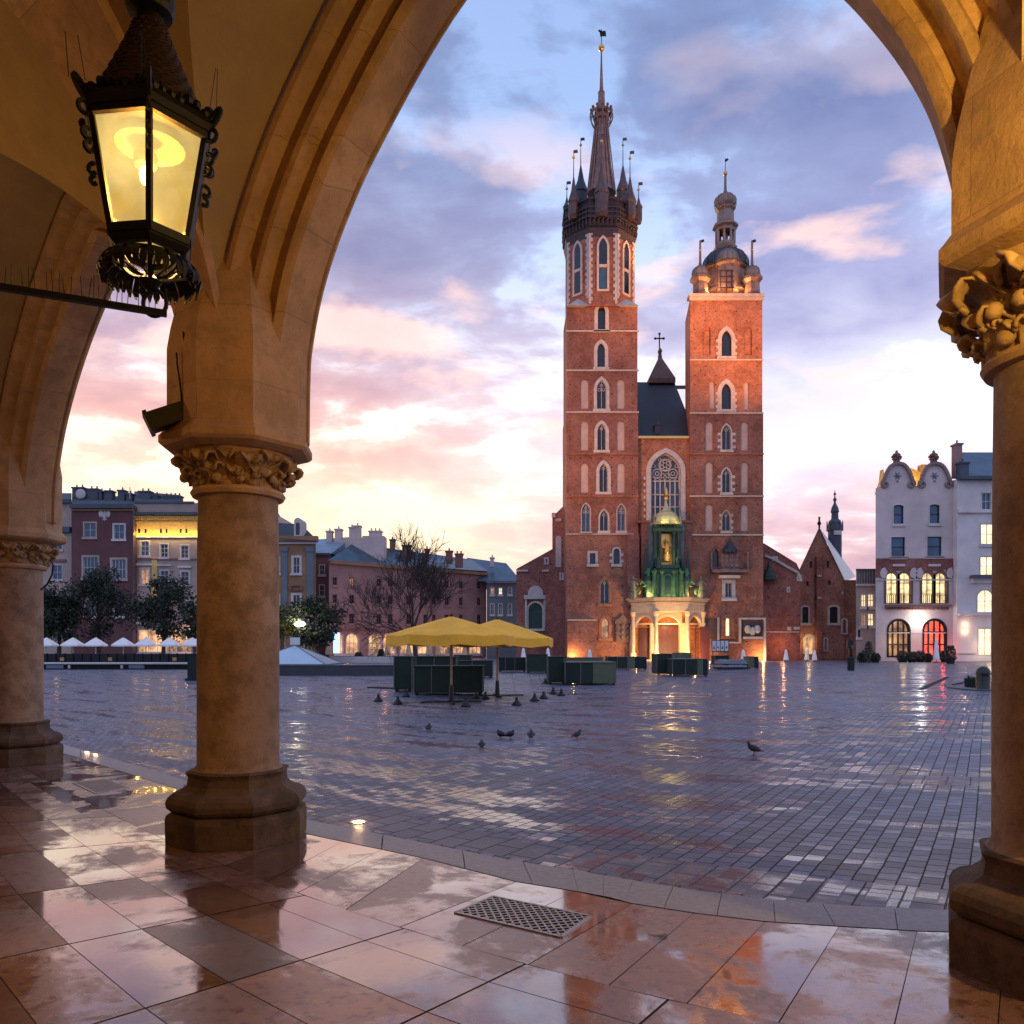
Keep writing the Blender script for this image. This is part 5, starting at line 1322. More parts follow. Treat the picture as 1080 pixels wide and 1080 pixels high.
mb = MB(); fd = Facade(270, 119.6, 340, 119.6); q = shape('round', *fd.rectpx(310, 565.5, 318, 546)); fd.prism(mb, q, -3, 0); g = mb.build('dormer', M['whitetrim'], t)
mb = MB(); q = shape('round', *fd.rectpx(312, 564, 316, 551)); fd.prism(mb, q, 0, .05); mb.build('dormer_window', M['glass'], g)
t, f = house('narrow red pink house squeezed beside the ochre palace', 'house', 331.5, 126, 348, 126, 585, M['redpink'],
   [('rect', 337, 596, 342, 606), ('rect', 337, 617, 342, 628.5), ('rect', 337, 640, 342, 652)], eave=[(331, 348, 583.5, 586, .4, 'greyroof')])
roofquad(t, [(328, 584, 126), (349, 584, 126), (372, 566, 133), (332, 569, 133)], 'roofpale')
for a in ((344, 350, 561, 576), (353, 360, 559, 574), (368, 373, 557, 568), (373, 380, 555.5, 569), (389, 402, 561, 566)): chim(t, *a, 131, 'palehouse')
# big pink corner block: facade recedes to the right
FG = Facade(347, 122, 513, 142)
gw = []
cols = [(351, 355.5), (368.3, 373.5), (397, 402.3), (409, 414.3), (428.5, 433.5), (446.5, 451), (455.5, 459.5), (469, 473.5), (484, 488), (503, 507)]
for r, (ya, yb) in enumerate(((609, 617), (627, 636), (647, 657.5))):
    for k, (a, b) in enumerate(cols):
        sh_ = (a-350)*.012*(3-r)*.9
        gw.append(('rect', a, ya+sh_, b, yb+sh_*.8, dict(fw=.08, frame='pink', mull=(2, 2), mw=.06, mullmat='frieze', glass='litdim' if (r == 0 and k == 1) else 'glass')))
for a, b in ((353, 362), (365, 378), (389, 402), (404, 417), (422, 436), (441, 455), (460, 472), (478, 490), (495, 507)): gw.append(('round', a, 668, b, 689.5, dict(fw=.12, mull=(3, 2), glass='litshop')))
t, f = house('large pink corner house with rows of dark windows over lit arcade shops', 'house', 347, 122, 513, 142, 592, M['pink'], gw, thick=12, ye1=602, skew=-.25,
   eave=None)
for (y0, y1, pr, em) in ((591, 594.5, .5, 'ochre'), (662.5, 664.5, .35, 'frieze')):
    mb = MB(); a = f.uz(347, y0); b = f.uz(513, 684-(684-y0)*122/142*1.0); c = f.uz(347, y1); f.slab(mb, 0, f.len, c[1], a[1], -.02, pr); mb.build('cornice', M[em], t)
roofquad(t, [(345, 591.5, 121.5), (515, 602.5, 141.5), (497, 590, 150), (372, 573, 131)], 'roofblue')
for a in ((411, 416, 570, 584), (424, 433, 576, 590), (448, 452, 580, 592), (480, 488, 585, 598), (470, 477, 582, 594)): chim(t, *a, 136, 'frieze')
fw_ = Facade(343, 130.5, 405, 130.5); mb = MB()
for x0, x1, yy in ((343, 352, 574), (352, 362, 569), (362, 382, 567), (382, 405, 565)): a0, a1, b0, b1 = fw_.rectpx(x0, 600, x1, yy); fw_.slab(mb, a0+.01, a1-.01, b0, b1, -3, 0)
mb.build('party_wall', M['palehouse'], t)
t, f = house('grey green house with a blue metal roof next to the brick aisle', 'house', 513.3, 140, 548, 140, 614, M['bluegrey'],
   [('rect', a, y0, a+3.6, y1, dict(fw=.1, glass=g)) for (y0, y1), gl in (((620, 627), ('litdim', 'lit2', 'glass')), ((637, 648), ('glass', 'glass', 'glass')), ((658, 668), ('glass', 'glass', 'glass'))) for a, g in zip((517.5, 526, 536), gl)],
   eave=[(513, 549, 612.5, 615, .5, 'whitetrim')])
roofquad(t, [(505, 613, 139), (550, 613, 139), (534, 594, 148), (492, 588, 152)], 'roofblue'); chim(t, 517, 521, 589, 598, 143, 'whitetrim')
lamp('POINT', tuple(P(368, 671, 117)), 160, (1, .42, .22), size=.3); lamp('POINT', tuple(P(405, 671, 120)), 180, (1, .42, .22), size=.3); lamp('POINT', tuple(P(445, 671, 124)), 160, (1, .42, .22), size=.3); lamp('POINT', tuple(P(485, 672, 130)), 140, (1, .42, .22), size=.3)
# -- right side: little gothic church
def gable_sb(f): 
    L_ = [f.uz(*q) for q in ((843.5, 690), (890.5, 690), (890.5, 611), (864, 557), (843.5, 601))]; L_[0] = (L_[0][0], 0); L_[1] = (L_[1][0], 0); return L_
DB = 116
t, f = house('small gothic brick church with a steep gable and slender grey spire', 'church', 843.5, DB, 890.5, DB, 600, M['brickD'],
   [('seg', 846, 640, 852.5, 657, dict(fw=.22, mull=None, frame='trim2')), ('seg', 875, 640, 883.5, 657, dict(fw=.3, mull=None, frame='trim')), ('rect', 854, 592, 856.5, 599, dict(frame=None, mull=None, sill=False)), ('rect', 872, 592, 874.5, 599, dict(frame=None, mull=None, sill=False)), ('rect', 850.5, 613, 853, 618, dict(frame=None, mull=None, sill=False)), ('rect', 873.5, 612, 876, 617, dict(frame=None, mull=None, sill=False)),
    ('round', 849, 671, 858, 690, dict(glass='litshop', frame='trim2', fw=.3, sill=False))], thick=26, name='gothic_church', extra=gable_sb, reveal=.3, skew=.435)
mb = MB(); v = [P(864, 556, DB-.3), P(891.5, 613, DB-.3), P(902.5, 608, DB+26), P(873, 570, DB+26)]
v2 = [P(842.5, 602, DB-.3), P(852, 606, DB+26)]
mb.add([tuple(p) for p in v+v2], [(0, 1, 2, 3), (0, 3, 5, 4)]); mb.build('roof', M['roofpale'], t)
mb = MB(); a = P(891, 690, DB); b = P(903, 612, DB+1); mb.box(a.x, b.x, DB+.5, DB+20, 0, b.z); mb.build('side_wall', M['brickD'], t)
mb = MB(); a0, a1, b0, b1 = f.rectpx(859, 690, 865, 588); f.slab(mb, a0, a1, 0, b1, 0, .9); f.prism(mb, [(a0, b1), (a1, b1), (a1, b1+.01), (a0, b1+.01)], 0, .9)
mb.build('buttress', M['brickC'], t)
for x0, x1, y0, y1 in ((859, 864, 607, 609), (859, 864, 630, 632), (887, 889, 624, 627)): mb = MB(); a0, a1, b0, b1 = f.rectpx(x0, y1, x1, y0); f.slab(mb, a0, a1, b0, b1, .0, 1.0 if x0 == 859 else .3); mb.build('stone_dressing', M['trim2'], t)
for x0, y0, x1, y1, kd in ((886.5, 652, 893.5, 669, 'round'), (867.5, 672, 873, 687, 'round')): mb = MB(); q = shape(kd, *f.rectpx(x0, y1, x1, y0)); f.ringp(mb, grow(q, -.22, kz0=-.2), q, 0, .25); mb.build('stone_dressing', M['trim2'], t)
Ds = DB+14; x = (880.5-540)/F*Ds
mb = MB()
def zs(py): return EYE+(HY-py)/F*Ds
k_ = Ds/F
mb.lathe(x, Ds, [(6.8*k_, zs(625)), (6.8*k_, zs(561)), (8*k_, zs(559)), (8*k_, zs(556)), (7*k_, zs(555)), (6.4*k_, zs(551)), (3.6*k_, zs(547)), (3.4*k_, zs(541)), (4.4*k_, zs(540)), (3.2*k_, zs(535)), (1.2*k_, zs(531)), (.9*k_, zs(528)), (.3*k_, zs(517))], n=8, ph=PI/8)
for q in range(8): a = PI/8+q*PI/4; mb.lathe(x+7.6*k_*math.cos(a), Ds+7.6*k_*math.sin(a), [(.13, zs(560)), (.10, zs(551)), (.02, zs(549))], n=5)
mb.ball((x, Ds, zs(527)), .3, 8); mb.ball((x, Ds, zs(521)), .22, 8)
sp = mb.build('spire', M['greyroof'], t)
for q in (-1, 0, 1):
    mb = MB(); mb.box(x+q*2.6*k_-.2, x+q*2.6*k_+.2, Ds-8.1*k_, Ds-7.3*k_, zs(565), zs(560.5)); mb.build('opening', M['whitetrim'], sp)
mb = MB(); mb.bar(tuple(P(864, 557, DB)), tuple(P(864, 545, DB)), .22); mb.ball(tuple(P(864, 552, DB)), .3, 8); mb.build('finial', M['iron'], t)
lamp('POINT', tuple(P(853, 677, DB-1.2)), 90, (1, .62, .25), size=.2); lamp('POINT', tuple(P(826, 680, DC+1)), 160, (1, .40, .14), size=.2)
# small pale house between
t, f = house('low cream house with four small lit windows beside the gothic church', 'house', 902.8, 104, 923.5, 104, 600, M['cream'], skew=.44, wins=
   [('rect', 908.5, 627, 913.5, 640, dict(glass='lit', fw=.1)), ('rect', 915.5, 626.5, 921.5, 640, dict(glass='lit', fw=.1)), ('rect', 908.5, 647.5, 913.5, 660, dict(glass='litdim', fw=.1)), ('rect', 915.5, 647, 921.5, 660, dict(glass='lit', fw=.1)), ('seg', 904.5, 664, 907.5, 672, dict(fw=.08, mull=None))],
   eave=[(902.8, 923.5, 616, 618, .25, 'whitetrim'), (902.8, 923.5, 600, 601.5, .3, 'greyroof')])
mb = MB()
for k in range(7): a0, a1, b0, b1 = f.rectpx(904+k*2.8, 615, 905.2+k*2.8, 602); f.slab(mb, a0, a1, b0, b1, 0, .12)
mb.build('attic_ribs', M['greyroof'], t)
# two-gabled house
DG = 101; curls = []
def gab(f):
    L = [(923.5, 694), (1009, 694), (1009, 514), (1004.5, 513)]
    def lobe(c, flip):
        a = [(17.5, 512), (15.5, 506.5), (14, 501), (11.5, 495.5), (8.5, 490.5), (5, 488), (2.2, 487), (2, 484.5)]
        return [(c+s*sg, y) for sg, seq in ((1, a), (-1, a[::-1])) for s, y in seq]
    L += lobe(986, 0)+lobe(946.8, 0)+[(929.2, 513), (923.5, 515)]
    return [(f.uz(px, py)[0], f.uz(px, py)[1] if py < 693 else 0) for px, py in L]
gwin = [('seg', 942.3, 532.5, 953, 552.5, dict(glass='glassblue', mull=(1, 2), mullmat='black', fw=.1)), ('seg', 980.3, 532, 991, 552, dict(glass='glassblue', mull=(1, 2), mullmat='black', fw=.1)),
 ('rect', 939.8, 566.5, 954.5, 587, dict(glass='glassblue', mull=(1, 2), mullmat='black', fw=.1)), ('rect', 977.8, 566, 993, 586.5, dict(glass='glassblue', mull=(1, 2), mullmat='black', fw=.1))]
for x0, x1 in ((934.8, 946.6), (948.3, 960.3), (972.6, 984.3), (986.2, 998)): gwin.append(('round', x0, 604, x1, 636.5, dict(glass='lit', mull=(2, 3), mullmat='frieze', frame='frieze', fw=.3, sill=False)))
gwin += [('round', 936.3, 653.5, 959.3, 693, dict(glass='litdim', mull=(4, 3), mullmat='black', frame='black', fw=.12, mw=.16, sill=False)), ('round', 973.8, 653.2, 997.8, 693, dict(glass='litred', mull=(4, 3), mullmat='black', frame='black', fw=.12, mw=.16, sill=False))]
t, f = house('tall pale pink house with twin curly gables and a red lit shop arch', 'house', 923.5, DG, 1009, DG, 514, M['palehouse'], gwin, thick=12, extra=gab, reveal=.3, skew=.47,
   eave=[(938, 957, 587.5, 589, .25, 'frieze'), (976, 995, 587, 588.5, .25, 'frieze'), (923.5, 1009, 611, 612.3, .12, 'whitetrim'), (933, 1000, 638, 640.5, .8, 'frieze'), (923.6, 1009, 667, 668, .05, 'whitetrim')])
# gable rim with scrolls
mb = MB()
for c in (946.8, 986):
    a = [(17, 512), (15, 506.5), (13.2, 501), (10.8, 496), (8, 491.8), (4.5, 489.5), (0, 488.7)]
    full = [(c+s, y) for s, y in a]+[(c-s, y) for s, y in a[::-1][1:]]
    pts = [f.t(*f.uz(*q), .12) for q in full]
    for p, q in zip(pts, pts[1:]): mb.bar(p, q, .42, .36)
    for sg in (-1, 1):
        u, z = f.uz(c+sg*13.6, 511.5); pp_ = []
        for k in range(22): a_ = (-.25+k/21*2.1)*PI; r_ = .52*(1-k/28); pp_.append(f.t(u+sg*r_*math.cos(a_)*1.0, z-r_*math.sin(a_)+.1, .12))
        mb.tube(pp_, .16, 6)
mb.build('gable_rim', M['rim'], t)
for c in (946.8, 986):
    mb = MB(); u, z = f.uz(c, 487); p = f.t(u, 0, -.3)
    def zf(py): return f.uz(c, py)[1]
    mb.lathe(p[0], p[1], [(.42, zf(487)), (.42, zf(484.5)), (.6, zf(484)), (.28, zf(481.5)), (.5, zf(480)), (.5, zf(478.8)), (.2, zf(477)), (.12, zf(474.5))], n=8)
    for q in range(4): mb.ball((p[0]+.5*math.cos(q*PI/2), p[1]+.5*math.sin(q*PI/2), zf(481.5)), .2, 6)
    mb.build('finial', M['frieze'], t)
    mb = MB(); u, z = f.uz(c-.5, 502)
    for q in range(6): a = q*PI/3; mb.bar(f.t(u, z, .05), f.t(u+.45*math.cos(a), z+.45*math.sin(a), .05), .1, .1)
    mb.ball(f.t(u, z, .08), .2, 6); mb.ball(f.t(u, z-.65, .08), .13, 6); mb.build('star_ornament', M['bluegrey'], t)
# brick frieze band with irregular lower edge and pale plaques
mb = MB(); rz = random.Random(3); top = f.uz(930, 589)[1]; n = 44; L_ = f.uz(1009, 600)[0]
pts = [(0.02, top), (L_-.02, top)][::-1]
low = []
for i in range(n+1):
    px = 923.7+(1008.8-923.7)*i/n; inn = any(abs(px-c) < 13.5 for c in (947.5, 985.3)); low.append((f.uz(px, 611)[0], f.uz(px, (601.5 if inn else 609)+rz.uniform(-1.2, 1.2))[1]))
f.prism(mb, [(L_-.02, top), (.02, top)]+low, 0, .09); mb.build('brick_frieze', M['brickC'], t)
mb = MB()
for x0, x1 in ((941, 954), (978.5, 991.5)): a0, a1, b0, b1 = f.rectpx(x0, 597.5, x1, 595); f.slab(mb, a0, a1, b0, b1, .09, .2)
for cx_ in (931.5, 963, 969.5, 1001.5):
    q = [(f.uz(cx_+a, b)) for a, b in ((-2.5, 609), (1.5, 610.5), (4, 604), (1.5, 598.5), (-2, 600), (-4, 604.5))]; f.prism(mb, q, .09, .16)
mb.build('plaster_plaques', M['palehouse'], t)
mb = MB()
for k in range(22): a0, a1, b0, b1 = f.rectpx(934+k*3.0, 643, 935.8+k*3.0, 640.5); f.slab(mb, a0, a1, b0, b1, 0, .55)
mb.build('balcony_corbels', M['frieze'], t)
for xa in (934.8, 972.6):
    mb = MB()
    for k in range(13): u, z = f.uz(xa+.5+k*2.05, 636); mb.bar(f.t(u, z, .2), f.t(u, z+1.0, .2), .06)
    a = f.uz(xa, 636); b = f.uz(xa+25.6, 636); mb.bar(f.t(a[0], a[1]+1.0, .2), f.t(b[0], b[1]+1.0, .2), .09); mb.build('railing', M['black'], t)
for (a, b, c_, dd) in ((926, 932, 497, 515),):
    mb = MB(); f.prism(mb, [(f.uz(*q)[0]+1.35, f.uz(*q)[1]) for q in ((924, 516), (932.5, 516), (932, 505), (930, 490), (928.5, 503))], -3.5, -2.5); mb.build('lit_roof_gable', M['goldlit'], t)
mb = MB(); f.prism(mb, [(f.uz(*q)[0]+1.35, f.uz(*q)[1]) for q in ((956, 520), (976, 520), (976.5, 505), (976.5, 485), (971, 485), (970.5, 493), (959.5, 489), (956, 505))], -3.5, -2.5); mb.build('lit_roof_gable', M['goldlit'], t)
p = P(966, 507, DG+1.2); lamp('POINT', tuple(p), 110, (1, .6, .12), size=.2); p = P(928, 508, DG+1.2); lamp('POINT', tuple(p), 60, (1, .6, .12), size=.2)
mb = MB(); a0, a1, b0, b1 = f.rectpx(1006.5, 694, 1008.5, 512); f.slab(mb, a0, a1, 0, b1, 0, .25); mb.build('drainpipe', M['black'], t)
# glowing sign between the arches
mb = MB(); rz = random.Random(4); u, z = f.uz(968, 653.5); poly = []
for k in range(22): a = 2*PI*k/22; r_ = (1 if k % 2 else .72)*rz.uniform(.85, 1); poly.append((u+1.05*r_*math.cos(a), z+.62*r_*math.sin(a)))
f.prism(mb, poly, .1, .3); mb.build('glowing_sign', M['sign'], t)
lamp('POINT', f.t(u, z, 1.0), 190, (1, .95, .93), size=.3)
lamp('POINT', f.t(f.uz(986, 680)[0], 1.6, 2.0), 150, (1, .06, .05), size=.3); lamp('POINT', f.t(f.uz(947, 680)[0], 2.4, 1.4), 60, (1, .65, .3), size=.3)
# white house at the right
t, f = house('white house with a blue metal roof and warm lit windows, partly behind the right column', 'house', 1009.6, DG-1, 1130, DG-1, 505, M['whitehouse'],
   [('rect', 1035.5, 520, 1045, 537.5, dict(glass='glassblue')), ('rect', 1034.5, 552.5, 1048, 574, dict(glass='lit2')), ('rect', 1034, 587, 1048, 607, dict(glass='lit2')), ('round', 1030.8, 622, 1048, 646, dict(glass='lit2')), ('rect', 1032, 663, 1046, 691, dict(glass='lit2', mull=(2, 1), sill=False)),
    ('rect', 1075, 552.5, 1089, 574), ('rect', 1075, 587, 1089, 607, dict(glass='lit2')), ('rect', 1075, 520, 1089, 537.5)], thick=12,
   eave=[(1009.6, 1130, 503, 506.5, .8, 'greyroof'), (1009.6, 1130, 537.5, 541, .35, 'whitehouse'), (1022.5, 1130, 607, 610, 1.2, 'greyroof'), (1024, 1128, 610, 615, .5, 'whitetrim'), (1009.6, 1130, 647, 649, .5, 'whitehouse'), (1011, 1029, 688, 689.5, .2, 'whitetrim')])
v = roofquad(t, [(1009, 503.5, DG-1.3), (1131, 503.5, DG-1.3), (1131, 477, DG+6), (1013, 477, DG+6)], 'roofblue')
chim(t, 1009, 1015, 469, 503, DG, 'brickB' if False else 'pink'); chim(t, 1012, 1022, 489, 504, DG-.8, 'greyroof', .8)
mb = MB(); a0, a1, b0, b1 = f.rectpx(1016.5, 664, 1018.5, 661); f.slab(mb, a0, a1, b0, b1, 0, .25); mb.build('wall_lamp', M['lit2'], t)
lamp('POINT', f.t((a0+a1)/2, b1+.25, .35), 22, (1, .62, .35), size=.05); lamp('POINT', f.t((a0+a1)/2, b0-.25, .35), 22, (1, .62, .35), size=.05)
lamp('POINT', f.t(f.uz(1038, 680)[0], 1.8, 1.6), 130, (1, .72, .4), size=.4)
# far ground-hugging blocks that close the horizon
# ================================================================ things on the square
GZ = -.045
def cube_room(): pass
# -- glass lantern over the walk
LD = 3.5; lc = P(158.4, 180, LD); LX, LY = lc.x, lc.y
def lz(py): return EYE+(HY-py)/F*LD
t = thing('lantern', 'lit wrought iron lantern with yellow glass hanging under the vault', 'lantern', (LX, LY, lz(330)))
RT, RB = .245, .165; zt, zb = 3.78, 3.335; hx = R(-7)
def hexp(r, k, z): a = hx+k*PI/3; return Vector((LX+r*math.cos(a), LY+r*math.sin(a), z))
M['lglass'] = None
def lglass():
    m, nt, b = nm('lantern_glass'); nt.nodes.remove(b); out = nt.nodes['Material Output']; p = geo_pos(nt)
    tr = N(nt, 'ShaderNodeBsdfTransparent'); tr.inputs[0].default_value = (1, .86, .5, 1)
    em = N(nt, 'ShaderNodeEmission'); f = noise(nt, p, 7, 5, .6)
    L(nt, ramp(nt, f, [(.3, (.85, .56, .13)), (.7, (1, .78, .32))]), em.inputs[0]); 
    dd = N(nt, 'ShaderNodeVectorMath', operation='DISTANCE'); L(nt, p, dd.inputs[0]); dd.inputs[1].default_value = (LX, LY-.1, zt-.13)
    gs = ramp(nt, math_n(nt, 'DIVIDE', dd.outputs['Value'], .5), [(.14, 1.0), (.36, .50), (1.0, .30)]); L(nt, math_n(nt, 'MULTIPLY', gs, 1.35), em.inputs[1])  # halo of the bulb painted into the pane emission by distance
    gl = N(nt, 'ShaderNodeBsdfGlossy'); gl.inputs['Roughness'].default_value = .08; gl.inputs[0].default_value = (.6, .55, .4, 1)
    m1 = N(nt, 'ShaderNodeMixShader'); m1.inputs[0].default_value = .56; L(nt, tr.outputs[0], m1.inputs[1]); L(nt, em.outputs[0], m1.inputs[2])
    m2 = N(nt, 'ShaderNodeMixShader'); m2.inputs[0].default_value = .05; L(nt, m1.outputs[0], m2.inputs[1]); L(nt, gl.outputs[0], m2.inputs[2])
    L(nt, m2.outputs[0], out.inputs[0]); return m
M['lglass'] = lglass()
for k in range(6):
    mb = MB(); a, b, c, d = hexp(RT, k, zt), hexp(RT, k+1, zt), hexp(RB, k+1, zb), hexp(RB, k, zb); o = (a+b)/2-Vector((LX, LY, zt)); o.z = 0; o = o.normalized()*.004
    mb.add([tuple(q) for q in (a, b, c, d)]+[tuple(q-o) for q in (a, b, c, d)], [(0, 1, 2, 3), (7, 6, 5, 4), (0, 4, 5, 1), (1, 5, 6, 2), (2, 6, 7, 3), (3, 7, 4, 0)]); mb.build('glass_pane', M['lglass'], t)
mb = MB()
for k in range(6):
    mb.bar(hexp(RT+.004, k, zt), hexp(RB+.004, k, zb), .022)
    mb.bar(hexp(RT+.006, k, zt), hexp(RT+.006, k+1, zt), .03); mb.bar(hexp(RB+.006, k, zb), hexp(RB+.006, k+1, zb), .028, .035)
mb.build('frame', M['iron'], t)
mb = MB(); mb.lathe(LX, LY, [(.20, zt+.0), (.275, zt+.015), (.29, zt+.04), (.275, zt+.075), (.23, zt+.09), (.225, zt+.1)], n=6, ph=hx)
rk = random.Random(2)
for k in range(6):
    for j in range(7):
        p = hexp(.265, k, zt+.09).lerp(hexp(.265, k+1, zt+.09), (j+.5)/7); mb.ball(tuple(p+Vector((0, 0, rk.uniform(-.01, .02)))), .017+.008*rk.random(), 6)
        if j % 2: mb.bar(p, p+Vector((rk.uniform(-.02, .02), rk.uniform(-.02, .02), .022+.01*rk.random())), .012)
mb.build('eaves', M['iron'], t)
mb = MB(); prof = []
nt_ = 15
for i in range(nt_+1):
    s_ = i/nt_; r_ = .062+(.225-.062)*(1-s_)**1.1; z = zt+.095+(lz(30)-zt-.095)*s_; prof += [(r_+.010, z), (r_-.002, z+.015)]
nr = 40; base_ = len(mb.v)
for j_, (r_, z) in enumerate(prof):
    row_ = j_//2
    for k in range(nr):
        a = 2*PI*k/nr; lift = .007 if (k+row_*1) % 2 else 0; rr_ = r_+(lift if j_ % 2 == 0 else lift*.3); mb.v.append((LX+rr_*math.cos(a), LY+rr_*math.sin(a), z-(.006 if lift and j_ % 2 == 0 else 0)))
for j_ in range(len(prof)-1):
    for k in range(nr): a = base_+j_*nr+k; b = base_+j_*nr+(k+1) % nr; mb.f.append((a, b, b+nr, a+nr))
mb.build('scaled_roof', M['tile'], t)
mb = MB(); z0 = lz(34); mb.lathe(LX, LY, [(.075, z0), (.06, z0+.02), (.055, z0+.06), (.09, z0+.075), (.102, z0+.10), (.10, z0+.15), (.085, z0+.17), (.05, z0+.19), (.05, z0+.24), (.025, z0+.26), (.02, z0+.9), (.02, 7.2)], n=20); mb.build('chimney_cap', M['iron'], t)
for k in range(6):
    mb = MB(); e = (hexp(1, k, 0)-Vector((LX, LY, 0))); e.z = 0; C0 = hexp(.27, k, zt+.05)
    pts = [C0+e*(.030*math.sin(a*1.0)+.02)+Vector((0, 0, .035*math.sin(a)*1.0+.02*(1-math.cos(a)))) for a in [i/12*PI*1.35-.5 for i in range(13)]]
    mb.tube(pts, [.011]*13, 6); mb.ball(tuple(pts[-1]), .018, 6)
    for z_, s_ in ((-.0, .026), (-.10, .022), (-.15, .018)):
        C1 = hexp(RT+.03+z_*.12, k, zt+z_); pts = [C1+e*(s_*math.sin(a))+Vector((0, 0, s_*math.cos(a))) for a in [i/9*PI*1.3-.3 for i in range(10)]]; mb.tube(pts, [.010]*10, 5)
    for q in range(2):
        b0 = hexp(.28, k, zt+.09)+Vector((rk.uniform(-.04, .04), rk.uniform(-.04, .04), 0)); mb.bar(b0, b0+Vector((rk.uniform(-.03, .03), rk.uniform(-.02, .02), .17)), .0022)
    mb.build('scroll_bracket', M['iron'], t)
# bottom: flared skirt, spider and leaf crown
mb = MB(); z0 = zb
mb.lathe(LX, LY, [(RB+.012, z0), (RB+.018, z0-.03), (RB-.0, z0-.05), (RB-.02, z0-.055)], n=6, ph=hx, cap=False)
for k in range(6):
    a = hexp(RB, k, z0-.03); pts = [a.lerp(Vector((LX, LY, z0-.13)), i/8)+Vector((0, 0, -.05*math.sin(i/8*PI))) for i in range(9)]; mb.tube(pts, [.010]*9, 5)
mb.tube([(LX, LY, z0-.02), (LX, LY, z0-.19)], [.016, .012], 6)
mb.build('bottom_bracket', M['iron'], t)
mb = MB()
for k in range(44):
    a = 2*PI*k/44; e = Vector((math.cos(a), math.sin(a), 0)); s_ = Vector((-e.y, e.x, 0)); zc_ = z0-.075+.008*math.sin(k*2.3)
    ro = .195; rz_ = .012
    p = [(ro-.045, .0), (ro-.02, -.012), (ro+.0, -.035), (ro+.012, -.062), (ro-.0, -.082-rz_*(k % 3))]
    w_ = [.010, .0125, .0125, .0145, .004]
    vs = []
    for (r_, dz), ww in zip(p, w_): q = Vector((LX, LY, zc_+dz))+e*r_; vs += [tuple(q-s_*ww), tuple(q+s_*ww)]
    mb.add(vs, [(2*i, 2*i+1, 2*i+3, 2*i+2) for i in range(4)])
    if k % 4 == 1: mb.bar(Vector((LX, LY, zc_-.02))+e*(ro-.03), Vector((LX, LY, zc_-.07))+e*.02, .009)
mb.lathe(LX, LY, [(.15, z0-.07), (.165, z0-.074), (.165, z0-.086), (.15, z0-.09)], n=36, cap=False)
mb.lathe(LX, LY, [(.03, z0-.14), (.05, z0-.16), (.03, z0-.185), (.012, z0-.20)], n=10)
lc_ = mb.build('leaf_crown', M['iron'], t); md = lc_.modifiers.new('thick', 'SOLIDIFY'); md.thickness = .006
mb = MB(); C1 = Vector((LX+.02, LY, lz(320))); mb.tube([C1+Vector((.05*math.cos(a), 0, .055*math.sin(a))) for a in [2*PI*i/20 for i in range(21)]], [.009]*21, 6); mb.build('pull_ring', M['iron'], t)
mb = MB(); mb.lathe(LX, LY, [(.14, zt-.03), (.12, zt-.015), (.05, zt-.005)], n=20, cap=False); mb.lathe(LX-.02, LY, [(.045, zt-.11), (.05, zt-.09), (.05, zt-.06), (.03, zt-.055)], n=14); mb.build('reflector', plain('enamel_reflector', (.2, .16, .08), .4), t)
mb = MB(); mb.ball((LX-.02, LY, zt-.15), .026, 10, sz=1.6); mb.build('bulb', emit('bulb_glow', (1, .80, .42), 60), t)
lamp('POINT', (LX, LY, zt-.22), LANT, (1, .56, .20), size=.05)
# iron bar with bird spikes
a = P(176, 331, 3.5); b = P(0, 303, 3.24); d = (b-a); b2 = a+d*2.2; b2.z = a.z
bt = thing('iron_bar', 'thin black iron bar with upright bird spikes under the lantern', 'bar', tuple(a))
mb = MB(); mb.bar(a, b2, .028, .024); mb.build('bar', M['iron'], bt)
mb = MB(); n = 64; rq = random.Random(8)
for i in range(n):
    if rq.random() < .12: continue
    p = a+(b2-a)*(i+.3)/n; mb.bar(p, p+Vector((rq.uniform(-.012, .012), rq.uniform(-.012, .012), .085+.03*rq.random())), .0022)
mb.build('bird_spikes', M['iron'], bt)
# floodlight fixed to the middle pier, with cable
c = P(180, 439, 6.55); t = thing('floodlight', 'small black floodlight clamped to the middle pier above its capital', 'lamp', tuple(c))
mb = MB(); a = P(159, 446, 6.5); b = P(196, 434, 6.6); mb.bar(a, b, .17, .14); e = (a-b).normalized(); mb.bar(a, a+e*.03, .20, .17); mb.tube([b-e*.05+e*.0, b-e*.06], [.1, .09], 12); mb.build('housing', M['black'], t)
mb = MB(); mb.tube([b, P(199, 431, 6.62), P(203, 428, 6.7)], [.03]*3, 6); mb.build('clamp', M['black'], t)
mb = MB(); 
for ps in ([(192, 434), (191, 415), (189, 398), (187, 385), (186, 372)], [(192, 434), (195, 410), (198, 392), (196, 370), (193, 350)]): mb.tube([P(x_, y_, 6.52) for x_, y_ in ps], [.007]*5, 5)
mb.build('cable', M['black'], t)
# cable on the far left column
t = MB(); t.tube([P(53, 590, 10.9), P(56, 596, 10.8), P(55, 606, 10.8), P(50, 616, 10.8), P(43, 622, 10.9)], [.012]*5, 5); kw(t.build('cable', M['black']), 'thin dark cable drooping from the farthest column capital', 'cable')

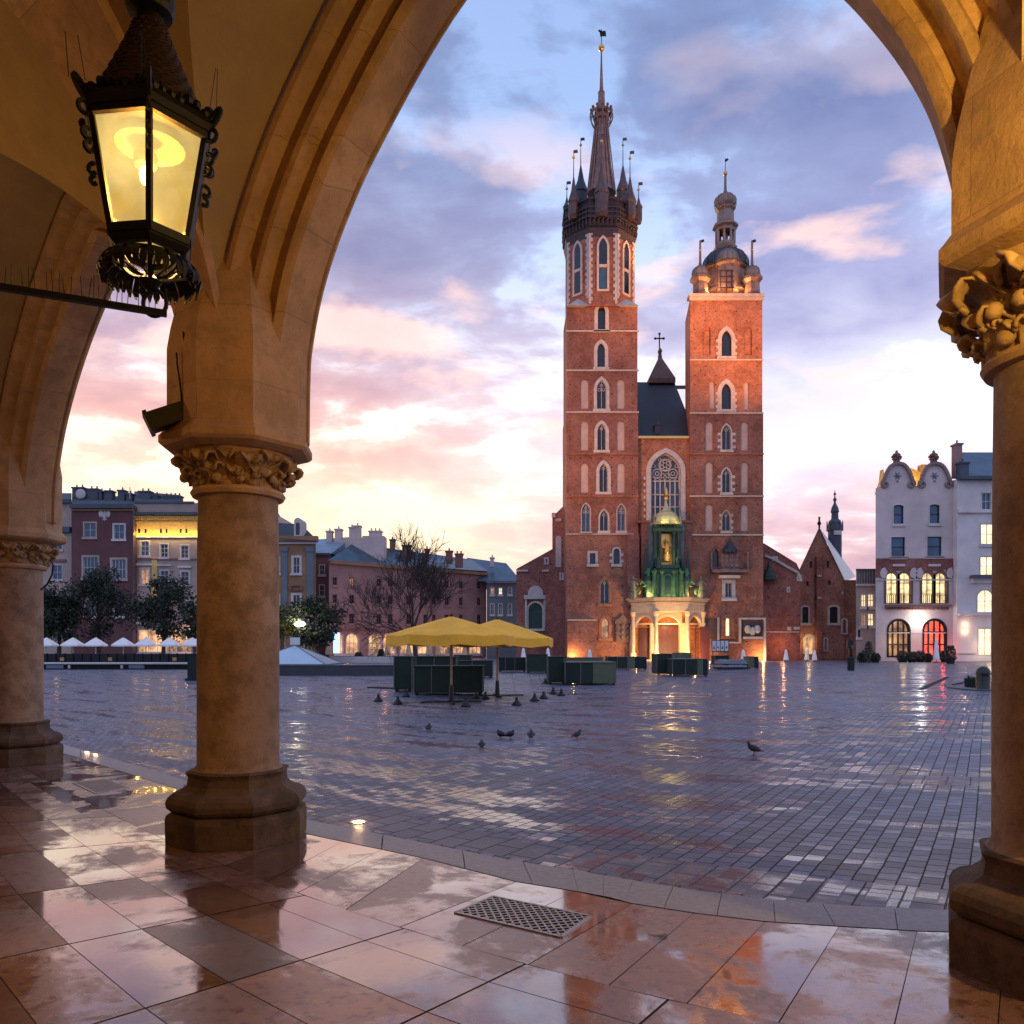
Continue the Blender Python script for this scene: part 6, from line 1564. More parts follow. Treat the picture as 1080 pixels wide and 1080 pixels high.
# -- grates in the pavement
def grate(pts, label):
    q = [G(*p) for p in pts]; c = sum(q, Vector())/4; t = thing('drain_grate', label, 'grate', tuple(c), group='grates in the arcade pavement')
    mb = MB(); mb.add([(p.x, p.y, .0015) for p in q], [(0, 1, 2, 3)]); mb.build('pit', M['hole'], t)
    mb = MB()
    for a, b in zip(q, q[1:]+q[:1]): mb.bar((a.x, a.y, .004), (b.x, b.y, .004), .018, .008)
    mb.build('rim', M['steel'], t)
    mb = MB(); n = 9; m = 17
    def pt(u, v): a = q[0].lerp(q[1], u); b = q[3].lerp(q[2], u); return a.lerp(b, v)
    # crossed diagonal bars clipped to the frame
    L1 = (q[3]-q[0]).length; L0 = (q[1]-q[0]).length; st = .044
    U = (q[1]-q[0]).normalized(); V = (q[3]-q[0]).normalized()
    def clip(p, d):
        lo, hi = -9, 9
        for (o, dd, mx) in ((p[0], d[0], L0), (p[1], d[1], L1)):
            t0, t1 = (0-o)/dd, (mx-o)/dd
            if t0 > t1: t0, t1 = t1, t0
            lo, hi = max(lo, t0), min(hi, t1)
        return lo, hi
    N_ = int((L0+L1)/st/1.414)+2
    for s_ in (1, -1):
        for k in range(-N_, N_*2):
            p = (k*st*1.414, 0 if s_ > 0 else 0); d = (.7071, .7071*s_); p = (p[0], 0) if s_ > 0 else (p[0], 0)
            lo, hi = clip(p, d)
            if hi-lo > .02:
                a = (p[0]+d[0]*lo, p[1]+d[1]*lo); b = (p[0]+d[0]*hi, p[1]+d[1]*hi)
                A3 = pt(a[0]/L0, a[1]/L1); B3 = pt(b[0]/L0, b[1]/L1); mb.bar((A3.x, A3.y, .004+.0006*s_), (B3.x, B3.y, .004+.0006*s_), .0125, .004)
    mb.build('lattice', M['steel'], t); return t
grate([(480, 963), (520, 946), (623, 967), (592, 989)], 'rectangular steel lattice grate set in the slabs in the foreground')
grate([(77, 826), (112, 822), (136, 831), (101, 837)], 'dark lattice grate in the slabs left of the middle column')
# -- lamps let into the ground
for (px, py), lb in zip(((92, 795.5), (101, 798), (378, 868)), ('left one of the two glowing ground lamps beside the far column', 'right one of the two glowing ground lamps beside the far column', 'single glowing ground lamp in wet setts right of the middle column')):
    g = G(px, py, GZ); t = thing('ground_lamp', lb, 'lamp', (g.x, g.y, GZ), group='lamps let into the ground')
    mb = MB(); mb.lathe(g.x, g.y, [(.085, GZ+.002), (.085, GZ+.012), (.062, GZ+.014), (.06, GZ+.009)], n=20, cap=False); mb.build('ring', M['steel'], t)
    mb = MB(); mb.lathe(g.x, g.y, [(.055, GZ+.004), (.055, GZ+.010), (.03, GZ+.018)], n=16); mb.build('lens', M['ground_lamp'], t)
    lamp('POINT', (g.x, g.y, GZ+.07), 1.0, (1, .6, .25), size=.03)

# -- pigeons
def pigeon(label, px, py, rz, pose='stand', s=1.0):
    g = G(px, py, GZ); t = thing('pigeon', label, 'bird', (0, 0, 0), group='pigeons on the square')
    mb = MB()
    if pose == 'stand': sp = [((-.165, 0, .085), (.022, .006)), ((-.11, 0, .098), (.034, .014)), ((-.06, 0, .115), (.046, .042)), ((0, 0, .130), (.056, .060)), ((.05, 0, .145), (.054, .060)), ((.085, 0, .168), (.042, .046)), ((.098, 0, .198), (.028, .032)), ((.103, 0, .222), (.025, .027)), ((.115, 0, .237), (.023, .022)), ((.130, 0, .236), (.015, .014)), ((.143, 0, .230), (.006, .006)), ((.160, 0, .224), (.002, .002))]
    else: sp = [((-.14, 0, .07), (.024, .006)), ((-.09, 0, .08), (.038, .018)), ((-.05, 0, .10), (.054, .05)), ((0, 0, .115), (.064, .066)), ((.04, 0, .125), (.058, .062)), ((.062, 0, .15), (.040, .044)), ((.064, 0, .172), (.029, .030)), ((.07, 0, .188), (.024, .022)), ((.085, 0, .188), (.013, .013)), ((.10, 0, .180), (.003, .003))]
    mb.tube([p for p, _ in sp], [r for _, r in sp], 12); body = mb.build('body', M['bird'], t, smooth='all')
    for sg in (-1, 1):
        w_ = MB(); w_.tube([(.06, sg*.045, .14), (.02, sg*.058, .135), (-.05, sg*.05, .115), (-.12, sg*.022, .095), (-.15, sg*.01, .088)], [(.02, .006), (.036, .010), (.03, .010), (.014, .006), (.003, .002)], 8); w_.build('wing', M['bird'], t, smooth='all')
        l_ = MB(); l_.tube([(.01, sg*.025, .08), (.015, sg*.027, .03), (.01, sg*.028, .006)], [.008, .005, .005], 6)
        for a in (-.5, 0, .5, PI): l_.bar((.01, sg*.028, .004), (.01+.028*math.cos(a), sg*.028+.028*math.sin(a), .003), .006)
        l_.build('leg', M['birdfoot'], t)
        e_ = MB(); e_.ball((.112 if pose == 'stand' else .07, sg*.021, .240 if pose == 'stand' else .192), .0045, 6); e_.build('eye', M['gold'], t)
    t.location = (g.x, g.y, GZ); t.rotation_euler = (0, 0, R(rz)); t.scale = (s, s, s); return t
pigeon('pigeon nearest the yellow parasols, facing away, alone at the left of its flock', 452, 772, 80, 'sit', .85)
pigeon('nearest and lowest of the small flock of pigeons, seen from behind', 508, 791, 95, 'sit', .80)
pigeon('pigeon huddled close against another one, left of the pair', 528.5, 779.5, 160, 'sit', .85)
pigeon('pigeon huddled close against another one, right of the pair', 538, 779.5, 20, 'sit', .85)
pigeon('upright dark pigeon just right of the huddled pair', 560, 781, 85, 'sit', .95)
pigeon('pigeon with raised head turned to the right, at the right end of the flock', 608, 780, 25, 'stand', .72)
pigeon('lone pigeon standing on the setts far to the right of the flock', 796, 797, 155, 'stand', .85)

# -- yellow parasols
def parasol(px, py, D, rad, zlo, zhi, zap, label, mat, n=8, pole='wood', base=True, name='parasol', group=None, ph=0, h=.30):
    x, y = (px-540)/F*D, D; t = thing(name, label, 'parasol', (x, y, GZ), group=group); mb = MB(); ring0 = []
    for i in range(n):
        a = ph+2*PI*i/n; ring0.append((a, rad))
    top = []; m = n*2
    rows = [(0, zap), (.33, zap-(zap-zhi)*.30), (.66, zap-(zap-zhi)*.64), (1.0, zhi), (1.005, zlo)]
    for fr_, z in rows:
        for i in range(m):
            a = ph+PI*i/n*1.0; k = 1 if i % 2 == 0 else math.cos(PI/n); sag = 0 if i % 2 == 0 else -.02*fr_*rad
            r_ = max(.02, rad*fr_*k); top.append((x+r_*math.cos(a), y+r_*math.sin(a), z+sag*(1 if z != zlo else 1.6)))
    mb.add(top, [(j*m+i, j*m+(i+1) % m, (j+1)*m+(i+1) % m, (j+1)*m+i) for j in range(len(rows)-1) for i in range(m)])
    cn = mb.build('canopy', mat, t); md = cn.modifiers.new('thick', 'SOLIDIFY'); md.thickness = .012
    mb = MB(); mb.tube([(x, y, GZ+.05), (x, y, zap-.05)], [.035 if D < 60 else .05]*2, 8); mb.build('pole', M[pole], t)
    mb = MB(); mb.lathe(x, y, [(.05, zap-.02), (.06, zap+.03), (.02, zap+.08)], n=8); mb.build('finial', M['black'], t)
    if D < 60:
        mb = MB()
        for i in range(n):
            a = ph+2*PI*i/n; mb.bar((x, y, zap-.12), (x+rad*.98*math.cos(a), y+rad*.98*math.sin(a), zhi-.03), .025)
        mb.build('ribs', M['wood'], t)
    if base:
        mb = MB(); s_ = 0.92
        for a in (.15, .15+PI/2): mb.bar((x-s_*math.cos(a), y-s_*math.sin(a), GZ+.04), (x+s_*math.cos(a), y+s_*math.sin(a), GZ+.045), .07, .05)
        mb.lathe(x, y, [(.08, GZ+.05), (.06, GZ+.5), (.05, GZ+.55)], n=8); mb.build('cross_base', M['black'], t)
    return t
def zA(py, D): return EYE+(HY-py)/F*D
D1_ = 24.6; parasol(476, 0, D1_, 1.95, zA(679.5, D1_-1.6), zA(669, D1_-1.6), zA(650, D1_), 'yellow canvas parasol on the left, over the nearest green counter', M['yellow'], ph=.2, group='yellow parasols over the market counters')
D2_ = 28; parasol(524.5, 0, D2_, 2.0, zA(681, D2_-1.6), zA(672.5, D2_-1.6), zA(653, D2_), 'yellow canvas parasol on the right, partly behind the other one', M['yellow'], ph=.25, group='yellow parasols over the market counters')
# -- weights holding guy wires
wts = [(399, 740), (419.5, 743), (428, 735), (491, 745.5), (502, 737), (512, 737.5), (545, 744), (564, 739.5), (573.5, 737), (583.5, 732), (592, 734), (575, 721)]
wl = ['leftmost cone weight, just left of the long flat plate', 'second cone weight from the left, lower than its neighbours', 'cone weight close under the corner of the nearest green counter', 'cone weight directly in front of the nearest counter, lowest of all', 'left one of two cone weights behind the parasol foot', 'right one of two cone weights behind the parasol foot',
      'cone weight in front of the right parasol foot, with a rod', 'cone weight with a leaning rod, first in the row right of the parasols', 'cone weight second in the row right of the parasols', 'cone weight third in the row right of the parasols', 'rightmost cone weight of the row', 'smallest and farthest cone weight beside the green boxes']
for i, ((px, py), lb) in enumerate(zip(wts, wl)):
    g = G(px, py, GZ); t = thing('cone_weight', 'dark '+lb, 'weight', (g.x, g.y, GZ), group='cone weights around the parasols')
    mb = MB(); mb.lathe(g.x, g.y, [(.15, GZ), (.155, GZ+.03), (.13, GZ+.05), (.06, GZ+.13), (.035, GZ+.2), (.05, GZ+.215), (.03, GZ+.24)], n=14); mb.build('cone', M['cast'], t)
    mb = MB(); r_ = random.Random(i); lean = (-.2+.1*r_.random())*(1 if px > 520 else -.6); mb.bar((g.x, g.y, GZ+.2), (g.x+lean*1.2, g.y, GZ+(.95 if px > 540 else .4)), .008); mb.build('rod', M['cast'], t)
# -- green market counters
def counter(label, px0, px1, D, ztop, dep, mats, splits, name='market_counter', rot=0, cat='counter'):
    """closed wooden counter: a front of framed panels, top board and feet"""
    x0, x1 = (px0-540)/F*D, (px1-540)/F*D; t = thing(name, label, cat, ((x0+x1)/2, D+dep/2, GZ), group='green market counters')
    mb = MB(); mb.box(x0+.03, x1-.03, D+.04, D+dep-.03, GZ+.1, ztop-.035); mb.build('carcass', M['boxdark'], t)
    es = [x0]+[(p-540)/F*D for p in splits]+[x1]
    for k, (a, b) in enumerate(zip(es, es[1:])):
        mb = MB(); mb.box(a+.02, b-.02, D, D+.05, GZ+.09, ztop-.05); m_ = MB()
        mb.box(a+.05, b-.05, D-.008, D+.01, GZ+.14, ztop-.1); mb.build('panel', M[mats[k % len(mats)]], t)
    for a in (x0, x1-.025):
        mb = MB(); mb.box(a, a+.025, D+.05, D+dep, GZ+.09, ztop-.05); mb.build('side_board', M[mats[0]], t)
    for e in es: 
        mb = MB(); mb.box(e-.018, e+.018, D-.014, D+.02, GZ+.09, ztop-.045); mb.build('batten', M['boxrim'], t)
    mb = MB(); mb.box(x0-.03, x1+.03, D-.03, D+dep+.03, ztop-.04, ztop); mb.build('top_board', M['boxrim' if 'pale' in mats[-1] else 'boxgreen'], t)
    mb = MB()
    for a in (x0+.1, x1-.1):
        mb.box(a-.06, a+.06, D+.06, D+.2, GZ, GZ+.1)
    mb.build('foot', M['black'], t)
    return t
counter('nearest low dark green counter under the left yellow parasol', 436.5, 509, 28.6, .99, 1.6, ['boxgreen'], [455])
counter('taller dark green box at the left end of the nearest counter', 415.5, 434.5, 30.8, 1.30, 1.6, ['boxgreen'], [])
counter('long green counter just behind the nearest one', 435.5, 481, 33.6, 1.27, 1.2, ['boxgreen'], [458])
counter('low dark green counter behind the two yellow parasols', 476, 519.5, 45.5, .93, 2.0, ['boxdark'], [498])
counter('far green box seen between the poles of the two parasols', 479, 497, 56, 1.15, 1.5, ['boxgreen'], [])
counter('bluish dark counter right of the second parasol', 526, 554.5, 57, .98, 1.8, ['boxdark'], [533, 543])
counter('tall dark green box right of the bluish counter', 555.5, 577.5, 54.5, 1.22, 2, ['boxgreen'], [])
counter('tall green box at the left end of the paired counters before the left tower', 578, 597, 37.4, 1.23, 1.8, ['boxgreen'], [595])
counter('green counter with a pale end panel in front of the left tower', 596, 649.5, 36.5, 1.0, 2.4, ['boxdark', 'boxgreen', 'boxpale'], [612.5, 626])
counter('pale topped counter standing behind the paired boxes before the left tower', 597, 636, 44, 1.12, 1.5, ['boxpale'], [615])
counter('low green counter left of the lit porch', 641, 682, 63, .98, 2, ['boxdark', 'boxgreen', 'boxpale'], [651, 662, 669.5])
counter('tall green box in front of the lit porch', 693, 709, 50, 1.28, 2, ['boxgreen'], [])
counter('green counter with a pale end in front of the lit porch', 709.5, 746.5, 48, 1.0, 2.2, ['boxdark', 'boxgreen', 'boxpale'], [723, 736, 741])
counter('pale board counter standing behind the porch counters', 712, 729, 60, 1.3, 1.2, ['boxpale'], [])
# stall covered with a tarpaulin, small stall with boards
t = thing('covered_stall', 'low stall heaped under a grey tarpaulin right of the lit porch', 'stall', ((778-540)/F*64, 64, GZ))
mb = MB(); x0, x1 = (757.5-540)/F*64, (789-540)/F*64; mb.box(x0, x1, 64, 65.6, GZ+.05, GZ+.45); mb.build('crate_base', M['boxdark'], t)
mb = MB(); nx, ny = 16, 6; rt_ = random.Random(6); vs = []
for j in range(ny+1):
    for i in range(nx+1):
        e = min(i, nx-i, j*2, (ny-j)*2); z = GZ+.42+(.0 if e == 0 else .18+.25*rt_.random()) ; vs.append((x0-.05+(x1-x0+.1)*i/nx, 63.9+1.8*j/ny, z if e else GZ+.18))
mb.add(vs, [(j*(nx+1)+i, j*(nx+1)+i+1, (j+1)*(nx+1)+i+1, (j+1)*(nx+1)+i) for j in range(ny) for i in range(nx)]); mb.build('tarpaulin', plain('grey_tarp', (.20, .20, .23), .45, var=.6, scale=6), t)
counter('small brown market counter at the right end of the stalls', 789.5, 800, 66, .95, 1.5, ['boxpale', 'boxgreen'], [795], cat='counter')
t = thing('notice_board', 'freestanding notice board with four white posters right of the porch', 'board', ((760-540)/F*92, 92, GZ)); mb = MB()
x0, x1 = (750.5-540)/F*92, (769-540)/F*92; z0, z1 = zA(687.5, 92), zA(675, 92)
mb.box(x0, x1, 92, 92.12, z0, z1); mb.build('board', M['black'], t)
for a in (x0+.1, x1-.2): mb = MB(); mb.box(a, a+.1, 92.02, 92.1, GZ, z0); mb.build('leg', M['black'], t)
for k in range(4):
    mb = MB(); a = x0+.08+k*(x1-x0-.1)/4; b = a+(x1-x0-.1)/4-.08; mb.box(a, b, 91.96, 91.99, z0+.1, z1-.08); p = mb.build('poster', M['paper'], t)
    mb = MB(); mb.lathe((a+b)/2, 0, [(.0, 0)], n=3) if False else mb.box(a+.1, b-.12, 91.94, 91.955, z0+.3+.1*(k % 2), z0+.62); mb.build('printed_patch', M['posterred' if k in (0, 1) else 'greyroof'], p)
counter('dark counter below the notice board', 754, 769, 80, .9, 1.5, ['boxdark'], [], cat='counter')
# closed white parasols / wrapped cones
for (px, yt, yb, D), lb in zip(((622, 684.5, 699, 80), (784, 684.5, 697, 88), (829, 684.5, 695.5, 100), (851, 685, 695, 104), (859, 685, 695, 101), (578, 683, 693, 86), (552, 683, 694, 82), (987.5, 672, 698, 96)),
    ('in front of the left tower', 'in front of the framed relief', 'before the brick side aisle', 'left of the lit church door', 'right of the lit church door', 'before the dark side aisle', 'between the yellow parasol and the side aisle', 'in front of the red lit arch')):
    x = (px-540)/F*D; t = thing('closed_parasol', 'small folded white parasol '+lb, 'parasol', (x, D, GZ), group='folded white parasols'); z1 = zA(yt, D); mb = MB()
    h_ = z1-GZ; mb.lathe(x, D, [(.30, GZ+.12*h_), (.34, GZ+.18*h_), (.24, GZ+.5*h_), (.17, GZ+.75*h_), (.16, GZ+.85*h_), (.03, z1)], n=10); mb.build('folded_canopy', M['white_cv'], t)
    mb = MB(); mb.lathe(x, D, [(.3, GZ), (.3, GZ+.06), (.04, GZ+.08), (.04, z1+.05)], n=8); mb.build('pole', M['black'], t)
# -- litter bin, signpost, red-lit planters, big green bin
t = thing('litter_bin', 'dark round litter bin alone in front of the gothic church', 'bin', ((897.5-540)/F*61, 61, GZ)); x = (897.5-540)/F*61
mb = MB(); mb.lathe(x, 61, [(.23, GZ), (.25, GZ+.06), (.25, GZ+.84), (.28, GZ+.86), (.28, GZ+.95), (.2, GZ+1.0)], n=20); mb.build('body', M['boxdark'], t); mb = MB(); mb.lathe(x, 61, [(.262, GZ+.3), (.262, GZ+.34)], n=20, cap=False); mb.lathe(x, 61, [(.262, GZ+.6), (.262, GZ+.64)], n=20, cap=False); mb.build('hoop', M['black'], t)
t = thing('street_post', 'dark advertising post with a rounded head behind the litter bin', 'post', ((897-540)/F*97, 97, GZ)); x = (897-540)/F*97
mb = MB(); mb.lathe(x, 97, [(.5, GZ), (.5, GZ+.1), (.22, GZ+.2), (.22, zA(684, 97)), (.42, zA(683.5, 97)), (.42, zA(676, 97)), (.2, zA(674.5, 97))], n=14); mb.build('column', M['black'], t)
mb = MB(); mb.box(x-.1, x+.25, 96.5, 96.56, zA(684, 97), zA(680.5, 97)); mb.build('sign_plate', M['boxpale'], t)
t = thing('domed_bin', 'large glossy dark green domed litter bin at the right column', 'bin', ((1037-540)/F*32.6, 32.6, GZ)); x = (1037-540)/F*32.6; M['gloss'] = plain('glossy_green_paint', (.005, .016, .009), .3, var=.2, scale=3, bmp=.02)
mb = MB(); zt_ = zA(702, 32.6); mb.lathe(x, 32.6, [(.26, GZ), (.27, GZ+.04), (.26, GZ+.06), (.26, zt_-.34)], n=24); mb.build('body', M['gloss'], t, smooth=True)
mb = MB(); mb.lathe(x, 32.6, [(.275, zt_-.34), (.275, zt_-.30)]+[(.265*math.cos(a), zt_-.30+.28*math.sin(a)) for a in [i/8*PI/2 for i in range(9)]], n=24); mb.build('dome', M['gloss'], t, smooth=True)
mb = MB(); mb.box(x-.2, x+.02, 32.28, 32.34, zt_-.42, zt_-.3); mb.build('slot', M['hole'], t)
for (px, w_, z_), lb in zip(((1021.5, .17, .38), (1026.5, .19, .33)), ('left of the two small dark plant tubs beside the domed bin', 'right of the two small dark plant tubs beside the domed bin')):
    x = (px-540)/F*34.5; t = thing('plant_tub', lb, 'tub', (x, 34.5, GZ), group='dark plant tubs'); mb = MB(); mb.lathe(x, 34.5, [(w_*.85, GZ), (w_, GZ+z_), (w_*.9, GZ+z_), (w_*.85, GZ+z_-.05)], n=14, ph=.3); mb.build('tub', M['boxdark'], t)
    mb = MB(); r_ = random.Random(int(px))
    for k in range(26): a = r_.uniform(0, 2*PI); q = r_.uniform(0, w_); mb.bar((x+q*.5*math.cos(a), 34.5+q*.5*math.sin(a), GZ+z_-.03), (x+q*math.cos(a), 34.5+q*math.sin(a), GZ+z_+.05+.1*r_.random()), .012)
    mb.build('twigs', M['leafdk'], t)
# paved islands: darker strips
mb = MB(); pts = [G(px, py, GZ) for px, py in ((1040, 716), (1010, 719.5), (995, 722.5), (1000, 726), (1030, 729), (1060, 729))]
pin = [G(px, py, GZ) for px, py in ((1040, 717.5), (1014, 721), (1003, 723), (1008, 725), (1032, 727.5), (1060, 727.5))]
n = len(pts); mb.add([(p.x, p.y, GZ+.05) for p in pts]+[(p.x, p.y, GZ+.05) for p in pin]+[(p.x, p.y, GZ) for p in pts], [(i, i+1, n+i+1, n+i) for i in range(n-1)]+[(i, i+1, 2*n+i+1, 2*n+i) for i in range(n-1)])
kw(mb.build('kerb_island', plain('dark_kerb', (.07, .07, .08), .45, var=.3, scale=6)), kind='structure')
mb = MB(); mb.bar(G(971, 727.5, GZ)+Vector((0, 0, .01)), G(999, 714.5, GZ)+Vector((0, 0, .01)), .22, .03); kw(mb.build('drain_channel', M['hole']), kind='structure')
mb = MB(); mb.bar(G(392, 725.5, GZ)+Vector((0, 0, .03)), G(425, 726.5, GZ)+Vector((0, 0, .03)), .6, .06); kw(mb.build('floor_plate', M['black']), 'flat dark plate lying on the setts left of the nearest counter', 'plate')

# -- museum glass pyramid and low walls on the left
t = thing('glass_pyramid', 'low pale glass pyramid rising behind a dark basin wall', 'skylight', ((311-540)/F*56, 56, GZ))
ap = P(311, 680.5, 56); rr = 3.9; cr = [Vector((ap.x+rr*math.cos(a)*1.0, ap.y+rr*math.sin(a), zA(701.5, 52))) for a in [R(-97+90*k+52) for k in range(4)]]
for k in range(4): mb = MB(); mb.add([tuple(ap), tuple(cr[k]), tuple(cr[(k+1) % 4])], [(0, 1, 2)]); mb.build('glass_face', M['glasspyr'], t)
mb = MB()
for k in range(4): mb.bar(ap, cr[k], .06); mb.bar(cr[k], cr[(k+1) % 4], .09)
mb.build('glazing_bars', M['bluegrey'], t)
mb = MB(); a = P(311, 680, 56); mb.box(a.x-.3, a.x+.35, 55.9, 56.0, a.z-.0, a.z+.5); mb.bar((a.x, 56, a.z-.5), (a.x, 56, a.z+.1), .05); mb.build('apex_box', M['paper'], t)
mb = MB(); a = P(296, 711, 49.5); x0 = (205-540)/F*49.5; x1 = (416-540)/F*49.5; mb.box(x0, x1, 49.5, 50.0, GZ, zA(702.5, 49.5)); mb.box(x0, x1, 49.45, 50.1, zA(702.5, 49.5), zA(702.5, 49.5)+.06)
kw(mb.build('basin_wall', plain('dark_basin_granite', (.035, .037, .045), .35, var=.3, scale=3)), 'long low dark granite wall in front of the glass pyramid', 'wall')
x0 = (350-540)/F*95; x1 = (425-540)/F*95; mb = MB(); mb.box(x0, x1, 95, 95.5, GZ, zA(692.5, 95)); kw(mb.build('low_wall', M['whitetrim']), 'low pale wall behind the glass pyramid, before the pink house', 'wall')
mb = MB(); x = (209-540)/F*41.6; mb.box(x-.55, x+.35, 41.6, 42.6, GZ, zA(690.5, 41.6)); mb.box(x-.65, x+.4, 41.5, 42.7, GZ, GZ+.12); mb.box(x-.58, x+.38, 41.57, 42.63, zA(690.5, 41.6), zA(690.5, 41.6)+.05)
kw(mb.build('dark_cabinet', M['boxdark']), 'dark green cabinet half hidden behind the middle column shaft', 'cabinet')
# cafe terrace edge
t = thing('terrace_kerb', 'long dark terrace step with a pale top edge in front of the white parasols', 'step', ((120-540)/F*64, 64, GZ))
x0 = (-60-540)/F*64; x1 = (200-540)/F*64
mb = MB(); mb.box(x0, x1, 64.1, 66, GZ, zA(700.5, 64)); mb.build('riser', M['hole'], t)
mb = MB(); mb.box(x0, x1, 63.9, 66.2, zA(700.5, 64), zA(699, 64)); mb.build('top_edge', M['whitetrim'], t)
for a, b in ((49, 67), (136, 152), (72, 74), (127.5, 129.5)): mb = MB(); mb.box((a-540)/F*64, (b-540)/F*64, 63.95, 64.2, zA(705, 64), zA(701.5, 64)); mb.build('pale_block', M['bluegrey'] if b-a > 5 else M['whitetrim'], t)
mb = MB(); x0 = (-60-540)/F*70; x1 = (205-540)/F*70; mb.box(x0, x1, 70, 70.1, GZ+.35, zA(689.5, 70))
for k in range(30): a = x0+(x1-x0)*k/29; mb.box(a-.04, a+.04, 69.9, 70.15, GZ, zA(689, 70))
kw(mb.build('terrace_fence', M['black']), 'dark low fence round the cafe terrace under the white parasols', 'fence')
cafe = [(37, 'half hidden by the far column'), (49, 'first wholly clear of the far column'), (77, 'second from the far column'), (101, 'third from the far column'), (130, 'under the dark tree before the beige house'), (154, 'fifth from the far column, lit from below'), (179, 'next to last before the middle column'), (203, 'last before the middle column, brownish')]
for k, (px, lb) in enumerate(cafe):
    if k == 0: continue
    D = 78; c = parasol(px, 0, D, 1.15, zA(681.5, D), zA(680, D), zA(672.2, D), 'square white cafe parasol '+lb, M['white_cv'], n=4, pole='whitetrim', base=False, name='cafe_parasol', group='open white cafe parasols', ph=PI/4+.1)
for (px, g_) in ((60, 'lit'), (90, 0), (118, 0), (143, 'lit'), (155, 'lit'), (172, 'lit'), (184, 'lit'), (198, 'lit')):
    if g_: lamp('POINT', tuple(P(px, 683, 80)), 14, (1, .55, .25), size=.2)
def chair_set(px, D, lb):
    x = (px-540)/F*D; t = thing('cafe_chair', lb, 'chair', (x, D, GZ), group='cafe chairs on the terrace'); mb = MB(); mb.box(x-.22, x+.22, D-.2, D+.2, GZ+.43, GZ+.47); mb.build('seat', M['wood'], t)
    mb = MB(); mb.box(x-.22, x+.22, D+.18, D+.22, GZ+.6, GZ+.9); mb.build('backrest', M['wood'], t)
    for sx in (-1, 1):
        for sy in (-1, 1): mb = MB(); mb.box(x+sx*.2-.02, x+sx*.2+.02, D+sy*.18-.02, D+sy*.18+.02, GZ, GZ+(.43 if sy < 0 else .9)); mb.build('leg', M['black'], t)
chair_set(64, 68.6, 'cafe chair standing before the fence under the first clear parasol'); chair_set(115, 68.6, 'cafe chair before the fence in front of the dark purple house'); chair_set(183, 68.6, 'cafe chair before the fence near the middle column')
# folded cream parasols before the pink house
for px, yt, D, lb in ((299, 674, 100, 'beside the middle column'), (320, 673.5, 102, 'left of the leafy tree trunk'), (346.5, 674, 98, 'in front of the corner of the pink house'), (408.5, 676, 104, 'before the lit arcade, left of the bare tree'), (431, 677, 100, 'just left of the yellow parasol pole'), (452, 678, 105, 'behind the bare tree'), (462, 678, 105, 'behind the left yellow parasol'), (490, 679, 108, 'seen below the left yellow parasol')):
    x = (px-540)/F*D; t = thing('folded_parasol', 'tall folded cream parasol '+lb, 'parasol', (x, D, GZ), group='folded cream cafe parasols'); z1 = zA(yt, D); h_ = z1-GZ; mb = MB()
    mb.lathe(x, D, [(.36, GZ+.32*h_), (.42, GZ+.36*h_), (.30, GZ+.62*h_), (.2, GZ+.8*h_), (.1, GZ+.95*h_), (.02, z1)], n=10); mb.build('folded_canopy', plain('cream_canvas', (.55, .36, .22), .8), t) if 'cream_canvas' not in bpy.data.materials else mb.build('folded_canopy', bpy.data.materials['cream_canvas'], t)
    mb = MB(); mb.lathe(x, D, [(.35, GZ), (.35, GZ+.08), (.04, GZ+.1), (.04, GZ+.4*h_)], n=8); mb.build('pole', M['black'], t)

# -- trees
def leafy(px, D, ytop, ybot, wpx, label, mat, seed, n=2600, s=.32, name='leafy_tree', yb=None, lit=None, trunk=None):
    r_ = random.Random(seed); x = (px-540)/F*D; k_ = D/F; z0 = zA(ybot, D); z1 = zA(ytop, D); rad = wpx*k_/2; cz_ = (z0+z1)/2; h_ = (z1-z0)/2
    t = thing(name, label, 'tree', (x, D, GZ), group='leafy trees round the square')
    mb = MB(); mb.tube([(x, D, GZ), (x+.1, D, z0+.3), (x-.1, D, cz_), (x+.1, D, z1-h_*.5)], [.28, .2, .13, .03], 8)
    blobs = []
    for i in range(26):
        a = r_.uniform(0, 2*PI); u = r_.random()**.55; v = r_.uniform(-1, 1); kk = math.sqrt(max(.05, 1-v*v*.9))
        c = Vector((x+rad*u*kk*math.cos(a), D+rad*u*kk*math.sin(a)*.8, cz_+h_*v*.88)); blobs.append((c, rad*r_.uniform(.22, .42)))
        if i < 14: m_ = Vector((x, D, z0+(c.z-z0)*.4)); mb.tube([m_, m_.lerp(c, .6)+Vector((0, 0, .2)), c], [.09, .05, .015], 5)
    mb.build('trunk', M['bark'], t)
    cr_ = MB()
    for i in range(int(n*1.8)):
        c, b_ = blobs[int(r_.random()*len(blobs))]; dv = Vector((r_.gauss(0, 1), r_.gauss(0, 1), r_.gauss(0, .62)))
        dv = dv.normalized()*b_*(r_.random()**.4)*1.15; p = c+dv; q = Vector((r_.gauss(0, 1), r_.gauss(0, 1), r_.gauss(0, 1))).normalized(); w_ = q.cross(Vector((r_.gauss(0, 1), r_.gauss(0, 1), r_.gauss(0, 1)))).normalized(); ss = s*1.1*r_.uniform(.5, 1.1)
        cr_.add([p-q*ss*.6, p+w_*ss*.32, p+q*ss*.6, p-w_*ss*.32], [(0, 1, 2, 3)])
    co = cr_.v
    me = bpy.data.meshes.new('crown'); me.from_pydata([(a-x, b-D, c-GZ) for a, b, c in cr_.v], [], cr_.f); me.materials.append(M[mat]); o = bpy.data.objects.new('crown', me); col.objects.link(o); o.parent = t
    return t
leafy(36, 92, 622, 678, 66, 'leafy tree half hidden behind the far left column', 'leaf', 1)
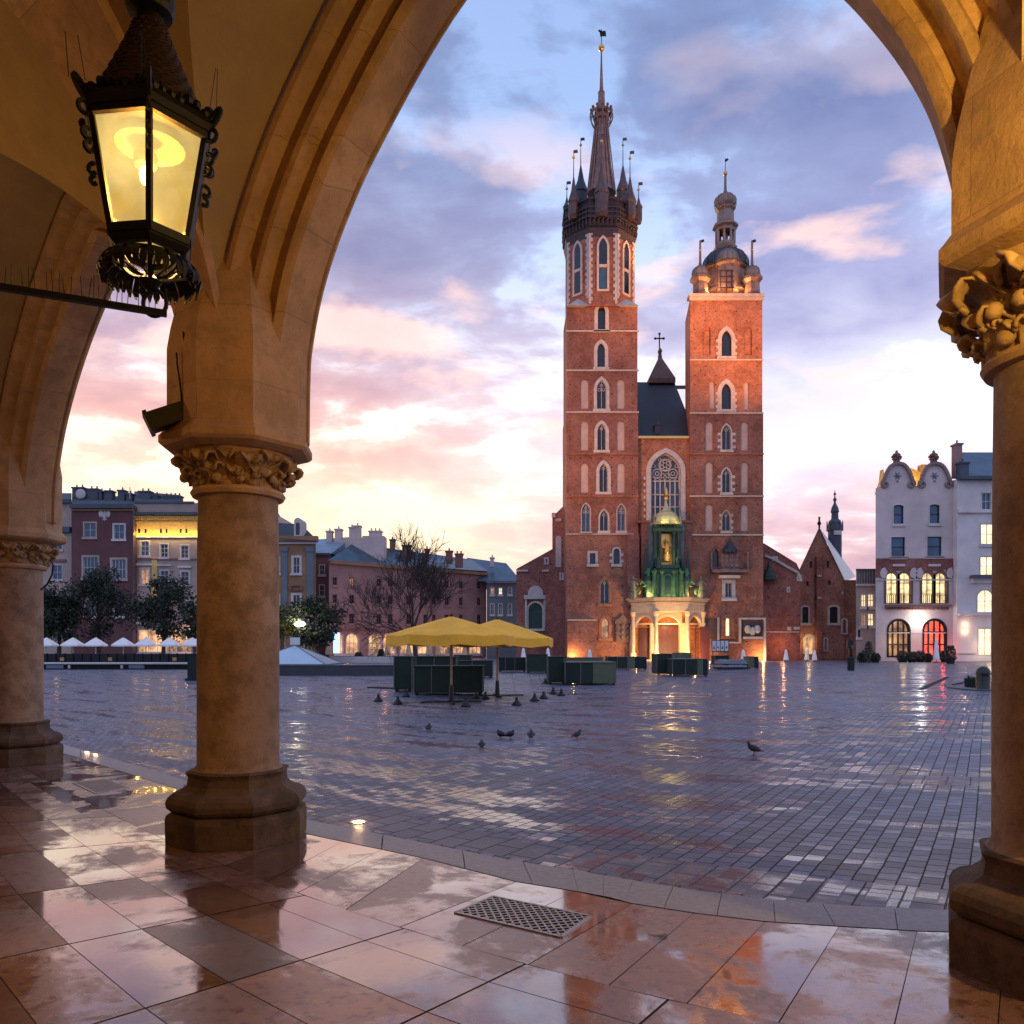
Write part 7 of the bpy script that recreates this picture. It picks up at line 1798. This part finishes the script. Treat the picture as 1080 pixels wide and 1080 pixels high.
leafy(62, 94, 632, 677, 46, 'leafy tree just right of the far column before the cream house', 'leaf', 2)
leafy(104, 96, 600, 676, 78, 'tall dark tree in front of the purple house', 'leafdk', 3, n=4200)
leafy(172, 92, 612, 674, 72, 'spreading dark tree before the beige house, lights behind its crown', 'leafdk', 4, n=3400)
leafy(204, 90, 640, 672, 26, 'small leafy tree against the middle column, lit yellow', 'leaf', 5, n=900)
leafy(297, 92, 640, 677, 34, 'bright yellowish tree lit by a street lamp beside the middle column', 'leaflit', 6, n=1500)
leafy(334, 90, 632, 679, 62, 'dark green tree in front of the pink house corner', 'leafdk', 7, n=3000)
p = P(316, 658, 88); t = thing('street_lamp', 'glaring white street lamp between the two trees right of the middle column', 'lamp', (p.x, p.y, GZ)); mb = MB(); mb.tube([(p.x, p.y, GZ), (p.x, p.y, p.z-.3)], [.08, .05], 8); mb.build('pole', M['black'], t)
mb = MB(); mb.ball(tuple(p), .38, 12, sx=1.6, sz=.8); mb.build('globe', M['whitelamp'], t); lamp('POINT', (p.x-.3, p.y-.9, p.z), 420, (1, .9, .6), size=.3)
p = P(155, 688, 84); 
p = P(355, 676.5, 112); mb = MB(); mb.box(p.x-.45, p.x+.35, p.y, p.y+.3, p.z-1.6, p.z+1.2); t = mb.build('hanging_sign', M['bluelamp']); kw(t, 'blue glowing hanging sign at the corner of the pink house', 'sign')
# bare tree
def bare(px, D, ytop, label, seed=11):
    r_ = random.Random(seed); x = (px-540)/F*D; t = thing('bare_tree', label, 'tree', (x, D, GZ)); mb = MB(); k_ = D/F; H = zA(ytop, D)
    tw = []
    def grow_(p, d, ln, rad, lev):
        n = 4; pts = [p]; rs = [rad]; q = p; dd = d.copy()
        for i in range(n):
            dd = (dd+Vector((r_.gauss(0, .13), r_.gauss(0, .13), r_.gauss(.02, .10)))).normalized(); q = q+dd*ln/n; pts.append(q); rs.append(rad*(1-.55*(i+1)/n))
        mb.tube(pts, rs, 6 if lev < 2 else (4 if lev < 4 else 3), cap=False)
        if lev >= 5: return
        kids_ = (8, 5, 4, 4, 3)[lev]
        for i in range(kids_):
            f_ = r_.uniform(.45, 1.0) if lev else r_.uniform(.75, 1); idx = min(n-1, int(f_*n)); b_ = pts[idx].lerp(pts[idx+1], f_*n-idx if f_ < 1 else 1)
            a = r_.uniform(0, 2*PI); sp_ = r_.uniform(.35, .85) if lev else r_.uniform(.55, 1.15)
            ax = dd.orthogonal().normalized(); ax.rotate(Matrix.Rotation(a, 3, dd)); nd = (dd*math.cos(sp_)+ax*math.sin(sp_)+Vector((0, 0, .16))).normalized()
            grow_(b_, nd, ln*(r_.uniform(1.1, 1.5) if lev == 0 else r_.uniform(.58, .82)), max(.022, rs[idx]*r_.uniform(.45, .62)), lev+1)
    grow_(Vector((x, D, GZ)), Vector((.02, 0, 1)), 2.6, .30, 0)
    zmax = max(v[2] for v in mb.v); s_ = (H-GZ)/(zmax-GZ); xs_ = [v[0]-x for v in mb.v]; wx = 88*k_/max(abs(min(xs_)), max(xs_))
    mb.v = [(x+(v[0]-x)*wx, D+(v[1]-D)*wx, GZ+(v[2]-GZ)*s_) for v in mb.v]
    mb.build('branches', M['bark'], t)
bare(440, 72, 549, 'big leafless tree with a wide fan of fine branches before the pink house')
# plants on the right
def bush(px, D, w, h, label, mat='leafdk', flowers=0, seed=1, group='potted shrubs along the house fronts', pot=True):
    r_ = random.Random(seed); x = (px-540)/F*D; t = thing('shrub', label, 'shrub', (x, D, GZ), group=group)
    if pot: mb = MB(); mb.lathe(x, D, [(w*.28, GZ), (w*.36, GZ+h*.28), (w*.38, GZ+h*.3), (w*.3, GZ+h*.3)], n=12); mb.build('pot', M['boxdark'], t)
    def cl(n, sz): 
        mb = MB()
        for i in range(n):
            a = r_.uniform(0, 2*PI); v = r_.random(); q = math.sqrt(r_.random())*w*.5*(1-.5*v*v); p = Vector((x+q*math.cos(a), D+q*math.sin(a), GZ+h*(.25 if pot else .03)+v*h*.72)); d = Vector((r_.gauss(0, 1), r_.gauss(0, 1), r_.gauss(0, 1))).normalized(); e = d.orthogonal().normalized()
            mb.add([p-d*sz, p+e*sz*.5, p+d*sz, p-e*sz*.5], [(0, 1, 2, 3)])
        return mb
    cl(420, .14).build('foliage', M[mat], t)
    if flowers: cl(flowers, .09).build('flowers', M['flower'], t)
bush(915, 96, 2.3, 1.9, 'round dark shrub in front of the low cream house', seed=2, pot=False); bush(909, 95, 1.2, 1.2, 'small shrub at the left of the round dark one', seed=3); bush(923.5, 95, 1.2, 1.1, 'small shrub at the right of the round dark one', seed=4)
bush(916, 97.5, 1.1, 3.3, 'slim conical evergreen rising behind the round dark shrub', seed=12, pot=False)
for k, (px, w, h, fl, lb) in enumerate(((952, 1.6, 1.4, 30, 'under the left shop arch'), (962, 1.5, 1.3, 40, 'right of the left shop arch'), (971, 1.4, 1.4, 60, 'left of the red lit arch'), (979, 1.1, 1.1, 30, 'inside the left edge of the red lit arch'), (996, 1.2, 1.4, 50, 'inside the right edge of the red lit arch'))): bush(px, 97.2, w, h, 'flowering potted shrub '+lb, flowers=fl, seed=20+k)
bush(1002.5, 88, 1.3, 2.0, 'tall flowering pot plant standing forward of the red lit house front', flowers=60, seed=31)
bush(402, 99, 1.0, 1.6, 'dark potted shrub before the lit arcade', seed=41); bush(378, 101, 1.2, 1.2, 'low shrub in front of the pink house arches', seed=42)
# -- more light in the walk: the next lantern hangs outside the picture at right; two added lamps follow
lamp('POINT', (3.9, 2.2, 4.2), LANT2, (1, .60, .14), size=.08)
lamp('SPOT', (2.0, 1.3, 3.3), PIER_FILL*3, (1, .58, .12), (2.9, 4.1, 4.9), .08, 95, .8)  # added spot that brightens the top of the nearest pier, no lantern
lamp('POINT', (-6.0, 6.2, 4.0), LANT*.35, (1, .58, .22), size=.08)  # added fill lamp for the left bay, no lantern
# spots added in mid-air over the square to wash the towers orange
lamp('SPOT', (44, 78, 22), FLD*1.1, (1, .38, .10), (cx(766), DC, cz(350)), .3, 32, 1.0)
lamp('SPOT', (40, 80, 22), FLD*1.1, (1, .42, .13), (cx(645), DC, cz(240)), .3, 40, 1.0)
lamp('SPOT', (-18, 62, 14), FLD*1.1, (1, .44, .20), (cx(640), DC, cz(430)), .3, 46, 1.0)
